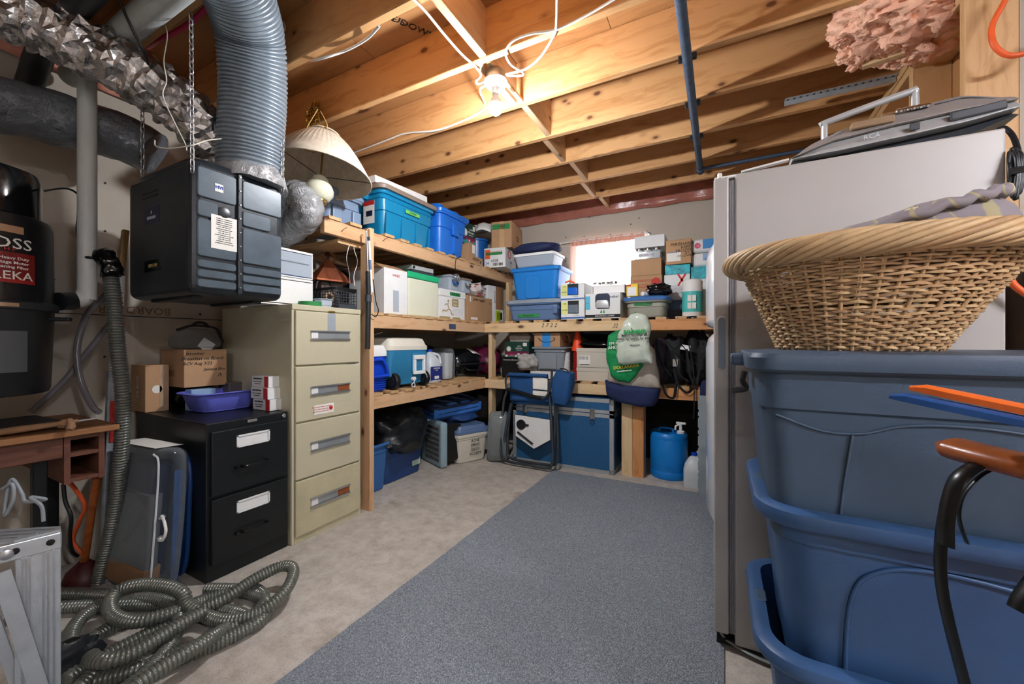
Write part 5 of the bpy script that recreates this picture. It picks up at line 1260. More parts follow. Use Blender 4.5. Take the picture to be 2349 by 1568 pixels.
t = tote('storage_tote', 'bright blue plastic tote with a humped lid on the upper left shelf', (loc[0], loc[1], Z2), w, d, h, 'tote_bright', 92, 'tote_bright', taper=.16, r=.06, steps=((h * .62, 0), (h * .63, .008)))
for x in (-w * .26, w * .26): B().loft([rr(w * .34, d * .8, .05, h + .02), rr(w * .28, d * .7, .05, h + .075), rr(w * .22, d * .6, .05, h + .082)]).done('lid_hump', 'tote_bright', t, (x, 0, 0), smooth=35)
B().box(-.05, -d / 2 - .018, h * .5, .05, -d / 2 + .01, h * .80).done('handle', 'tote_bright', t, bevel=.01)
B().box(-.006, -d / 2 - .0, .03, .006, -d / 2 + .03, h * .5).done('rib', 'tote_bright', t, bevel=.003)
# corner end of the upper left shelf
loc, w, d, h = LF(1074, 1108, 582, Z2, .30, X0 + .02)
carton('cardboard_box', 'low brown carton marked kitchen at the far end of the upper shelf', loc, w, d, h, 90, texts=(('kitchen', .04, 0, h * .6, 'pen'), ('E', .05, w * .3, h * .3, 'pen')))
z = Z2 + h + .001
loc2, w2, d2, h2 = LF(1076, 1090, 556, z, .22, X0 + .0)
carton('cardboard_box', 'small brown carton with a white slip on the kitchen carton', (loc2[0], loc2[1], z), w2, d2, .12, 90, decals=(('slip', 'paper', 0, .03, .05, .11),))
mat('coffee_green', '#143f35', .5); mat('coffee_maroon', '#6d1f45', .5); mat('coffee_teal', '#2f9a94', .5)
def coffee_box(label, loc, w, d, h, rz, s1):
    t = carton('coffee_pod_box', label, loc, w, d, h, rz, 'coffee_green', texts=((s1, h * .10, w * .1, h * .70, 'paper'), ('VERONA', h * .13, w * .1, h * .56, 'paper'), ('DARK ROAST', h * .06, w * .1, h * .44, 'paper')), decals=(('band', 'coffee_maroon', -w / 2, h * .16, w / 2, h * .36), ('band', 'coffee_teal', -w / 2, 0, w / 2, h * .16), ('barcode', 'paper', w * .26, h * .70, w * .42, h * .92)))
    e = B().lathe([(h * .17, 0), (h * .17, .001)], 24, Matrix.Translation((-w * .33, -d / 2, h * .52)) @ Matrix.Rotation(R(90), 4, 'X')).done('emblem', 'paper', t)
    B().tube([(h * .14 * math.cos(a), 0, h * .14 * math.sin(a)) for a in [2 * PI * k / 20 for k in range(20)]], .0015, 5, closed=True).done('emblem_ring', 'green_ink', e, (-w * .33, -d / 2 - .0012, h * .52))
    for k in range(9): B().box(-.012, -.0006, -.008, .012, 0, .008).done('print_dot', random.choice(('red', 'paper', 'coffee_teal', 'pink')), t, (-w * .42 + k * w * .1, -d / 2 - .0012, random.uniform(.04, .2) * h))
    return t
mat('pink', '#d8436a', .5)
coffee_box('dark green coffee pod box on the small carton at the corner', (loc2[0] - .02, loc2[1] + .03, z + .121), .22, .16, .21, 90, 'CAFFE')
loc, w, d, h = LF(1090, 1120, 551, Z2, .26, -2.24)
t = thing('waste_bin', 'round blue plastic bin on the upper shelf beside the cartons', 'bin', (-2.33, ly(1103, -2.24) + .05, Z2))
B().lathe([(.10, 0), (.125, .30), (.135, .302), (.135, .325), (.128, .325), (.12, .30), (.095, .01)], 36).done('body', mat('bin_deep', '#1d5fa6', .3), t, smooth=40)
p = at(1132, 622, X=-2.16)
# corner cartons sit square to the back shelf
loc, w, d, h = BF(1108, 1153, 582, Z2, .33, 3.52)
h = .20
t = carton('printed_box', 'white printed box with a green tape label at the corner of the upper shelf', (loc[0], loc[1], Z2), w, d, h, 8, 'white_card', texts=(('COLD PACK', .025, w * .05, h * .8, 'red_ink'), ('6038', .04, -.0, h * .34, 'ink'), ('24', .04, -w * .36, h * .22, 'blue_ink'), ('24', .04, 0, h * .35, 'blue_ink', 'r')), decals=(('print_patch', 'cord_orange', -w * .46, h * .45, -w * .22, h * .92), ('tape_label', 'green_tape', -w * .42, h * .64, w * .36, h * .78), ('barcode', 'paper', -w * .1, h * .06, w * .4, h * .22)))
for k in range(14): B().box(0, -.0005, 0, random.choice((.003, .006)), 0, .03).done('barcode_bar', 'ink', t, (-w * .08 + k * w * .033, -d / 2 - .0012, h * .08))
B().tube([(.0, .045 * math.cos(a), h * .72 + .04 * math.sin(a)) for a in [2 * PI * k / 24 for k in range(24)]], .006, 6, closed=True, flat=.3).done('print_ring', 'red', t, (w / 2 + .001, -.05, 0))
loc3, w3, d3, h3 = BF(1121, 1151, 533, Z2 + h + .001, .40, 3.53)
t = carton('cardboard_box', 'tall brown carton with green tape on the white printed box', (loc3[0] + .03, loc3[1], Z2 + h + .001), .22, d3 * .9, .27, 10, decals=(('tape_label', 'green_tape', -.10, .19, .09, .245), ('packing_tape', 'tape', -.02, 0, .03, .27)), texts=(('household', .02, 0, .22, 'ink'), ('this side up', .022, .02, .14, 'ink', 'r'), ('fragile', .022, .02, .11, 'ink', 'r')))
carton('cardboard_box', 'brown carton pushed against the corner behind the blue bin', (-2.62, 3.80, Z2), .28, .3, .40, 0)
t = thing('paper_roll', 'loose roll of white paper on the cartons at the corner', 'paper roll', (-2.42, 3.62, 2.29), 20)
B().tube([(-.24, 0, .045), (.24, 0, .065)], .045, 20).done('roll', 'white', t, smooth=50)
B().grid(6, 6, lambda u, v: (.10 + .16 * u, -.05 - .10 * v, .09 - .10 * v * v + .02 * math.sin(u * 4))).done('loose_end', 'white', t, smooth=60, solid=.002)
# ================================================================ middle left shelf
X1 = -2.15
loc, w, d, h = LF(881, 934, 612, Z1, .36, X1)
t = carton('cardboard_box', 'tall white cardboard box with open flaps on the middle shelf', loc, w, d, h, 90, 'white_card', open_=True, texts=(('WINES', .025, 0, h * .86, 'red_ink'),))
B().bar((0, -d / 2, h), (0, -d / 2 + .12, h + .05), w * .96, .004, (0, 0, 1)).done('flap', 'card', t); B().bar((-w / 2, 0, h), (-w / 2 - .05, 0, h + .01), d * .96, .004).done('flap', 'card', t)
decal(t, 'packing_tape', 'drawer_plastic', -.03, .02, .03, .18, -d / 2)
loc, w, d, h = LF(937, 1006, 635, Z1, .33, X1)
t = thing('foam_cooler_box', 'cream foam box with a bright green lid on the middle shelf', 'cooler', (loc[0], loc[1], Z1), 90)
B().box(-w / 2, -d / 2, 0, w / 2, d / 2, h - .001).done('body', mat('cream', '#d9dbc4', .7, var=.03), t, bevel=.012)
B().box(-w / 2 - .004, -d / 2 - .004, h, w / 2 + .004, d / 2 + .004, h + .05).done('lid', mat('lid_green', '#17b277', .4), t, bevel=.008)
zz_ = Z1 + h + .051
loc4 = (loc[0] + .05, loc[1] + .02, zz_)
t = thing('router', 'silver electronic box lying on the green-lidded foam box', 'electronics', loc4, 88)
B().box(-.13, -.09, 0, .13, .09, .025).done('base', 'stereo_dark', t, bevel=.004); B().box(-.13, -.09, .026, .13, .09, .065).done('casing', 'silver', t, bevel=.006); B().lathe([(.012, 0), (.012, .003)], 14, Matrix.Translation((-.11, -.09, .045)) @ Matrix.Rotation(R(90), 4, 'X')).done('socket', 'black', t)
loc, w, d, h = LF(1008, 1066, 660, Z1, .34, X1)
t = thing('file_box', 'white file storage box with a gold running figure on the middle shelf', 'box', (loc[0], loc[1], Z1), 90)
B().box(-w / 2, -d / 2, 0, w / 2, d / 2, h - .045).done('body', 'white', t, bevel=.002); B().box(-w / 2 - .006, -d / 2 - .006, h - .062, w / 2 + .006, d / 2 + .006, h).done('lid', 'white', t, bevel=.003)
mat('gold_print', '#a8986a', .6, var=0)
decal(t, 'brand_patch', 'gold_print', -.01, h * .44, .09, h * .72, -d / 2); text(t, 'SPECIAL', .018, 'paper', (.04, -d / 2 - .0016, h * .62)); text(t, 'PREMIUM', .014, 'paper', (.04, -d / 2 - .0016, h * .50))
for pts in ([(-.07, .56), (-.075, .46), (-.06, .36), (-.10, .27), (-.14, .30), (-.15, .22)], [(-.06, .36), (-.03, .28), (-.02, .18), (.01, .15)], [(-.07, .52), (-.11, .50), (-.12, .45)]):
    B().tube([(x, -d / 2 - .001, h * z_) for x, z_ in pts], .007, 6, flat=.3).done('runner_print', 'gold_print', t)
B().lathe([(.012, 0), (.012, .001)], 14, Matrix.Translation((-.065, -d / 2, h * .62)) @ Matrix.Rotation(R(90), 4, 'X')).done('runner_print', 'gold_print', t)
for k in range(5): decal(t, 'ruled_line', 'lid_grey', .0, h * (.36 - k * .05), w * .42, h * (.36 - k * .05) + .0015, -d / 2)
decal(t, 'gold_stripe', 'gold_print', -w / 2, 0, -w * .1, h * .08, -d / 2); decal(t, 'gold_stripe', 'gold_print', 0, 0, w * .3, h * .08, -d / 2)
tape_label(t, 'FOR SALE', -.05, .11, h - .05, h - .018, -d / 2 - .007, 'green_tape')
zt = Z1 + h + .001
for k, (u, lab) in enumerate(((1020, 'clear plastic tub with a blue handle on the file box'), (1050, 'clear plastic tub with a brown lid on the file box'))):
    p = at(u, CY, X=-2.24); t = thing('clear_tub', lab, 'tub', (p.x, p.y + .02, zt), 90, 'clear tubs on the file box')
    tote_body(.15, .20, .12, .1, .02, .002, .004, .006).done('body', 'drawer_plastic', t, smooth=40)
    B().box(-.08, -.105, .12, .08, .105, .138).done('lid', 'lid_taupe' if k else 'drawer_plastic', t, bevel=.006)
    B().tube(smooth_path([(-.035, -.10, .09), (-.03, -.115, .06), (.03, -.115, .06), (.035, -.10, .09)], 5), .007, 8).done('handle', 'tote_bright' if not k else 'smoke', t, smooth=60)
loc, w, d, h = LF(1073, 1129, 676, Z1, .33, X1)
carton('cardboard_box', 'brown cardboard box lettered great nuggets on the middle shelf', loc, w, d, h, 90, texts=(('great nuggets.', .04, -.02, h * .88, 'ink'), ('12', .03, w * .4, h * .8, 'ink')), decals=(('address_label', 'paper', -w * .38, h * .06, -w * .12, h * .16), ('white_tear', 'paper', -w * .42, h * .76, -w * .38, h * .97)))
bag('shopping_bag', 'white plastic bag with red rings on the great nuggets box', 'plastic bag', (loc[0] + .02, loc[1] - .02, Z1 + h), (.28, .34, .15), mat('bag_red_white', '#d8cfc9', .4, var=.25, vs=12).name, 3.1, .35, 4)
for r_ in (.035, .06): B().tube([(-.02, r_ * math.cos(a), .08 + r_ * math.sin(a)) for a in [2 * PI * k / 24 for k in range(24)]], .007, 6, closed=True, flat=.4).done('red_ring', 'red_ink', [o for o in bpy.data.objects if o.name.startswith('shopping_bag')][-1], (.17, 0, 0), (0, R(-14), 0))
loc, w, d, h = LF(1128, 1158, 650, Z1, .09, X1 + .0)
t = carton('tall_white_box', 'tall narrow white box with lime print at the end of the middle shelf', (loc[0] - .1, loc[1] - .02, Z1), w, .26, .40, 84, 'white_card', decals=(('lime_print', mat('lime', '#b7d433', .5).name, w * .0, .02, w * .3, .14), ('screen_print', 'black', w * .1, .04, w * .42, .12)), texts=(('electronics', .03, -.02, .28, 'ink', 'f', 90),))
B().box(.0, -.131, .15, w / 2, -.129, .40).done('dark_print', 'card_dark', t)
t = thing('key_ring', 'bunch of small metal clips hanging from a nail on the upper beam', 'clips', at(1047, 632, X=-2.085))
o0 = V(t.location)
B().tube([at(1057, 588, X=-2.085) - o0, at(1046, 594, X=-2.08) - o0, at(1044, 610, X=-2.08) - o0, at(1047, 622, X=-2.08) - o0], .003, 6).done('wire_loop', 'screw', t)
for k in range(4): B().tube([(.01 + .012 * math.cos(a), .022 * math.cos(a), .02 * math.sin(a) - .01) for a in [2 * PI * j / 14 for j in range(14)]], .005, 6, closed=True).done('clip', 'steel', t, (0, (k - 1.5) * .012, -.006 * k), (0, 0, R(30 * k)), smooth=60)
bag('dark_tarp', 'folded black plastic tarp stuffed at the back of the middle shelf', 'tarp', (-2.68, 2.25, Z1), (.3, .55, .34), 'black_gloss', 6.1, .2, 4)
bag('dark_tarp', 'crumpled black plastic sheet behind the file box', 'tarp', (-2.70, 2.95, Z1), (.28, .6, .30), 'black_gloss', 7.1, .2, 4)
# ================================================================ lower left shelf
X2 = -2.16
mat('cooler_blue', '#1446c8', .3, var=.04); mat('cooler_teal', '#2b7ba6', .45, var=.06, vs=40, bump=.15, bs=300)
loc, w, d, h = LF(838, 889, 806, Z0, .36, X2 + .02)
t = thing('cooler', 'small bright blue cooler with a white lid next to the shelf post', 'cooler', (loc[0], loc[1], Z0), 90)
h = .25
B().loft([rr(w * .9, d * .9, .03, 0), rr(w * .94, d * .92, .03, .03), rr(w, d, .035, .12), rr(w, d, .035, h)]).done('body', 'cooler_blue', t, smooth=40)
for k in range(6): B().box(-w * .46, -d / 2 - .004 + .012 * (5 - k) / 5, .012 + k * .016, w * .46, -d / 2 + .03, .020 + k * .016).done('rib', 'cooler_blue', t, bevel=.002)
B().loft([rr(w + .012, d + .012, .035, h), rr(w + .012, d + .012, .035, h + .03), rr(w - .02, d - .02, .03, h + .075), rr(w - .05, d - .05, .03, h + .08)]).done('lid', 'white', t, smooth=40)
B().tube(smooth_path([(-w * .3, -d / 2 - .01, .22), (w * .2, -d / 2 - .02, .22), (w * .42, -d / 2 - .02, .12), (w * .30, -d / 2 - .02, .11), (-w * .4, -d / 2 - .02, .11)], 5), .011, 8).done('handle', 'cooler_blue', t, smooth=60)
B().tube(smooth_path([(w * .1, 0, h + .07), (w * .5, 0, h + .14), (w * 1.1, .0, h + .175)], 6), .008, 8, flat=.5).done('tilted_handle', 'white', t, smooth=60)
loc, w, d, h = LF(895, 984, 770, Z0, .36, X2 + .05)
t = thing('wheeled_cooler', 'large teal wheeled cooler with a cream lid on the lower left shelf', 'cooler', (loc[0], loc[1], Z0), 90)
h = .29
B().loft([rr(w * .84, d * .86, .04, .03), rr(w * .86, d * .88, .04, .075), rr(w * .98, d * .96, .045, .10), rr(w, d, .045, h)]).done('body', 'cooler_teal', t, smooth=40)
B().loft([rr(w + .006, d + .006, .045, h), rr(w + .006, d + .006, .045, h + .03), rr(w - .01, d - .01, .045, h + .035), rr(w - .05, d - .05, .04, h + .085), rr(w - .12, d - .12, .04, h + .095)]).done('lid', 'off_white', t, smooth=40)
b = B(); x0, x1, z0, z1 = .02, .15, .10, .25
for q in ((x0, z0, x1, z0 + .025), (x0, z1 - .035, x1, z1), (x0, z0 + .025, x0 + .022, z1 - .035), (x1 - .022, z0 + .025, x1, z1 - .035)): b.box(q[0], -d / 2 - .022, q[1], q[2], -d / 2 + .0, q[3])
b.done('tow_handle', 'white', t, bevel=.004)
B().box(x0 - .008, -d / 2 - .004, z0 + .02, x1 + .008, -d / 2, z1 + .02).done('handle_recess', 'cooler_teal', t, bevel=.003)
for s_ in (-1, 1):
    wh = B().lathe([(.02, -.022), (.055, -.022), (.062, -.014), (.062, .014), (.055, .022), (.02, .022)], 32, Matrix.Rotation(R(90), 4, 'Y')).done('wheel', 'rubber', t, (s_ * (w / 2 - .05), -d / 2 + .02, .062), smooth=40)
    B().lathe([(.035, -.026), (.036, .026)], 20, Matrix.Rotation(R(90), 4, 'Y')).done('hub', 'abs', wh)
B().lathe([(.018, 0), (.018, .03), (.012, .034)], 18, Matrix.Translation((.045, -d / 2 + .03, .065)) @ Matrix.Rotation(R(90), 4, 'X')).done('drain_plug', 'white', t, smooth=40)
B().tube([(.018 * math.cos(a) + .025, -d / 2 - .004, .018 + .016 * math.sin(a)) for a in [2 * PI * k / 18 for k in range(18)]], .0035, 6, closed=True).done('plug_ring', 'white', t, smooth=60)
B().tube([(.045, -d / 2, .055), (.035, -d / 2 - .002, .04), (.03, -d / 2 - .003, .032)], .0025, 6).done('plug_strap', 'white', t)
mat('jug_white', '#cfd6da', .35, alpha=1, var=.05)
def jug(label, loc, s_, rz, lab=None):
    t = thing('water_jug', label, 'jug', loc, rz)
    w, d, h = .15 * s_, .15 * s_, .26 * s_
    B().loft([rr(w * .94, d * .94, .03 * s_, 0), rr(w, d, .035 * s_, .012), rr(w, d, .035 * s_, h * .52), rr(w * .9, d * .9, .035 * s_, h * .66), rr(w * .5, d * .5, .03 * s_, h * .86), rr(.04 * s_, .04 * s_, .019 * s_, h * .9), rr(.04 * s_, .04 * s_, .019 * s_, h * .96)]).done('body', 'jug_white', t, smooth=50)
    B().lathe([(.023 * s_, h * .93), (.023 * s_, h), (.02 * s_, h + .002)], 18).done('cap', 'cooler_blue', t, smooth=40)
    B().tube(smooth_path([(w * .12, -d * .1, h * .88), (w * .42, -d * .3, h * .80), (w * .5, -d * .36, h * .55)], 6), .011 * s_, 8).done('handle', 'jug_white', t, smooth=60)
    if lab:
        decal(t, 'label', 'navy_label', -w * .48, .02, w * .48, h * .48, -d / 2 - .0004); text(t, lab, .022, 'paper', (0, -d / 2 - .002, h * .42)); text(t, 'PURE', .014, 'paper', (0, -d / 2 - .002, h * .36)); B().box(-.03, -.0005, .03, .03, 0, .055).done('label_print', 'paper', t, (0, -d / 2 - .0014, 0))
    return t
mat('navy_label', '#23327c', .4)
p = at(997, 883, X=X2 - .06); jug('white plastic jug with a dark blue label on the lower left shelf', (p.x - .06, p.y, Z0), 1.1, 90, 'VINEGAR')
p = at(1021, CY, X=-2.3)
t = thing('zip_bag', 'clear plastic bedding bag standing on the lower left shelf', 'bag', (-2.33, p.y, Z0), 90)
b = B().loft([rr(.13, .2, .03, 0), rr(.14, .22, .03, .03), rr(.14, .22, .03, .26), rr(.12, .16, .03, .30)]); crumple(b, .006, 18); b.done('film', 'bag_film', t, smooth=50, sub=1)
bb = B().loft([rr(.11, .18, .03, 0), rr(.11, .18, .03, .24)]); crumple(bb, .01, 14); bb.done('bedding', 'white_card', t, (0, 0, .01), smooth=60)
# kettle grill
p = at(1072, 862, X=-2.32)
t = thing('kettle_grill', 'black portable gas grill on the lower left shelf', 'grill', (-2.40, p.y, Z0), 78)
b = B(); rings = []
for k in range(7):
    a = k / 6 * PI / 2; rings.append(rr(.40 * math.cos(a * .72), .28 * math.cos(a * .80), .10, .15 + .13 * math.sin(a)))
b.loft(rings).done('lid', mat('grill_black', '#14171a', .18, var=.1), t, smooth=50)
B().loft([rr(.28, .2, .07, .03), rr(.38, .27, .09, .09), rr(.40, .28, .10, .145)]).done('bowl', 'grill_black', t, smooth=50)
B().tube(smooth_path([(-.17, -.13, .14), (-.16, -.17, .13), (.16, -.17, .13), (.17, -.13, .14)], 5), .009, 8).done('handle', 'abs', t, smooth=60)
B().tube(smooth_path([(-.09, -.14, .10), (-.07, -.20, .07), (.09, -.20, .07), (.11, -.14, .10)], 5), .008, 8).done('side_handle', 'abs', t, smooth=60)
B().box(-.19, -.145, .11, -.15, -.13, .15).done('latch', 'steel', t, bevel=.003)
for x in (-.14, .14):
    for y in (-.09, .09): B().tube([(x, y, .06), (x * 1.1, y * 1.1, 0)], .007, 8).done('leg', 'abs', t)
B().grid(5, 5, lambda u, v: (.02 + .24 * u, -.06 - .10 * v + .04 * u, .285 - .05 * u - .05 * v + .01 * math.sin(u * 5))).done('manual_sheet', 'paper', t, smooth=60, solid=.001)
bag('rolled_tent', 'black soft bag behind the grill on the lower left shelf', 'bag', (-2.68, 2.98, Z0), (.3, .7, .34), 'black', 9.3, .2, 3)
bag('sleeping_bag', 'maroon sleeping bag in the corner behind the post', 'sleeping bag', (-2.30, 3.72, Z0), (.34, .28, .30), mat('maroon', '#661b3d', .35, var=.3, vs=12).name, 1.3, .25, 3.5)
# ================================================================ floor, left side
mat('bin_mid', '#33639f', .35, var=.05)
p = at(848, 1127, Z=0)
t = thing('recycling_bin', 'blue open recycling bin on the floor beside the shelf post', 'bin', (-2.42, ly(862, -2.3) - .02, 0), 90)
tote_body(.24, .34, .36, .16, .05, .004, .018, .022, ((.29, 0), (.292, .006))).done('body', 'bin_mid', t, smooth=35)
yb_ = (ly(885, -2.3) + ly(975, -2.3)) / 2
t = thing('storage_tote', 'dark blue tote under the black plastic bag on the floor', 'bin', (-2.50, at(925, CY, X=-2.32).y, 0), 90)
tw_ = ly(975, -2.3) - ly(876, -2.3)
tote_body(tw_, .42, .30, .12, .06, .004, .012, .02, ((.20, 0), (.205, .006))).done('body', mat('bin_navy', '#1e3f74', .35, var=.05), t, smooth=35)
decal(t, 'product_label', mat('mint', '#b9d4c2', .6).name, tw_ * .18, .06, tw_ * .38, .20, -.2).rotation_euler = (R(-3.4), 0, 0)
bag('garbage_bag', 'black plastic garbage bag heaped over the dark blue tote', 'garbage bag', (-2.44, at(925, CY, X=-2.30).y - .01, .22), (.50, .58, .33), mat('bag_black', '#14171a', .3, var=.2, bump=.5, bs=25).name, 5.7, .28, 3.2, 44)
bag('garbage_bag', 'black plastic bag bulging behind the recycling bin', 'garbage bag', (-2.66, 2.12, 0), (.36, .42, .56), 'bag_black', 8.7, .25, 3.2, 36)
p0 = at(1028, 1068, Z=0)
t = thing('plastic_bin', 'black plastic crate tipped on its side with a clear lid facing the tote', 'crate', (p0.x - .16, p0.y - .0, .004), 66)
B().box(-.035, -.20, 0, .035, .20, .40).done('lid', mat('frost', '#8fa6b0', .35, var=.08), t, bevel=.02, seg=3)
for k in range(7): B().box(-.038, -.16, .05 + k * .046, -.033, .10, .078 + k * .046).done('lid_cell', 'smoke', t)
B().loft([rr(.36, .36, .03, 0), rr(.32, .32, .03, .16)], mx=Matrix.Translation((.035, 0, .20)) @ Matrix.Rotation(R(90), 4, 'Y')).done('tub', 'black', t, smooth=35)
mat('mat_blue', '#1d3f74', .6, var=.1); mat('mat_pale', '#3d79c8', .6, var=.1)
t = thing('sleeping_pad', 'folded dark blue quilted sleeping pad lying under the lower shelf', 'sleeping pad', (-2.42, at(1045, CY, X=-2.32).y, .42), rot=(R(7), R(-3), R(72)))
for k in range(3): bb = B().loft([rr(.56, .36, .05, k * .042), rr(.58, .38, .06, k * .042 + .02), rr(.56, .36, .05, k * .042 + .039)]); crumple(bb, .006, 10); bb.done('fold', 'mat_blue' if k < 2 else mat('mat_dark', '#1b2740', .7, var=.2, vs=30), t, smooth=50)
for x in (-.10, .06): B().box(x, -.16, .122, x + .10, -.12, .127).done('strap', 'mat_pale', t)
B().box(-.28, -.188, .03, .28, -.184, .11).done('edge_band', 'mat_pale', t)
t = thing('storage_tote', 'cream tote with a slate-blue lid and handwriting on the floor', 'bin', (-2.225, 3.19, 0), 66)
tote_body(.34, .42, .29, .12, .04, .004, .010, .05, ((.22, 0), (.225, .008))).done('body', 'off_white', t, smooth=35)
lid_part(.35, .43, .29, 'tote_slate', t, .04, .012, .03, .03, .05)
for k, s_ in enumerate(('ACNE', 'SERIES', 'SEEDS', 'ACCEPT')): text(t, s_, .035, 'ink', (.02, -.205, .20 - .04 * k), shear=.2)
bag('rolled_mat', 'dark blue rolled bag on the cream tote', 'bag', (-2.27, 3.24, .35), (.26, .30, .07), 'mat_blue', 3.9, .2, 3)
p = at(1135, 1062, Z=0)
t = thing('zip_bag', 'crinkled clear plastic bag with dark bedding on the floor in the corner', 'bag', (p.x - .03, p.y + .12, 0), 25)
b = B().loft([rr(.17, .20, .05, 0), rr(.20, .24, .06, .03), rr(.20, .24, .06, .42), rr(.15, .17, .05, .46)]); crumple(b, .014, 12); b.done('film', clear('film_dark', '#aeb8ba', .1, .35), t, smooth=35, sub=1)
bb = B().loft([rr(.16, .2, .05, 0), rr(.17, .21, .05, .40)]); crumple(bb, .014, 14); bb.done('bedding', 'hose_dark', t, (0, 0, .02), smooth=60)

# pole and rod hanging on the front of the shelf post
PX = -2.03
t = thing('telescoping_pole', 'black telescoping pole hanging on the front of the shelf post', 'pole', at(843, 800, X=PX))
o0 = V(t.location); q = lambda u, v, x=PX: at(u, v, X=x) - o0
B().tube([q(843, 800), q(845, 690)], .017, 14).done('lower_tube', 'abs', t, smooth=50); B().tube([q(845, 692), q(845, 676)], .022, 14).done('collar', 'crate_grey', t, smooth=50)
b = B(); pth = [q(845, 676).lerp(q(844, 622), k / 24) for k in range(25)]; b.tube(pth, [.0165 if k % 2 else .0145 for k in range(25)], 12).done('grip', 'abs', t, smooth=50)
B().tube([q(844, 622), q(841, 530)], .007, 10).done('upper_tube', 'steel', t, smooth=50)
B().tube(smooth_path([q(856, 640), q(862, 690), q(868, 712), q(862, 726), q(852, 720)], 6), .003, 6).done('wrist_strap', 'black', t, smooth=60)
t = thing('white_rod', 'slim white rod tied beside the black pole on the shelf post', 'rod', at(853, 670, X=PX + .01))
o0 = V(t.location)
B().tube([q(853, 670, PX + .012), q(846, 545, PX + .012)], .0075, 10).done('shaft', 'white', t, smooth=50); B().tube([q(846, 552, PX + .012), q(845.5, 543, PX + .012)], .0085, 10).done('cap', 'navy', t, smooth=50)
B().tube([q(850, 618, PX + .013), q(848.5, 596, PX + .013)], .0079, 10).done('printed_band', 'tote_slate', t, smooth=50)
B().tube(smooth_path([q(838, 532, PX), q(846, 524, PX + .01), q(848, 530, PX + .01)], 5), .0025, 6).done('tie', 'gold_cord', t)
# ================================================================ curtain
t = thing('curtain_rod', 'thin white curtain rod above the window', 'curtain rod', at(1390, 545, Y=YB - .05))
o0 = V(t.location); r0, r1 = at(1283, 557, Y=YB - .05), at(1487, 534, Y=YB - .05); r1.z = r0.z = (r0.z + r1.z) / 2
B().tube([r0 - o0, r1 - o0], .006, 10).done('rod', 'white', t, smooth=60)
for q in (r0, r1): B().box(-.008, 0, -.01, .008, .05, .01).done('bracket', 'white', t, q - o0); B().lathe([(.004, -.01), (.009, 0), (.004, .01)], 12, Matrix.Rotation(R(90), 4, 'Y')).done('finial', 'steel', t, q - o0)
m, nt, b_, N, L = _new('sheer')
tr = N('ShaderNodeBsdfTransparent'); tl = N('ShaderNodeBsdfTranslucent'); df = N('ShaderNodeBsdfDiffuse')
tl.inputs[0].default_value = lin('#f3d2c4'); df.inputs[0].default_value = lin('#eecabb')
m1 = N('ShaderNodeMixShader'); m1.inputs[0].default_value = .5; m2 = N('ShaderNodeMixShader'); m2.inputs[0].default_value = .55
L(tl.outputs[0], m1.inputs[1]); L(df.outputs[0], m1.inputs[2]); L(tr.outputs[0], m2.inputs[1]); L(m1.outputs[0], m2.inputs[2]); L(m2.outputs[0], nt.nodes['Material Output'].inputs[0]); MC['sheer'] = m
cx0_, cx1_ = at(1308, 560, Y=YB - .05).x, at(1478, 560, Y=YB - .05).x
zt = r0.z
cu = thing('curtain', 'sheer peach curtain gathered on the rod over the window', 'curtain', ((cx0_ + cx1_) / 2, YB - .05, zt))
W_ = cx1_ - cx0_
def folds(u, v, amp): return amp * math.sin(u * 95) + amp * .6 * math.sin(u * 41 + 1)
B().grid(120, 3, lambda u, v: (-W_ / 2 + W_ * u, folds(u, v, .008), .012 - .06 * v)).done('heading', mat('peach', '#e3a892', .8, var=.1), cu, smooth=80)
B().grid(120, 10, lambda u, v: (-W_ / 2 + W_ * u + .015 * v * math.sin(u * 9), folds(u, v, .010) + .004, -.05 - .66 * v)).done('panel', 'sheer', cu, smooth=80)
for x in (-W_ * .47, W_ * .02, W_ * .47): B().grid(8, 8, lambda u, v: (x + (.05 + .01 * math.sin(v * 5)) * (u - .5), -.012 + .012 * math.sin(u * 9), -.045 - .6 * v * (1 if abs(x) > .1 else .7))).done('fold', 'sheer', cu, smooth=80)
# ================================================================ back shelf, upper level
Y1 = 3.46
loc, w, d, h = BF(1162, 1284, 690, Z1, .40, Y1 - .03)
t = tote('storage_tote', 'slate-blue low tote with a grey lid at the left of the back shelf', (loc[0], loc[1], Z1), w * .95, d, h - .02, 'tote_slate', 0, 'lid_grey', taper=.08, steps=((h * .5, 0), (h * .52, .006)))
tape_label(t, 'Garage Sale', -w * .28, w * .12, h * .16, h * .32, -d / 2 + .006, 'green_tape')
B().box(w * .38, -d / 2 - .012, h * .3, w * .46, -d / 2 + .02, h * .6).done('latch', 'tote_slate', t, bevel=.004)
z = Z1 + h + .006
loc, w, d, h = BF(1170, 1283, 622, z, .38, Y1)
t = tote('storage_tote', 'tall bright blue tote stacked on the slate-blue one', (loc[0], loc[1], z), w * .96, d, h, 'tote_blue', 0, 'tote_blue', taper=.14, r=.045, lip=.010, liph=.02)
B().loft([rr(.16, .22, .03, 0), rr(.15, .21, .03, .006)], mx=Matrix.Translation((-.02, -d / 2 + .012, h * .42)) @ Matrix.Rotation(R(90 + 4), 4, 'X')).done('emboss', 'tote_blue', t, smooth=40)
z2 = z + h + .032
loc, w, d, h = BF(1176, 1272, 587, z2, .30, Y1 + .03)
t = tote('clear_bin', 'clear plastic bin with a white lid on the bright blue tote', (loc[0], loc[1], z2), w * .95, d, .12, 'drawer_plastic', 0, None, taper=.12, r=.03, lip=.006, liph=.012)
lid_part(w * .95, d, .12, 'white', t, .03, .010, .016, .004, .04)
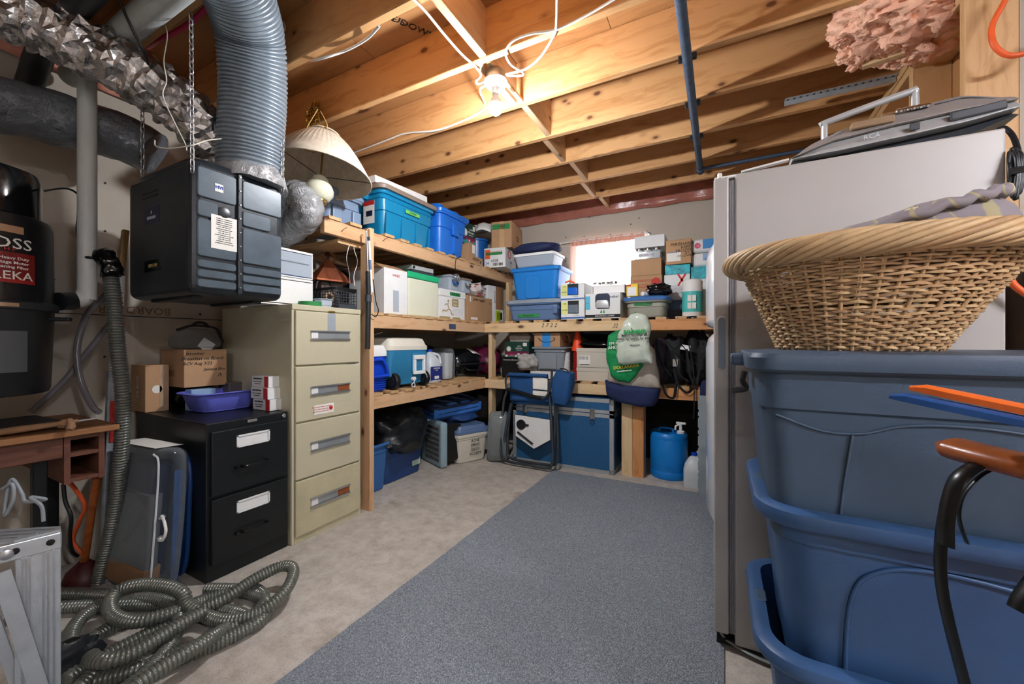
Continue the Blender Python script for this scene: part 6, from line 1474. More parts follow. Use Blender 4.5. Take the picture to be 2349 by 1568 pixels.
for k in range(5): B().lathe([(.03, 0), (.034, .05), (.02, .07)], 16).done('contents', random.choice(('paper', 'pale_blue', 'white_card')), t, (-w * .34 + k * w * .17, -.04 + .05 * (k % 2), .008))
o_ = bag('folded_jacket', 'folded navy jacket lying on the clear bin', 'jacket', (loc[0] - .02, loc[1], z2 + .143), (w * 1.10, d, .10), mat('jacket_navy', '#1f2a4f', .7, var=.25, vs=10).name, 2.7, .18, 3)
def dispenser(label, u0, u1, vt, z0, inside, m2, grp):
    loc, w, d, h = BF(u0, u1, vt, z0, .30, Y1 - .02)
    t = carton('liner_box', label, loc, w, d, h, 0, 'white_card', group=grp, decals=(('yellow_label', mat('label_yellow', '#d9dd86', .6).name, -w * .46, h * .28, -w * .22, h * .92), ('blue_band', 'lid_blue', -w / 2, h * .04, w / 2, h * .13)), texts=(('TOP', h * .1, -w * .34, h * .82, 'ink'), ('RUGGED', h * .08, -w * .34, h * .5, 'ink'), ('strong bags', h * .06, w * .15, h * .22, 'ink')))
    B().box(-w * .2, -d / 2 - .002, h * .32, w * .26, -d / 2 - .0008, h * .98).done('dispenser_slot', 'abs', t, bevel=.0)
    bb = B().loft([rr(w * .42, .02, .008, 0), rr(w * .44, .03, .01, h * .3), rr(w * .40, .02, .008, h * .42)]); crumple(bb, .006, 30); bb.done('bags', m2, t, (w * .03, -d / 2 - .004, h * .34), smooth=60)
    return t, h
mat('bag_blue', '#1c63c8', .25, var=.15); mat('bag_grey', '#6d7a84', .3, var=.2)
t, h = dispenser('white box of grey liner bags on the back shelf, under its twin', 1287, 1341, 690, Z1, 0, 'bag_grey', 'boxes of liner bags')
t, h2 = dispenser('white box of blue liner bags stacked on its twin on the back shelf', 1286, 1340, 652, Z1 + h + .001, 0, 'bag_blue', 'boxes of liner bags')
tag(B().tube(smooth_path([at(1297, 648, Y=Y1 + .02), at(1308, 645, Y=Y1 + .02), at(1318, 650, Y=Y1 + .02)], 5), .008, 8).done('orange_strap', 'cord_orange', None, (0, 0, .002)), 'orange strap end on the upper box of liner bags', 'strap')
loc, w, d, h = BF(1343, 1423, 674, Z1, .32, Y1 - .02)
t = carton('liner_box', 'larger white box of industrial liners with a wide dispenser slot', loc, w, d, h, 0, 'white_card', group='boxes of liner bags', decals=(('blue_label', mat('label_cyan', '#57b6d2', .6).name, -w * .5, h * .36, -w * .36, h * .9), ('black_band', 'ink', -w / 2, h * .04, w / 2, h * .16)), texts=(('INDUSTRIAL LINERS', h * .085, w * .06, h * .10, 'paper'), ('rebel', h * .16, w * .33, h * .84, 'ink'), ('512', h * .07, -w * .43, h * .62, 'ink')))
B().loft([rr(w * .42, h * .6, .03, 0), rr(w * .42, h * .6, .03, .0012)], mx=Matrix.Translation((0, -d / 2, h * .68)) @ Matrix.Rotation(R(90), 4, 'X')).done('dispenser_slot', 'navy', t)
bb = B().loft([rr(w * .38, .02, .008, 0), rr(w * .4, .03, .01, h * .2), rr(w * .3, .02, .008, h * .3)]); crumple(bb, .006, 30); bb.done('bags', 'silver', t, (0, -d / 2 - .004, h * .42), smooth=60)
for x in (-.012, .012): B().prism([(-.010, 0), (.010, 0), (0, .032)], .001, Matrix.Translation((x, -d / 2 - .0005, h * .22)) @ Matrix.Rotation(R(90), 4, 'X')).done('tree_print', 'green_ink', t)
zl = Z1 + h + .001
loc, w, d, h = BF(1360, 1434, 652, zl, .30, Y1 + .02)
t = thing('jar_tray', 'white cardboard tray holding glass jars on the liner box', 'tray', (loc[0], loc[1], zl))
h = .07
B().box(-w / 2, -d / 2, 0, w / 2, d / 2, .004).done('base', 'white', t)
for q in ((-w / 2, -d / 2, w / 2, -d / 2 + .004), (-w / 2, d / 2 - .004, w / 2, d / 2), (-w / 2, -d / 2, -w / 2 + .004, d / 2), (w / 2 - .004, -d / 2, w / 2, d / 2)): B().box(q[0], q[1], .004, q[2], q[3], h).done('side', 'white', t)
def jar(label, p, s_=1.0, grp='glass jars in the trays'):
    j = thing('glass_jar', label, 'jar', p, group=grp)
    B().lathe([(.030 * s_, 0), (.035 * s_, .008), (.035 * s_, .075 * s_), (.028 * s_, .09 * s_)], 20).done('glass', clear('jar_glass', '#e4f2f4', .03, .25), j, smooth=50)
    B().lathe([(.036 * s_, .086 * s_), (.036 * s_, .102 * s_), (.032 * s_, .104 * s_)], 20).done('lid', 'chrome', j, smooth=40)
for k, nm in enumerate(('left', 'middle', 'right')):
    p = at(1370 + 18.5 * k, CY, Y=Y1 + .09); jar('glass jar with a silver lid, %s of three in the white tray by the window' % nm, (p.x, Y1 + .09, zl + .005))
loc, w, d, h = BF(1434, 1530, 684, Z1, .27, Y1 - .02)
t = tote('storage_tote', 'grey tote with a dark blue lid and green tape on the back shelf', (loc[0], loc[1], Z1), w * .95, d, h - .012, 'tote_sage', 0, 'lid_blue', taper=.08, steps=((h * .52, 0), (h * .53, .006)))
tape_label(t, 'OUTSIDE LIGHTS', -w * .27, w * .14, h * .60, h * .76, -d / 2 - .007, 'green_tape')
zl = Z1 + h + .016
loc, w, d, h = BF(1437, 1463, 652, zl, .05, Y1)
carton('bulb_box', 'small yellow and white light bulb box on the dark blue lid', loc, w, d, h, 0, 'yellow', decals=(('picture', 'white_card', -w * .36, h * .06, w * .36, h * .74), ('red_corner', 'red', -w * .48, h * .82, -w * .1, h * .97)))
p = at(1474, CY, Y=Y1 + .04); t = thing('paper_tube', 'white cardboard tube end on the dark blue lid', 'tube', (p.x, Y1 + .04, zl + .02))
B().tube([(0, 0, 0), (.10, .12, .0)], .02, 18).done('tube', 'white_card', t, smooth=40); B().lathe([(.0205, 0), (.0205, .004)], 18, Matrix.Rotation(R(90), 4, 'X') @ Matrix.Rotation(R(40), 4, 'Y')).done('cap', 'white', t)
bag('black_bag', 'crumpled black plastic bag on the right of the dark blue lid', 'plastic bag', (at(1512, CY, Y=Y1 + .1).x, Y1 + .1, zl), (.18, .16, .10), 'black_gloss', 4.4, .3, 4)
# stack of cartons right of the window
loc, w, d, h = BF(1446, 1518, 640, zl, .25, Y1 + .28)
zA = Z1 + .02
hA = at(1446, 634, Y=Y1 + .28).z - Z1
carton('cardboard_box', 'brown carton with red printing behind the dark blue lid', (loc[0], loc[1], Z1), w, d, hA, 0, texts=(('NUTRITION', .032, -.02, hA - .05, 'red_ink'), ('HANDLE WITH CARE', .018, -.02, hA - .085, 'red_ink')), decals=(('stripe', 'red_ink', -w * .3, hA - .108, w * .25, hA - .102), ('barcode', 'paper', w * .08, hA - .22, w * .42, hA - .14)))
st_ = bpy.data.objects[[o.name for o in bpy.data.objects if o.name.startswith('cardboard_box')][-1]]
B().lathe([(.04, 0), (.04, .001)], 24, Matrix.Translation((w * .32, -d / 2 - .0004, hA - .065)) @ Matrix.Rotation(R(90), 4, 'X')).done('seal', 'red_ink', st_)
zB = Z1 + hA + .001; hB = at(1446, 597, Y=Y1 + .28).z - zB
carton('cardboard_box', 'plain brown carton in the middle of the stack by the window', (loc[0], loc[1], zB), w * .97, d, hB, 0)
zC = zB + hB + .001
t = thing('jar_tray', 'shrink-wrapped tray of glass jars near the top of the carton stack', 'tray', (loc[0] + .01, loc[1] - .01, zC))
hC = .10; wC = w * .84
B().box(-wC / 2, -.12, 0, wC / 2, .12, .065).done('wrap', clear('wrap', '#e0e8ee', .1, .4), t, bevel=.004); decal(t, 'print', 'paper', -wC * .3, .015, wC * .2, .05, -.12); text(t, 'BERNARDIN', .025, 'blue_ink', (-wC * .05, -.1216, .032))
for k, nm in enumerate(('left', 'middle', 'right')): jar('small glass jar in the wrapped tray, %s one' % nm, (loc[0] + .01 - wC * .33 + k * wC * .33, loc[1] - .07, zC + .006), .9)
zD = zC + hC + .002
carton('white_box', 'flat white cardboard box on top of the carton stack', (loc[0] + .03, loc[1], zD), w * .95, d, .105, 0, 'white_card')
# right end of the back shelf: patterned boxes, carton, rolls
loc, w, d, h = BF(1524, 1582, 700, Z1, .20, Y1 + .27)
mat('pattern_dark', '#4a4a55', .7, var=.5, vs=60); mat('pattern_blue', '#53647f', .7, var=.4, vs=50); mat('pattern_white', '#cfcfd2', .7, var=.25, vs=70); mat('teal_print', '#2ba3b0', .5, var=.7, vs=18)
ztop = Z1
for k, (m_, hh, lab) in enumerate((('pattern_dark', .075, 'dark floral gift box at the bottom of the patterned stack'), ('pattern_blue', .085, 'blue-grey gift box second from the bottom of the patterned stack'), ('pattern_white', .06, 'white gift box with grey flowers, lower of two alike'), ('pattern_white', .06, 'white gift box with grey flowers, upper of two alike'), ('white_card', .10, 'white box with a red ribbon print in the patterned stack'), ('teal_print', .085, 'teal leaf-patterned tissue box at the top of the stack'))):
    t = carton('gift_box', lab, (loc[0] + random.uniform(-.006, .006), loc[1], ztop), w * (1.02 - .02 * (k % 2)), d, hh, 0, m_, group='stack of patterned boxes')
    if k == 4:
        for a in (-1, 1): B().bar((-a * .03, -d / 2 - .001, 0), (a * .03, -d / 2 - .001, hh), .016, .001, (0, 1, 0)).done('ribbon', 'red_ink', t, (.04, 0, 0))
    ztop += hh + .001
t = carton('tissue_box', 'teal leaf-patterned tissue box right of the patterned stack', (loc[0] + w * .92, loc[1] + .02, Z1 + .335), w * .75, d, .105, 0, 'teal_print')
carton('white_box', 'plain white box supporting the teal tissue box', (loc[0] + w * .92, loc[1] + .02, Z1), w * .75, d, .334, 0, 'white_card')
loc2, w2, d2, h2 = BF(1529, 1587, 552, ztop, .24, Y1 + .25)
t = carton('cardboard_box', 'brown carton lettered perishable keep frozen, on the patterned stack', (loc2[0], loc2[1], ztop), w2, d2, h2, -3, texts=(('PERISHABLE', .036, w2 * .16, h2 * .80, 'ink'), ('KEEP', .036, w2 * .30, h2 * .66, 'ink'), ('FROZEN', .036, w2 * .24, h2 * .52, 'ink'), ('-18 C', .024, w2 * .34, h2 * .41, 'ink'), ('OR LOWER', .026, w2 * .27, h2 * .31, 'ink')), decals=(('shipping_label', 'paper', -w2 * .46, h2 * .12, w2 * .10, h2 * .48), ('label_edge', 'lid_blue', -w2 * .46, h2 * .47, w2 * .10, h2 * .50)))
def roll(label, u0, u1, v0, v1, Y, m1, m2, s=None):
    a, c = at(u0, CY, Y=Y).x, at(u1, CY, Y=Y).x; r = (c - a) / 2; z0 = Z1; z1 = at(u0, v1, Y=Y).z
    t = thing('paper_towel_pack', label, 'paper towels', ((a + c) / 2, Y + r, z0)); h = z1 - z0
    B().lathe([(r * .96, 0), (r, .008), (r, h - .015), (r * .8, h)], 32).done('roll', m1, t, smooth=50)
    B().lathe([(r + .001, h * .12), (r + .0015, h * .13), (r + .0015, h * .66), (r + .001, h * .67)], 32, cap=False).done('band', m2, t, smooth=50)
    for k in range(2):
        for j in range(2): B().box(-.03 + .034 * k, -r - .004, h * (.2 + .2 * j), -.002 + .034 * k, -r - .0012, h * (.36 + .2 * j)).done('print_panel', 'paper', t)
    return t
roll('paper towel roll with an aqua wrapper band at the right end of the back shelf', 1563, 1611, 722, 640, Y1 + .0, 'white', mat('aqua', '#55c4c0', .5).name)
mat('tp_blue', '#2f86c8', .45, var=.1)
for k, (zz_, lab) in enumerate(((Z1 + .561, 'wrapped toilet paper pack with a blue top at the far right of the back shelf'), (Z1 + .441, 'white wrapped toilet paper pack under the blue-topped one'))):
    p = at(1612, CY, Y=Y1 + .3); t = thing('toilet_paper_pack', lab, 'toilet paper', (p.x, Y1 + .40, zz_), group='toilet paper packs')
    B().box(-.085, -.1, 0, .085, .1, .118).done('pack', 'white_card', t, bevel=.03, seg=3)
    B().box(-.0, -.101, .03 if k == 0 else .05, .086, -.097, .11).done('print', 'tp_blue' if k == 0 else 'pale_blue', t, bevel=.001)
    if k == 0: B().lathe([(.024, 0), (.024, .002)], 20, Matrix.Translation((-.04, -.1, .06)) @ Matrix.Rotation(R(90), 4, 'X')).done('badge', 'pink', t); text(t, '12', .022, 'paper', (-.04, -.103, .06))
    else: text(t, '24', .03, 'blue_ink', (.03, -.103, .06))
# ================================================================ back shelf, lower level
Y2 = 3.47
loc, w, d, h = BF(1151, 1203, 818, Z0, .28, Y2 + .02)
carton('black_box', 'matt black cardboard box at the left of the lower back shelf', loc, w, d, h, 0, 'black', texts=(('Nespresso coffee maker', .018, -.02, h * .86, 'paper'),), decals=(('white_tag', 'paper', w * .22, .005, w * .40, .03),))
zt = Z0 + h + .001
loc, w, d, h = BF(1158, 1213, 783, zt, .2, Y2 + .04)
coffee_box('dark green coffee pod box standing on the black box', loc, w, d, h, 0, 'CAFFE')
bb = B().loft([rr(.22, .16, .02, 0), rr(.24, .18, .02, .05), rr(.20, .14, .02, .075)]); crumple(bb, .01, 20)
tag(bb.done('paper_stack', mat('news', '#a89f94', .8, var=.25, vs=20), None, (loc[0] + .02, loc[1], zt + h + .001), smooth=30), 'loose folded papers on the coffee pod box', 'papers')
loc, w, d, h = BF(1222, 1297, 795, Z0 + .075, .34, Y2)
tag(B().box(-w / 2 - .04, -.15, 0, w / 2, .17, .072).done('low_box', 'white_card', None, (loc[0], loc[1] + .01, Z0), bevel=.003), 'low white box under the grey bin on the lower back shelf', 'box')
t = tote('grey_bin', 'grey plastic bin holding up the smiling carton on the lower back shelf', (loc[0], loc[1], Z0 + .075), w * .96, d, h, mat('bin_grey', '#8a939b', .45, var=.04), 0, None, taper=.16, r=.03, lip=.02, liph=.02, steps=((h * .78, 0), (h * .8, .008)))
B().box(-w * .3, -d / 2 + .0, .02, w * .22, -d / 2 + .04, h * .74).done('front_panel', 'bin_grey', t, bevel=.006)
zt = Z0 + .075 + h + .001
loc, w, d, h = BF(1221, 1280, 764, zt, .30, Y2 - .01)
t = carton('shipping_carton', 'brown shipping carton with a smile arrow and blue tape on the grey bin', (loc[0] + .02, loc[1], zt), w, d, h, 0, decals=(('blue_tape', mat('tape_blue', '#2e8fe0', .5).name, -w * .18, 0, w * .14, h),))
B().tube(smooth_path([(-w * .33, -d / 2 - .001, h * .66), (-w * .2, -d / 2 - .001, h * .42), (0, -d / 2 - .001, h * .34), (w * .2, -d / 2 - .001, h * .42), (w * .31, -d / 2 - .001, h * .60)], 6), .007, 6, flat=.2).done('smile_print', 'ink', t)
B().tube([(w * .20, -d / 2 - .001, h * .64), (w * .31, -d / 2 - .001, h * .66), (w * .29, -d / 2 - .001, h * .42)], .006, 6, flat=.2).done('arrow_print', 'ink', t)
for k in range(4): text(t, 'prime prime', .022, 'red_ink', (w / 2 + .002, 0, h * (.2 + .2 * k)), 'r')
o_ = bag('folded_towel', 'grey crumpled towel lying against the grey bin', 'towel', (at(1208, CY, Y=Y2).x, Y2 + .05, Z0 + .076), (.20, .16, .15), mat('towel_grey', '#a9a7a2', .9, var=.3, vs=20).name, 3.6, .35, 3)
cn = at(1322, 842, Y=Y2 + .05)
t = thing('traffic_cone', 'orange plastic cone standing on a stack of red cups', 'cone', (cn.x, Y2 + .09, Z0 + .27))
B().lathe([(.058, 0), (.055, .02), (.045, .06), (.02, .19), (.016, .205), (.006, .21)], 28).done('cone', mat('cone_orange', '#f04a1e', .4), t, smooth=40)
t = thing('cup_stack', 'tall stack of nested red plastic cups beside the white boxes', 'cups', (cn.x, Y2 + .09, Z0))
for k in range(22): B().lathe([(.036, 0), (.043, .0105), (.045, .0112), (.045, .0118)], 20).done('cup', 'red', t, (0, 0, k * .0122), smooth=30)
p = at(1297, 850, Y=Y2 + .06)
t = thing('cup_stack', 'stack of white paper cups with blue lettering behind the chair', 'cups', (p.x, Y2 + .08, Z0))
for k in range(10): B().lathe([(.034, 0), (.04, .022), (.042, .023), (.042, .025)], 20).done('cup', 'white_card', t, (0, 0, k * .0255), smooth=30)
for k, (v, lab) in enumerate(((842, 'cream shoe box on the lower back shelf, under the labelled one'), (798, 'cream shoe box with a barcode label on the lower back shelf'))):
    z0_ = Z0 if k == 0 else zS + .001
    loc, w, d, h = BF(1323, 1412, v, z0_, .34, Y2 + (.0 if k == 0 else .01)); zS = z0_ + h
    t = carton('shoe_box', lab, loc, w, d, h, 0, mat('shoe_cream', '#c9c3b4', .8, var=.03).name, group='cream shoe boxes', decals=(('barcode_label', 'paper', -w * .44, h * .12, -w * .14, h * .62),) if k else ())
    B().box(-w / 2 - .003, -d / 2 - .003, h - .035, w / 2 + .003, d / 2 + .003, h + .0).done('lid', 'shoe_cream', t, bevel=.003)
    if k:
        for j in range(7): B().box(0, -.0004, 0, .004, 0, .03).done('barcode_bar', 'ink', t, (-w * .42 + j * .012, -d / 2 - .0012, h * .40))
        decal(t, 'black_bar', 'ink', -w * .42, h * .13, -w * .16, h * .17, -d / 2 - .0009)
o_ = bag('laptop_bag', 'flat black laptop bag lying on the shoe boxes', 'bag', (at(1370, CY, Y=Y2).x, Y2 + .16, zS + .001), (.42, .30, .07), 'black_gloss', 5.2, .1, 3)
bag('dark_backpack', 'dark bag piled on the laptop bag at the back', 'bag', (at(1372, CY, Y=Y2).x, Y2 + .24, zS + .07), (.46, .26, .20), 'abs', 7.2, .2, 3)
# ---------------------------------------------------------------- bags hanging on the beams
mat('canvas', '#b7ad9f', .9, var=.1, vs=20, bump=.2, bs=200); mat('canvas_navy', '#1d2a52', .85, var=.12, vs=20, bump=.2, bs=200); mat('bag_green', '#0a8a4c', .6, var=.12, vs=8, bump=.25, bs=30); clear('bag_film_green', '#d5e0d0', .2, .72)
def hang_bag(name, label, cat, outline, Y, depth, m, seed, wr=.012, parent_loc=None, nm='body'):
    """a soft bag hanging against the beam: pixel outline at plane Y, puffed out towards the room"""
    P = [at(u, v, Y=Y) for u, v in outline]; P = [p_.lerp(q_, k_ / 4) for p_, q_ in zip(P, P[1:] + P[:1]) for k_ in range(4)]; c = sum(P, V()) / len(P); n = len(P)
    t = thing(name, label, cat, (c.x, Y, min(q.z for q in P)))
    o0 = V(t.location); b = B(); rings = []
    for k, (s_, dy) in enumerate(((.98, .0), (1.0, -.3), (.97, -.6), (.9, -.8), (.75, -.93), (.55, -1.0), (.35, -1.02), (.15, -1.02))):
        rings.append([V((c.x + (q.x - c.x) * s_, Y + dy * depth, c.z + (q.z - c.z) * s_)) - o0 for q in P])
    b.loft(rings)
    for i, q in enumerate(b.v): b.v[i] = q + mn.noise_vector(q * 9 + V((seed, 0, 0))) * wr + mn.noise_vector(q * 24 + V((seed, 0, 0))) * wr * .5 + mn.noise_vector(q * 60 + V((0, seed, 0))) * wr * .2
    b.done(nm, m, t, smooth=70)
    return t
ct = hang_bag('tote_bag', 'canvas tote bag with a navy bottom hanging from the back shelf', 'bag', [(1470, 760), (1500, 800), (1512, 850), (1516, 890), (1470, 892), (1394, 876), (1398, 850), (1420, 800), (1440, 760)], 3.36, .10, 'canvas', 2)
P = [(1392, 872), (1430, 880), (1514, 890), (1510, 915), (1500, 928), (1470, 930), (1420, 918), (1398, 905)]
o0 = V(ct.location); b = B(); Pp = [at(u, v, Y=3.36) for u, v in P]; Pp = [p_.lerp(q_, k_ / 4) for p_, q_ in zip(Pp, Pp[1:] + Pp[:1]) for k_ in range(4)]; c = sum(Pp, V()) / len(Pp)
b.loft([[V((c.x + (q.x - c.x) * s_, 3.36 - dy * .115, c.z + (q.z - c.z) * s_)) - o0 for q in Pp] for s_, dy in ((.99, 0), (1.02, .3), (1.0, .65), (.93, .88), (.75, 1.0), (.5, 1.04), (.2, 1.04))])
for i, q in enumerate(b.v): b.v[i] = q + mn.noise_vector(q * 9) * .01
b.done('navy_bottom', 'canvas_navy', ct, smooth=70)
gb = hang_bag('shopping_bag', 'green reusable shopping bag hanging from the back shelf beam', 'bag', [(1428, 752), (1446, 760), (1466, 800), (1476, 840), (1462, 862), (1444, 878), (1420, 872), (1402, 860), (1394, 830), (1390, 800), (1396, 768)], 3.27, .05, 'bag_green', 5)
o0 = V(gb.location)
for s_, sz, u, v, ink in (("I'M GREEN", .034, 1420, 786, 'paper'), ('AND MEAN', .034, 1420, 795, 'paper'), ('DOLLARAMA', .034, 1436, 841, 'yellow'), ('www.dollarama.com', .014, 1432, 850, 'paper')):
    q = at(u, v, Y=3.206) - o0; text(gb, s_, sz, ink, q, roll=8, bold=.0006)
pb = hang_bag('plastic_bag', 'translucent white-green grocery bag hanging in front of the green bag', 'plastic bag', [(1448, 722), (1462, 718), (1482, 725), (1491, 745), (1491, 770), (1496, 800), (1500, 830), (1480, 834), (1440, 838), (1420, 832), (1418, 800), (1420, 765), (1432, 738)], 3.19, .06, 'bag_film_green', 8, .022)
o0 = V(pb.location)
for s_, sz, u, v, ink in (('sobeys', .06, 1455, 759, 'green_ink'), ('Better food for all.', .026, 1455, 768, 'ink'), ('Better for health, for you', .024, 1452, 776, 'ink'), ('sobeys.com', .016, 1456, 791, 'ink')):
    q = at(u, v, Y=3.118) - o0; text(pb, s_, sz, ink, q, roll=2, bold=.0004 if ink == 'ink' else .002)
B().tube(smooth_path([at(1452, 745, Y=3.2) - o0, at(1456, 728, Y=3.3) - o0, at(1458, 716, Y=3.39) - o0], 5), .006, 8).done('handle', 'green_ink', pb, smooth=60)
bag('backpack', 'black backpack slumped on the lower back shelf with straps hanging', 'backpack', (at(1545, CY, Y=Y2).x, Y2 + .16, Z0), (.20, .30, .38), mat('pack_black', '#15171a', .7, var=.25, vs=16, bump=.3, bs=60).name, 1.9, .3, 3, 36)
pk = bag('backpack', 'black and purple backpack leaning behind the hanging bags', 'backpack', (at(1510, CY, Y=Y2).x, Y2 + .05, Z0), (.14, .16, .36), mat('pack_purple', '#2c2634', .7, var=.25, vs=16).name, 2.9, .25, 3, 36)
bag('backpack', 'black backpack at the far right end of the lower back shelf', 'backpack', (at(1598, CY, Y=Y2).x, Y2 + .16, Z0), (.19, .28, .42), 'pack_black', 4.9, .3, 3, 36)
def webbing(label, pts, w=.013): return tag(B().tube(smooth_path(pts, 8), w, 8, flat=.25).done('strap', mat('webbing', '#1c1d20', .8), None, smooth=60), label, 'strap', 'backpack straps')
for k, (pts, lab) in enumerate(((((1545, 845), (1555, 880), (1575, 900), (1590, 890)), 'black webbing strap with a metal clip drooping over the lower back beam'), (((1520, 880), (1528, 905), (1545, 912), (1550, 890), (1553, 870)), 'looped black webbing strap left of the clipped one'), (((1580, 790), (1588, 830), (1592, 880), (1592, 940), (1590, 960)), 'long black strap hanging below the beam at right'), (((1575, 800), (1580, 850), (1590, 880)), 'short black strap across the front of the backpack'))):
    webbing(lab, [at(u, v, Y=3.37) for u, v in pts], .013 if k != 2 else .006)
for k, pts in enumerate((((1505, 775), (1510, 810), (1522, 840), (1540, 862)), ((1530, 780), (1545, 800), (1562, 790), (1575, 805)), ((1560, 815), (1580, 835), (1600, 830), (1612, 810)), ((1600, 800), (1604, 840), (1598, 880)), ((1545, 800), (1550, 830), (1560, 860), (1580, 875)))):
    webbing(('narrow purple-black strap down the left of the backpacks', 'black strap arched over the top of the middle backpack', 'black strap crossing low between the backpacks', 'black strap down the right-hand backpack', 'black strap slanting across the middle backpack')[k], [at(u, v, Y=3.40 - .01 * k) for u, v in pts], (.012, .014, .011, .014, .012)[k])
tag(B().box(-.035, -.003, -.022, .035, .003, .022).done('cloth_patch', 'white_card', None, at(1572, 797, Y=3.40), (R(-30), R(10), 0)), 'white cloth corner showing between the backpacks', 'cloth')
tag(B().box(-.02, -.004, -.03, .02, .004, .03).done('buckle', 'chrome', None, at(1549, 832, Y=3.36), bevel=.003), 'chrome strap clip on the backpack strap', 'clip')
bag('navy_cloth', 'navy cloth hanging off the beam next to the refrigerator', 'cloth', tuple(at(1617, 925, Y=3.375)), (.07, .05, .17), 'canvas_navy', 3.3, .2, 3)
# ================================================================ floor by the back shelf
TY = 3.345; tx0, tx1 = at(1178, CY, Y=TY).x, at(1407, CY, Y=TY).x; w = tx1 - tx0; h = .635
tk = thing('road_case', 'large blue trunk with aluminium edges and steel latches under the back shelf', 'trunk', ((tx0 + tx1) / 2, TY, 0))
mat('case_blue', '#235a88', .45, var=.15, vs=60, bump=.1, bs=200)
B().box(-w / 2, 0, 0, w / 2, .48, h * .80).done('body', 'case_blue', tk); B().box(-w / 2, 0, h * .80 + .002, w / 2, .48, h).done('lid', 'case_blue', tk)
e = .032
for q in ((-w / 2 - .002, 0, w / 2 + .002, e), (-w / 2 - .002, h * .80 - e, w / 2 + .002, h * .80 - .002), (-w / 2 - .002, h * .80 + .004, w / 2 + .002, h * .80 + e), (-w / 2 - .002, h - e, w / 2 + .002, h + .002), (-w / 2 - .002, 0, -w / 2 + e, h), (w / 2 - e, 0, w / 2 + .002, h)):
    B().box(q[0], -.003, q[1], q[2], .0, q[3]).done('edge_trim', 'alu', tk)
for q in ((0, e), (h * .80 - e, h * .80 + e), (h - e, h)): B().box(w / 2, -.002, q[0], w / 2 + .003, .48, q[1]).done('edge_trim', 'alu', tk)
B().box(w / 2, -.002, 0, w / 2 + .003, e, h).done('edge_trim', 'alu', tk)
for x in (-w / 2, w / 2):
    for z in (.0, h - .05): B().box(x - .03, -.006, z, x + .005, .03, z + .05).done('corner_cap', 'steel', tk, (.012 if x < 0 else 0, 0, 0), bevel=.006)
for x in (-w * .37, -w * .05, w * .31):
    l_ = B().box(x - .022, -.010, h * .80 - .055, x + .022, -.003, h * .80 + .04).done('latch', 'chrome', tk, bevel=.003)
    B().box(x - .012, -.018, h * .80 - .045, x + .012, -.010, h * .80 + .02).done('latch_lever', 'chrome', l_, bevel=.003)
    B().tube([(x + .014 * math.cos(a), -.012, h * .80 - .07 + .025 * math.sin(a)) for a in [2 * PI * k / 14 for k in range(14)]], .002, 5, closed=True).done('latch_ring', 'screw', l_)
# folded camp chair
mat('chair_grey', '#474d54', .3, .5, .1); mat('chair_blue', '#1b4c82', .75, var=.12, vs=14, bump=.2, bs=80)
cc = thing('camp_chair', 'folded blue camp chair with a side table leaning on the trunk', 'chair', at(1212, 1075, Z=0))
o0 = V(cc.location)
def CP(u, v, dy=0):
    k = (1078 - v) / 230; return at(u, v, Y=3.17 + .12 * k + dy) - o0
def ctube(nm, pts, r=.0125, m='chair_grey', dy=0, k=6, flat=1): return B().tube(smooth_path([CP(u, v, dy) for u, v in pts], k), r, 10, flat=flat).done(nm, m, cc, smooth=60)
ctube('frame', [(1162, 898), (1155, 925), (1150, 1000), (1150, 1040), (1160, 1056), (1210, 1066), (1255, 1073), (1267, 1062), (1268, 1030), (1263, 940), (1260, 900), (1262, 875)])
ctube('frame', [(1178, 905), (1168, 960), (1164, 1030), (1172, 1050), (1215, 1060), (1265, 1066), (1278, 1056), (1280, 1020), (1277, 930)], dy=.04)
ctube('leg', [(1172, 925), (1165, 960), (1157, 1010)], .012); ctube('leg', [(1273, 930), (1273, 980), (1271, 1025)], .012, dy=.03)
ctube('arm_tube', [(1162, 895), (1160, 872), (1164, 860), (1172, 856)], .0105); ctube('arm_tube', [(1240, 914), (1254, 908), (1262, 890), (1265, 870), (1266, 850)], .0105, dy=-.03)
ctube('arm_rest', [(1163, 892), (1190, 899), (1220, 908), (1242, 914)], .016, 'rubber', dy=-.03)
ctube('back_rail', [(1168, 858), (1215, 860), (1256, 862)], .017, 'chair_blue', dy=-.02)
def sheet(nm, m, u0, v0, u1, v1, dy, amp=.008): B().grid(12, 10, lambda a, c_: CP(u0 + (u1 - u0) * a, v0 + (v1 - v0) * c_ + 3 * a, dy + amp * math.sin(a * 7 + c_ * 3))).done(nm, m, cc, smooth=70, solid=.004)
sheet('back_cloth', 'chair_blue', 1170, 860, 1258, 918, .0)
sheet('seat_cloth', 'chair_blue', 1174, 905, 1265, 925, .03)
sheet('care_label', 'paper', 1222, 864, 1256, 892, -.014, .003); sheet('care_label', 'paper', 1222, 895, 1256, 906, -.010, .003)
bb = B().loft([rr(.13, .10, .03, 0), rr(.17, .13, .04, .06), rr(.18, .14, .04, .20), rr(.15, .12, .03, .28)]); crumple(bb, .016, 9)
bb.done('side_pouch', 'chair_blue', cc, CP(1285, 925), (0, R(10), 0), smooth=60)
ctube('pouch_rim', [(1285, 845), (1300, 848), (1312, 865), (1314, 872), (1300, 875), (1288, 862)], .006, 'black', dy=-.03)
b = B(); P = [(1183, 950), (1262, 962), (1263, 1008), (1226, 1028), (1184, 998)]
q = [CP(u, v, .05) for u, v in P]; b.loft([[x for x in q], [x + V((0, -.012, 0)) for x in q]]); b.done('side_table', 'white_card', cc)
for a, c_ in zip(q, q[1:] + q[:1]): B().tube([a + V((0, -.006, 0)), c_ + V((0, -.006, 0))], .006, 8).done('table_rim', 'chair_grey', cc)
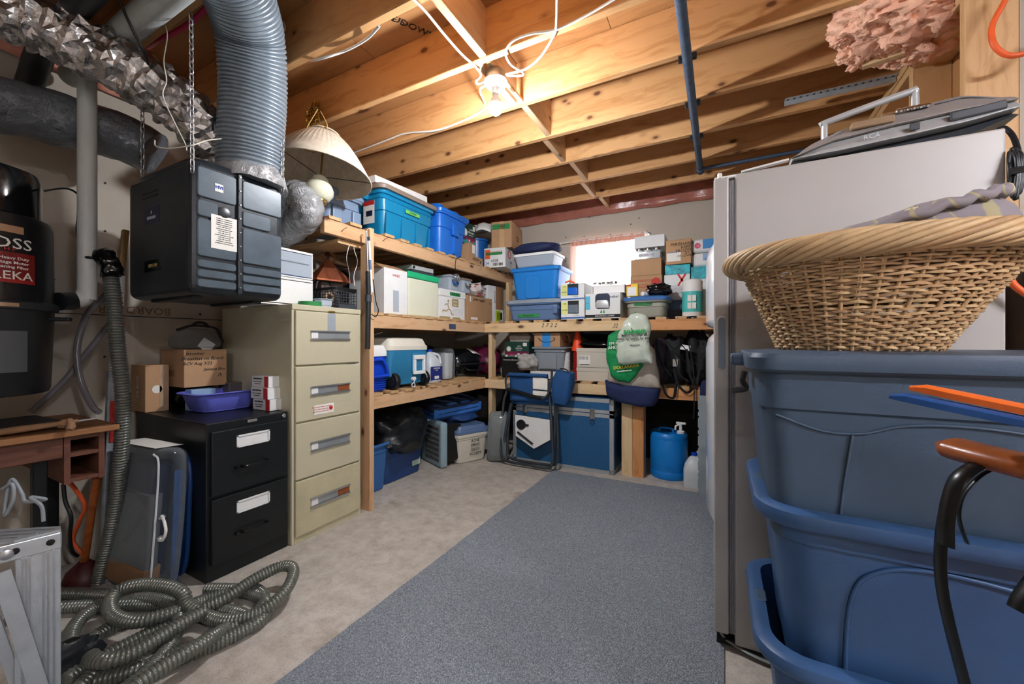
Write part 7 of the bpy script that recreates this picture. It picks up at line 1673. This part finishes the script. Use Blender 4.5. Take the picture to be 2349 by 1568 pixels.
p = CP(1196, 973, .035); B().lathe([(.045, 0), (.045, .012), (.036, .014), (.036, .002)], 24, Matrix.Rotation(R(90), 4, 'X')).done('cup_holder', 'abs', cc, p, smooth=40); B().box(.03, -.012, -.008, .075, 0, .008).done('cup_clip', 'abs', cc, p)
B().tube([CP(1187, 990, .03), CP(1222, 1018, .03)], .009, 8).done('hinge_bar', 'abs', cc)
# water drum and jugs
f = at(1534, 1103, Z=0); r = .148; dv = V((f.x, f.y, 0)).normalized()
dm = thing('water_drum', 'bright blue plastic water drum with a white tap under the back shelf', 'drum', (f.x + dv.x * r, f.y + dv.y * r, 0), -6)
mat('drum_blue', '#127fd2', .32, var=.04)
B().lathe([(r * .94, 0), (r, .015), (r, .06), (r * .985, .065), (r, .07), (r, .315), (r * .985, .32), (r, .33), (r * .97, .36), (r * .86, .375), (r * .80, .372)], 44).done('body', 'drum_blue', dm, smooth=40)
B().tube(smooth_path([(-.07, -.02, .372), (-.06, -.02, .398), (.03, -.02, .398), (.04, -.02, .372)], 5), .009, 8, flat=.7).done('handle', 'drum_blue', dm, smooth=60)
B().lathe([(.03, .37), (.03, .39), (.02, .395)], 20).done('tap_base', 'white', dm, (.10, -.03, 0), smooth=40)
B().tube([(.10, -.03, .39), (.10, -.03, .45)], .012, 12).done('tap_stem', 'white', dm, smooth=50); B().box(-.045, -.012, -.008, .03, .012, .008).done('tap_lever', 'white', dm, (.11, -.03, .455), bevel=.004); B().tube([(.09, -.03, .445), (.065, -.05, .43), (.062, -.052, .40)], .008, 8).done('tap_spout', 'white', dm, smooth=60)
o_ = text(dm, 'RELIANCE', .03, 'drum_blue', (0, 0, 0), 't')
for v in o_.data.vertices: a = -PI / 2 + v.co.x / r; v.co = ((r + .001 + v.co.z) * math.cos(a), (r + .001 + v.co.z) * math.sin(a), .10 + v.co.y)
p = at(1588, 1122, Z=0); jug('clear plastic water jug with a blue cap standing beside the drum', (p.x + .01, p.y + .08, 0), 1.0, 0)
jug('second water jug with a blue cap behind the first by the metal panel', (p.x + .07, p.y + .30, 0), 1.05, 20)
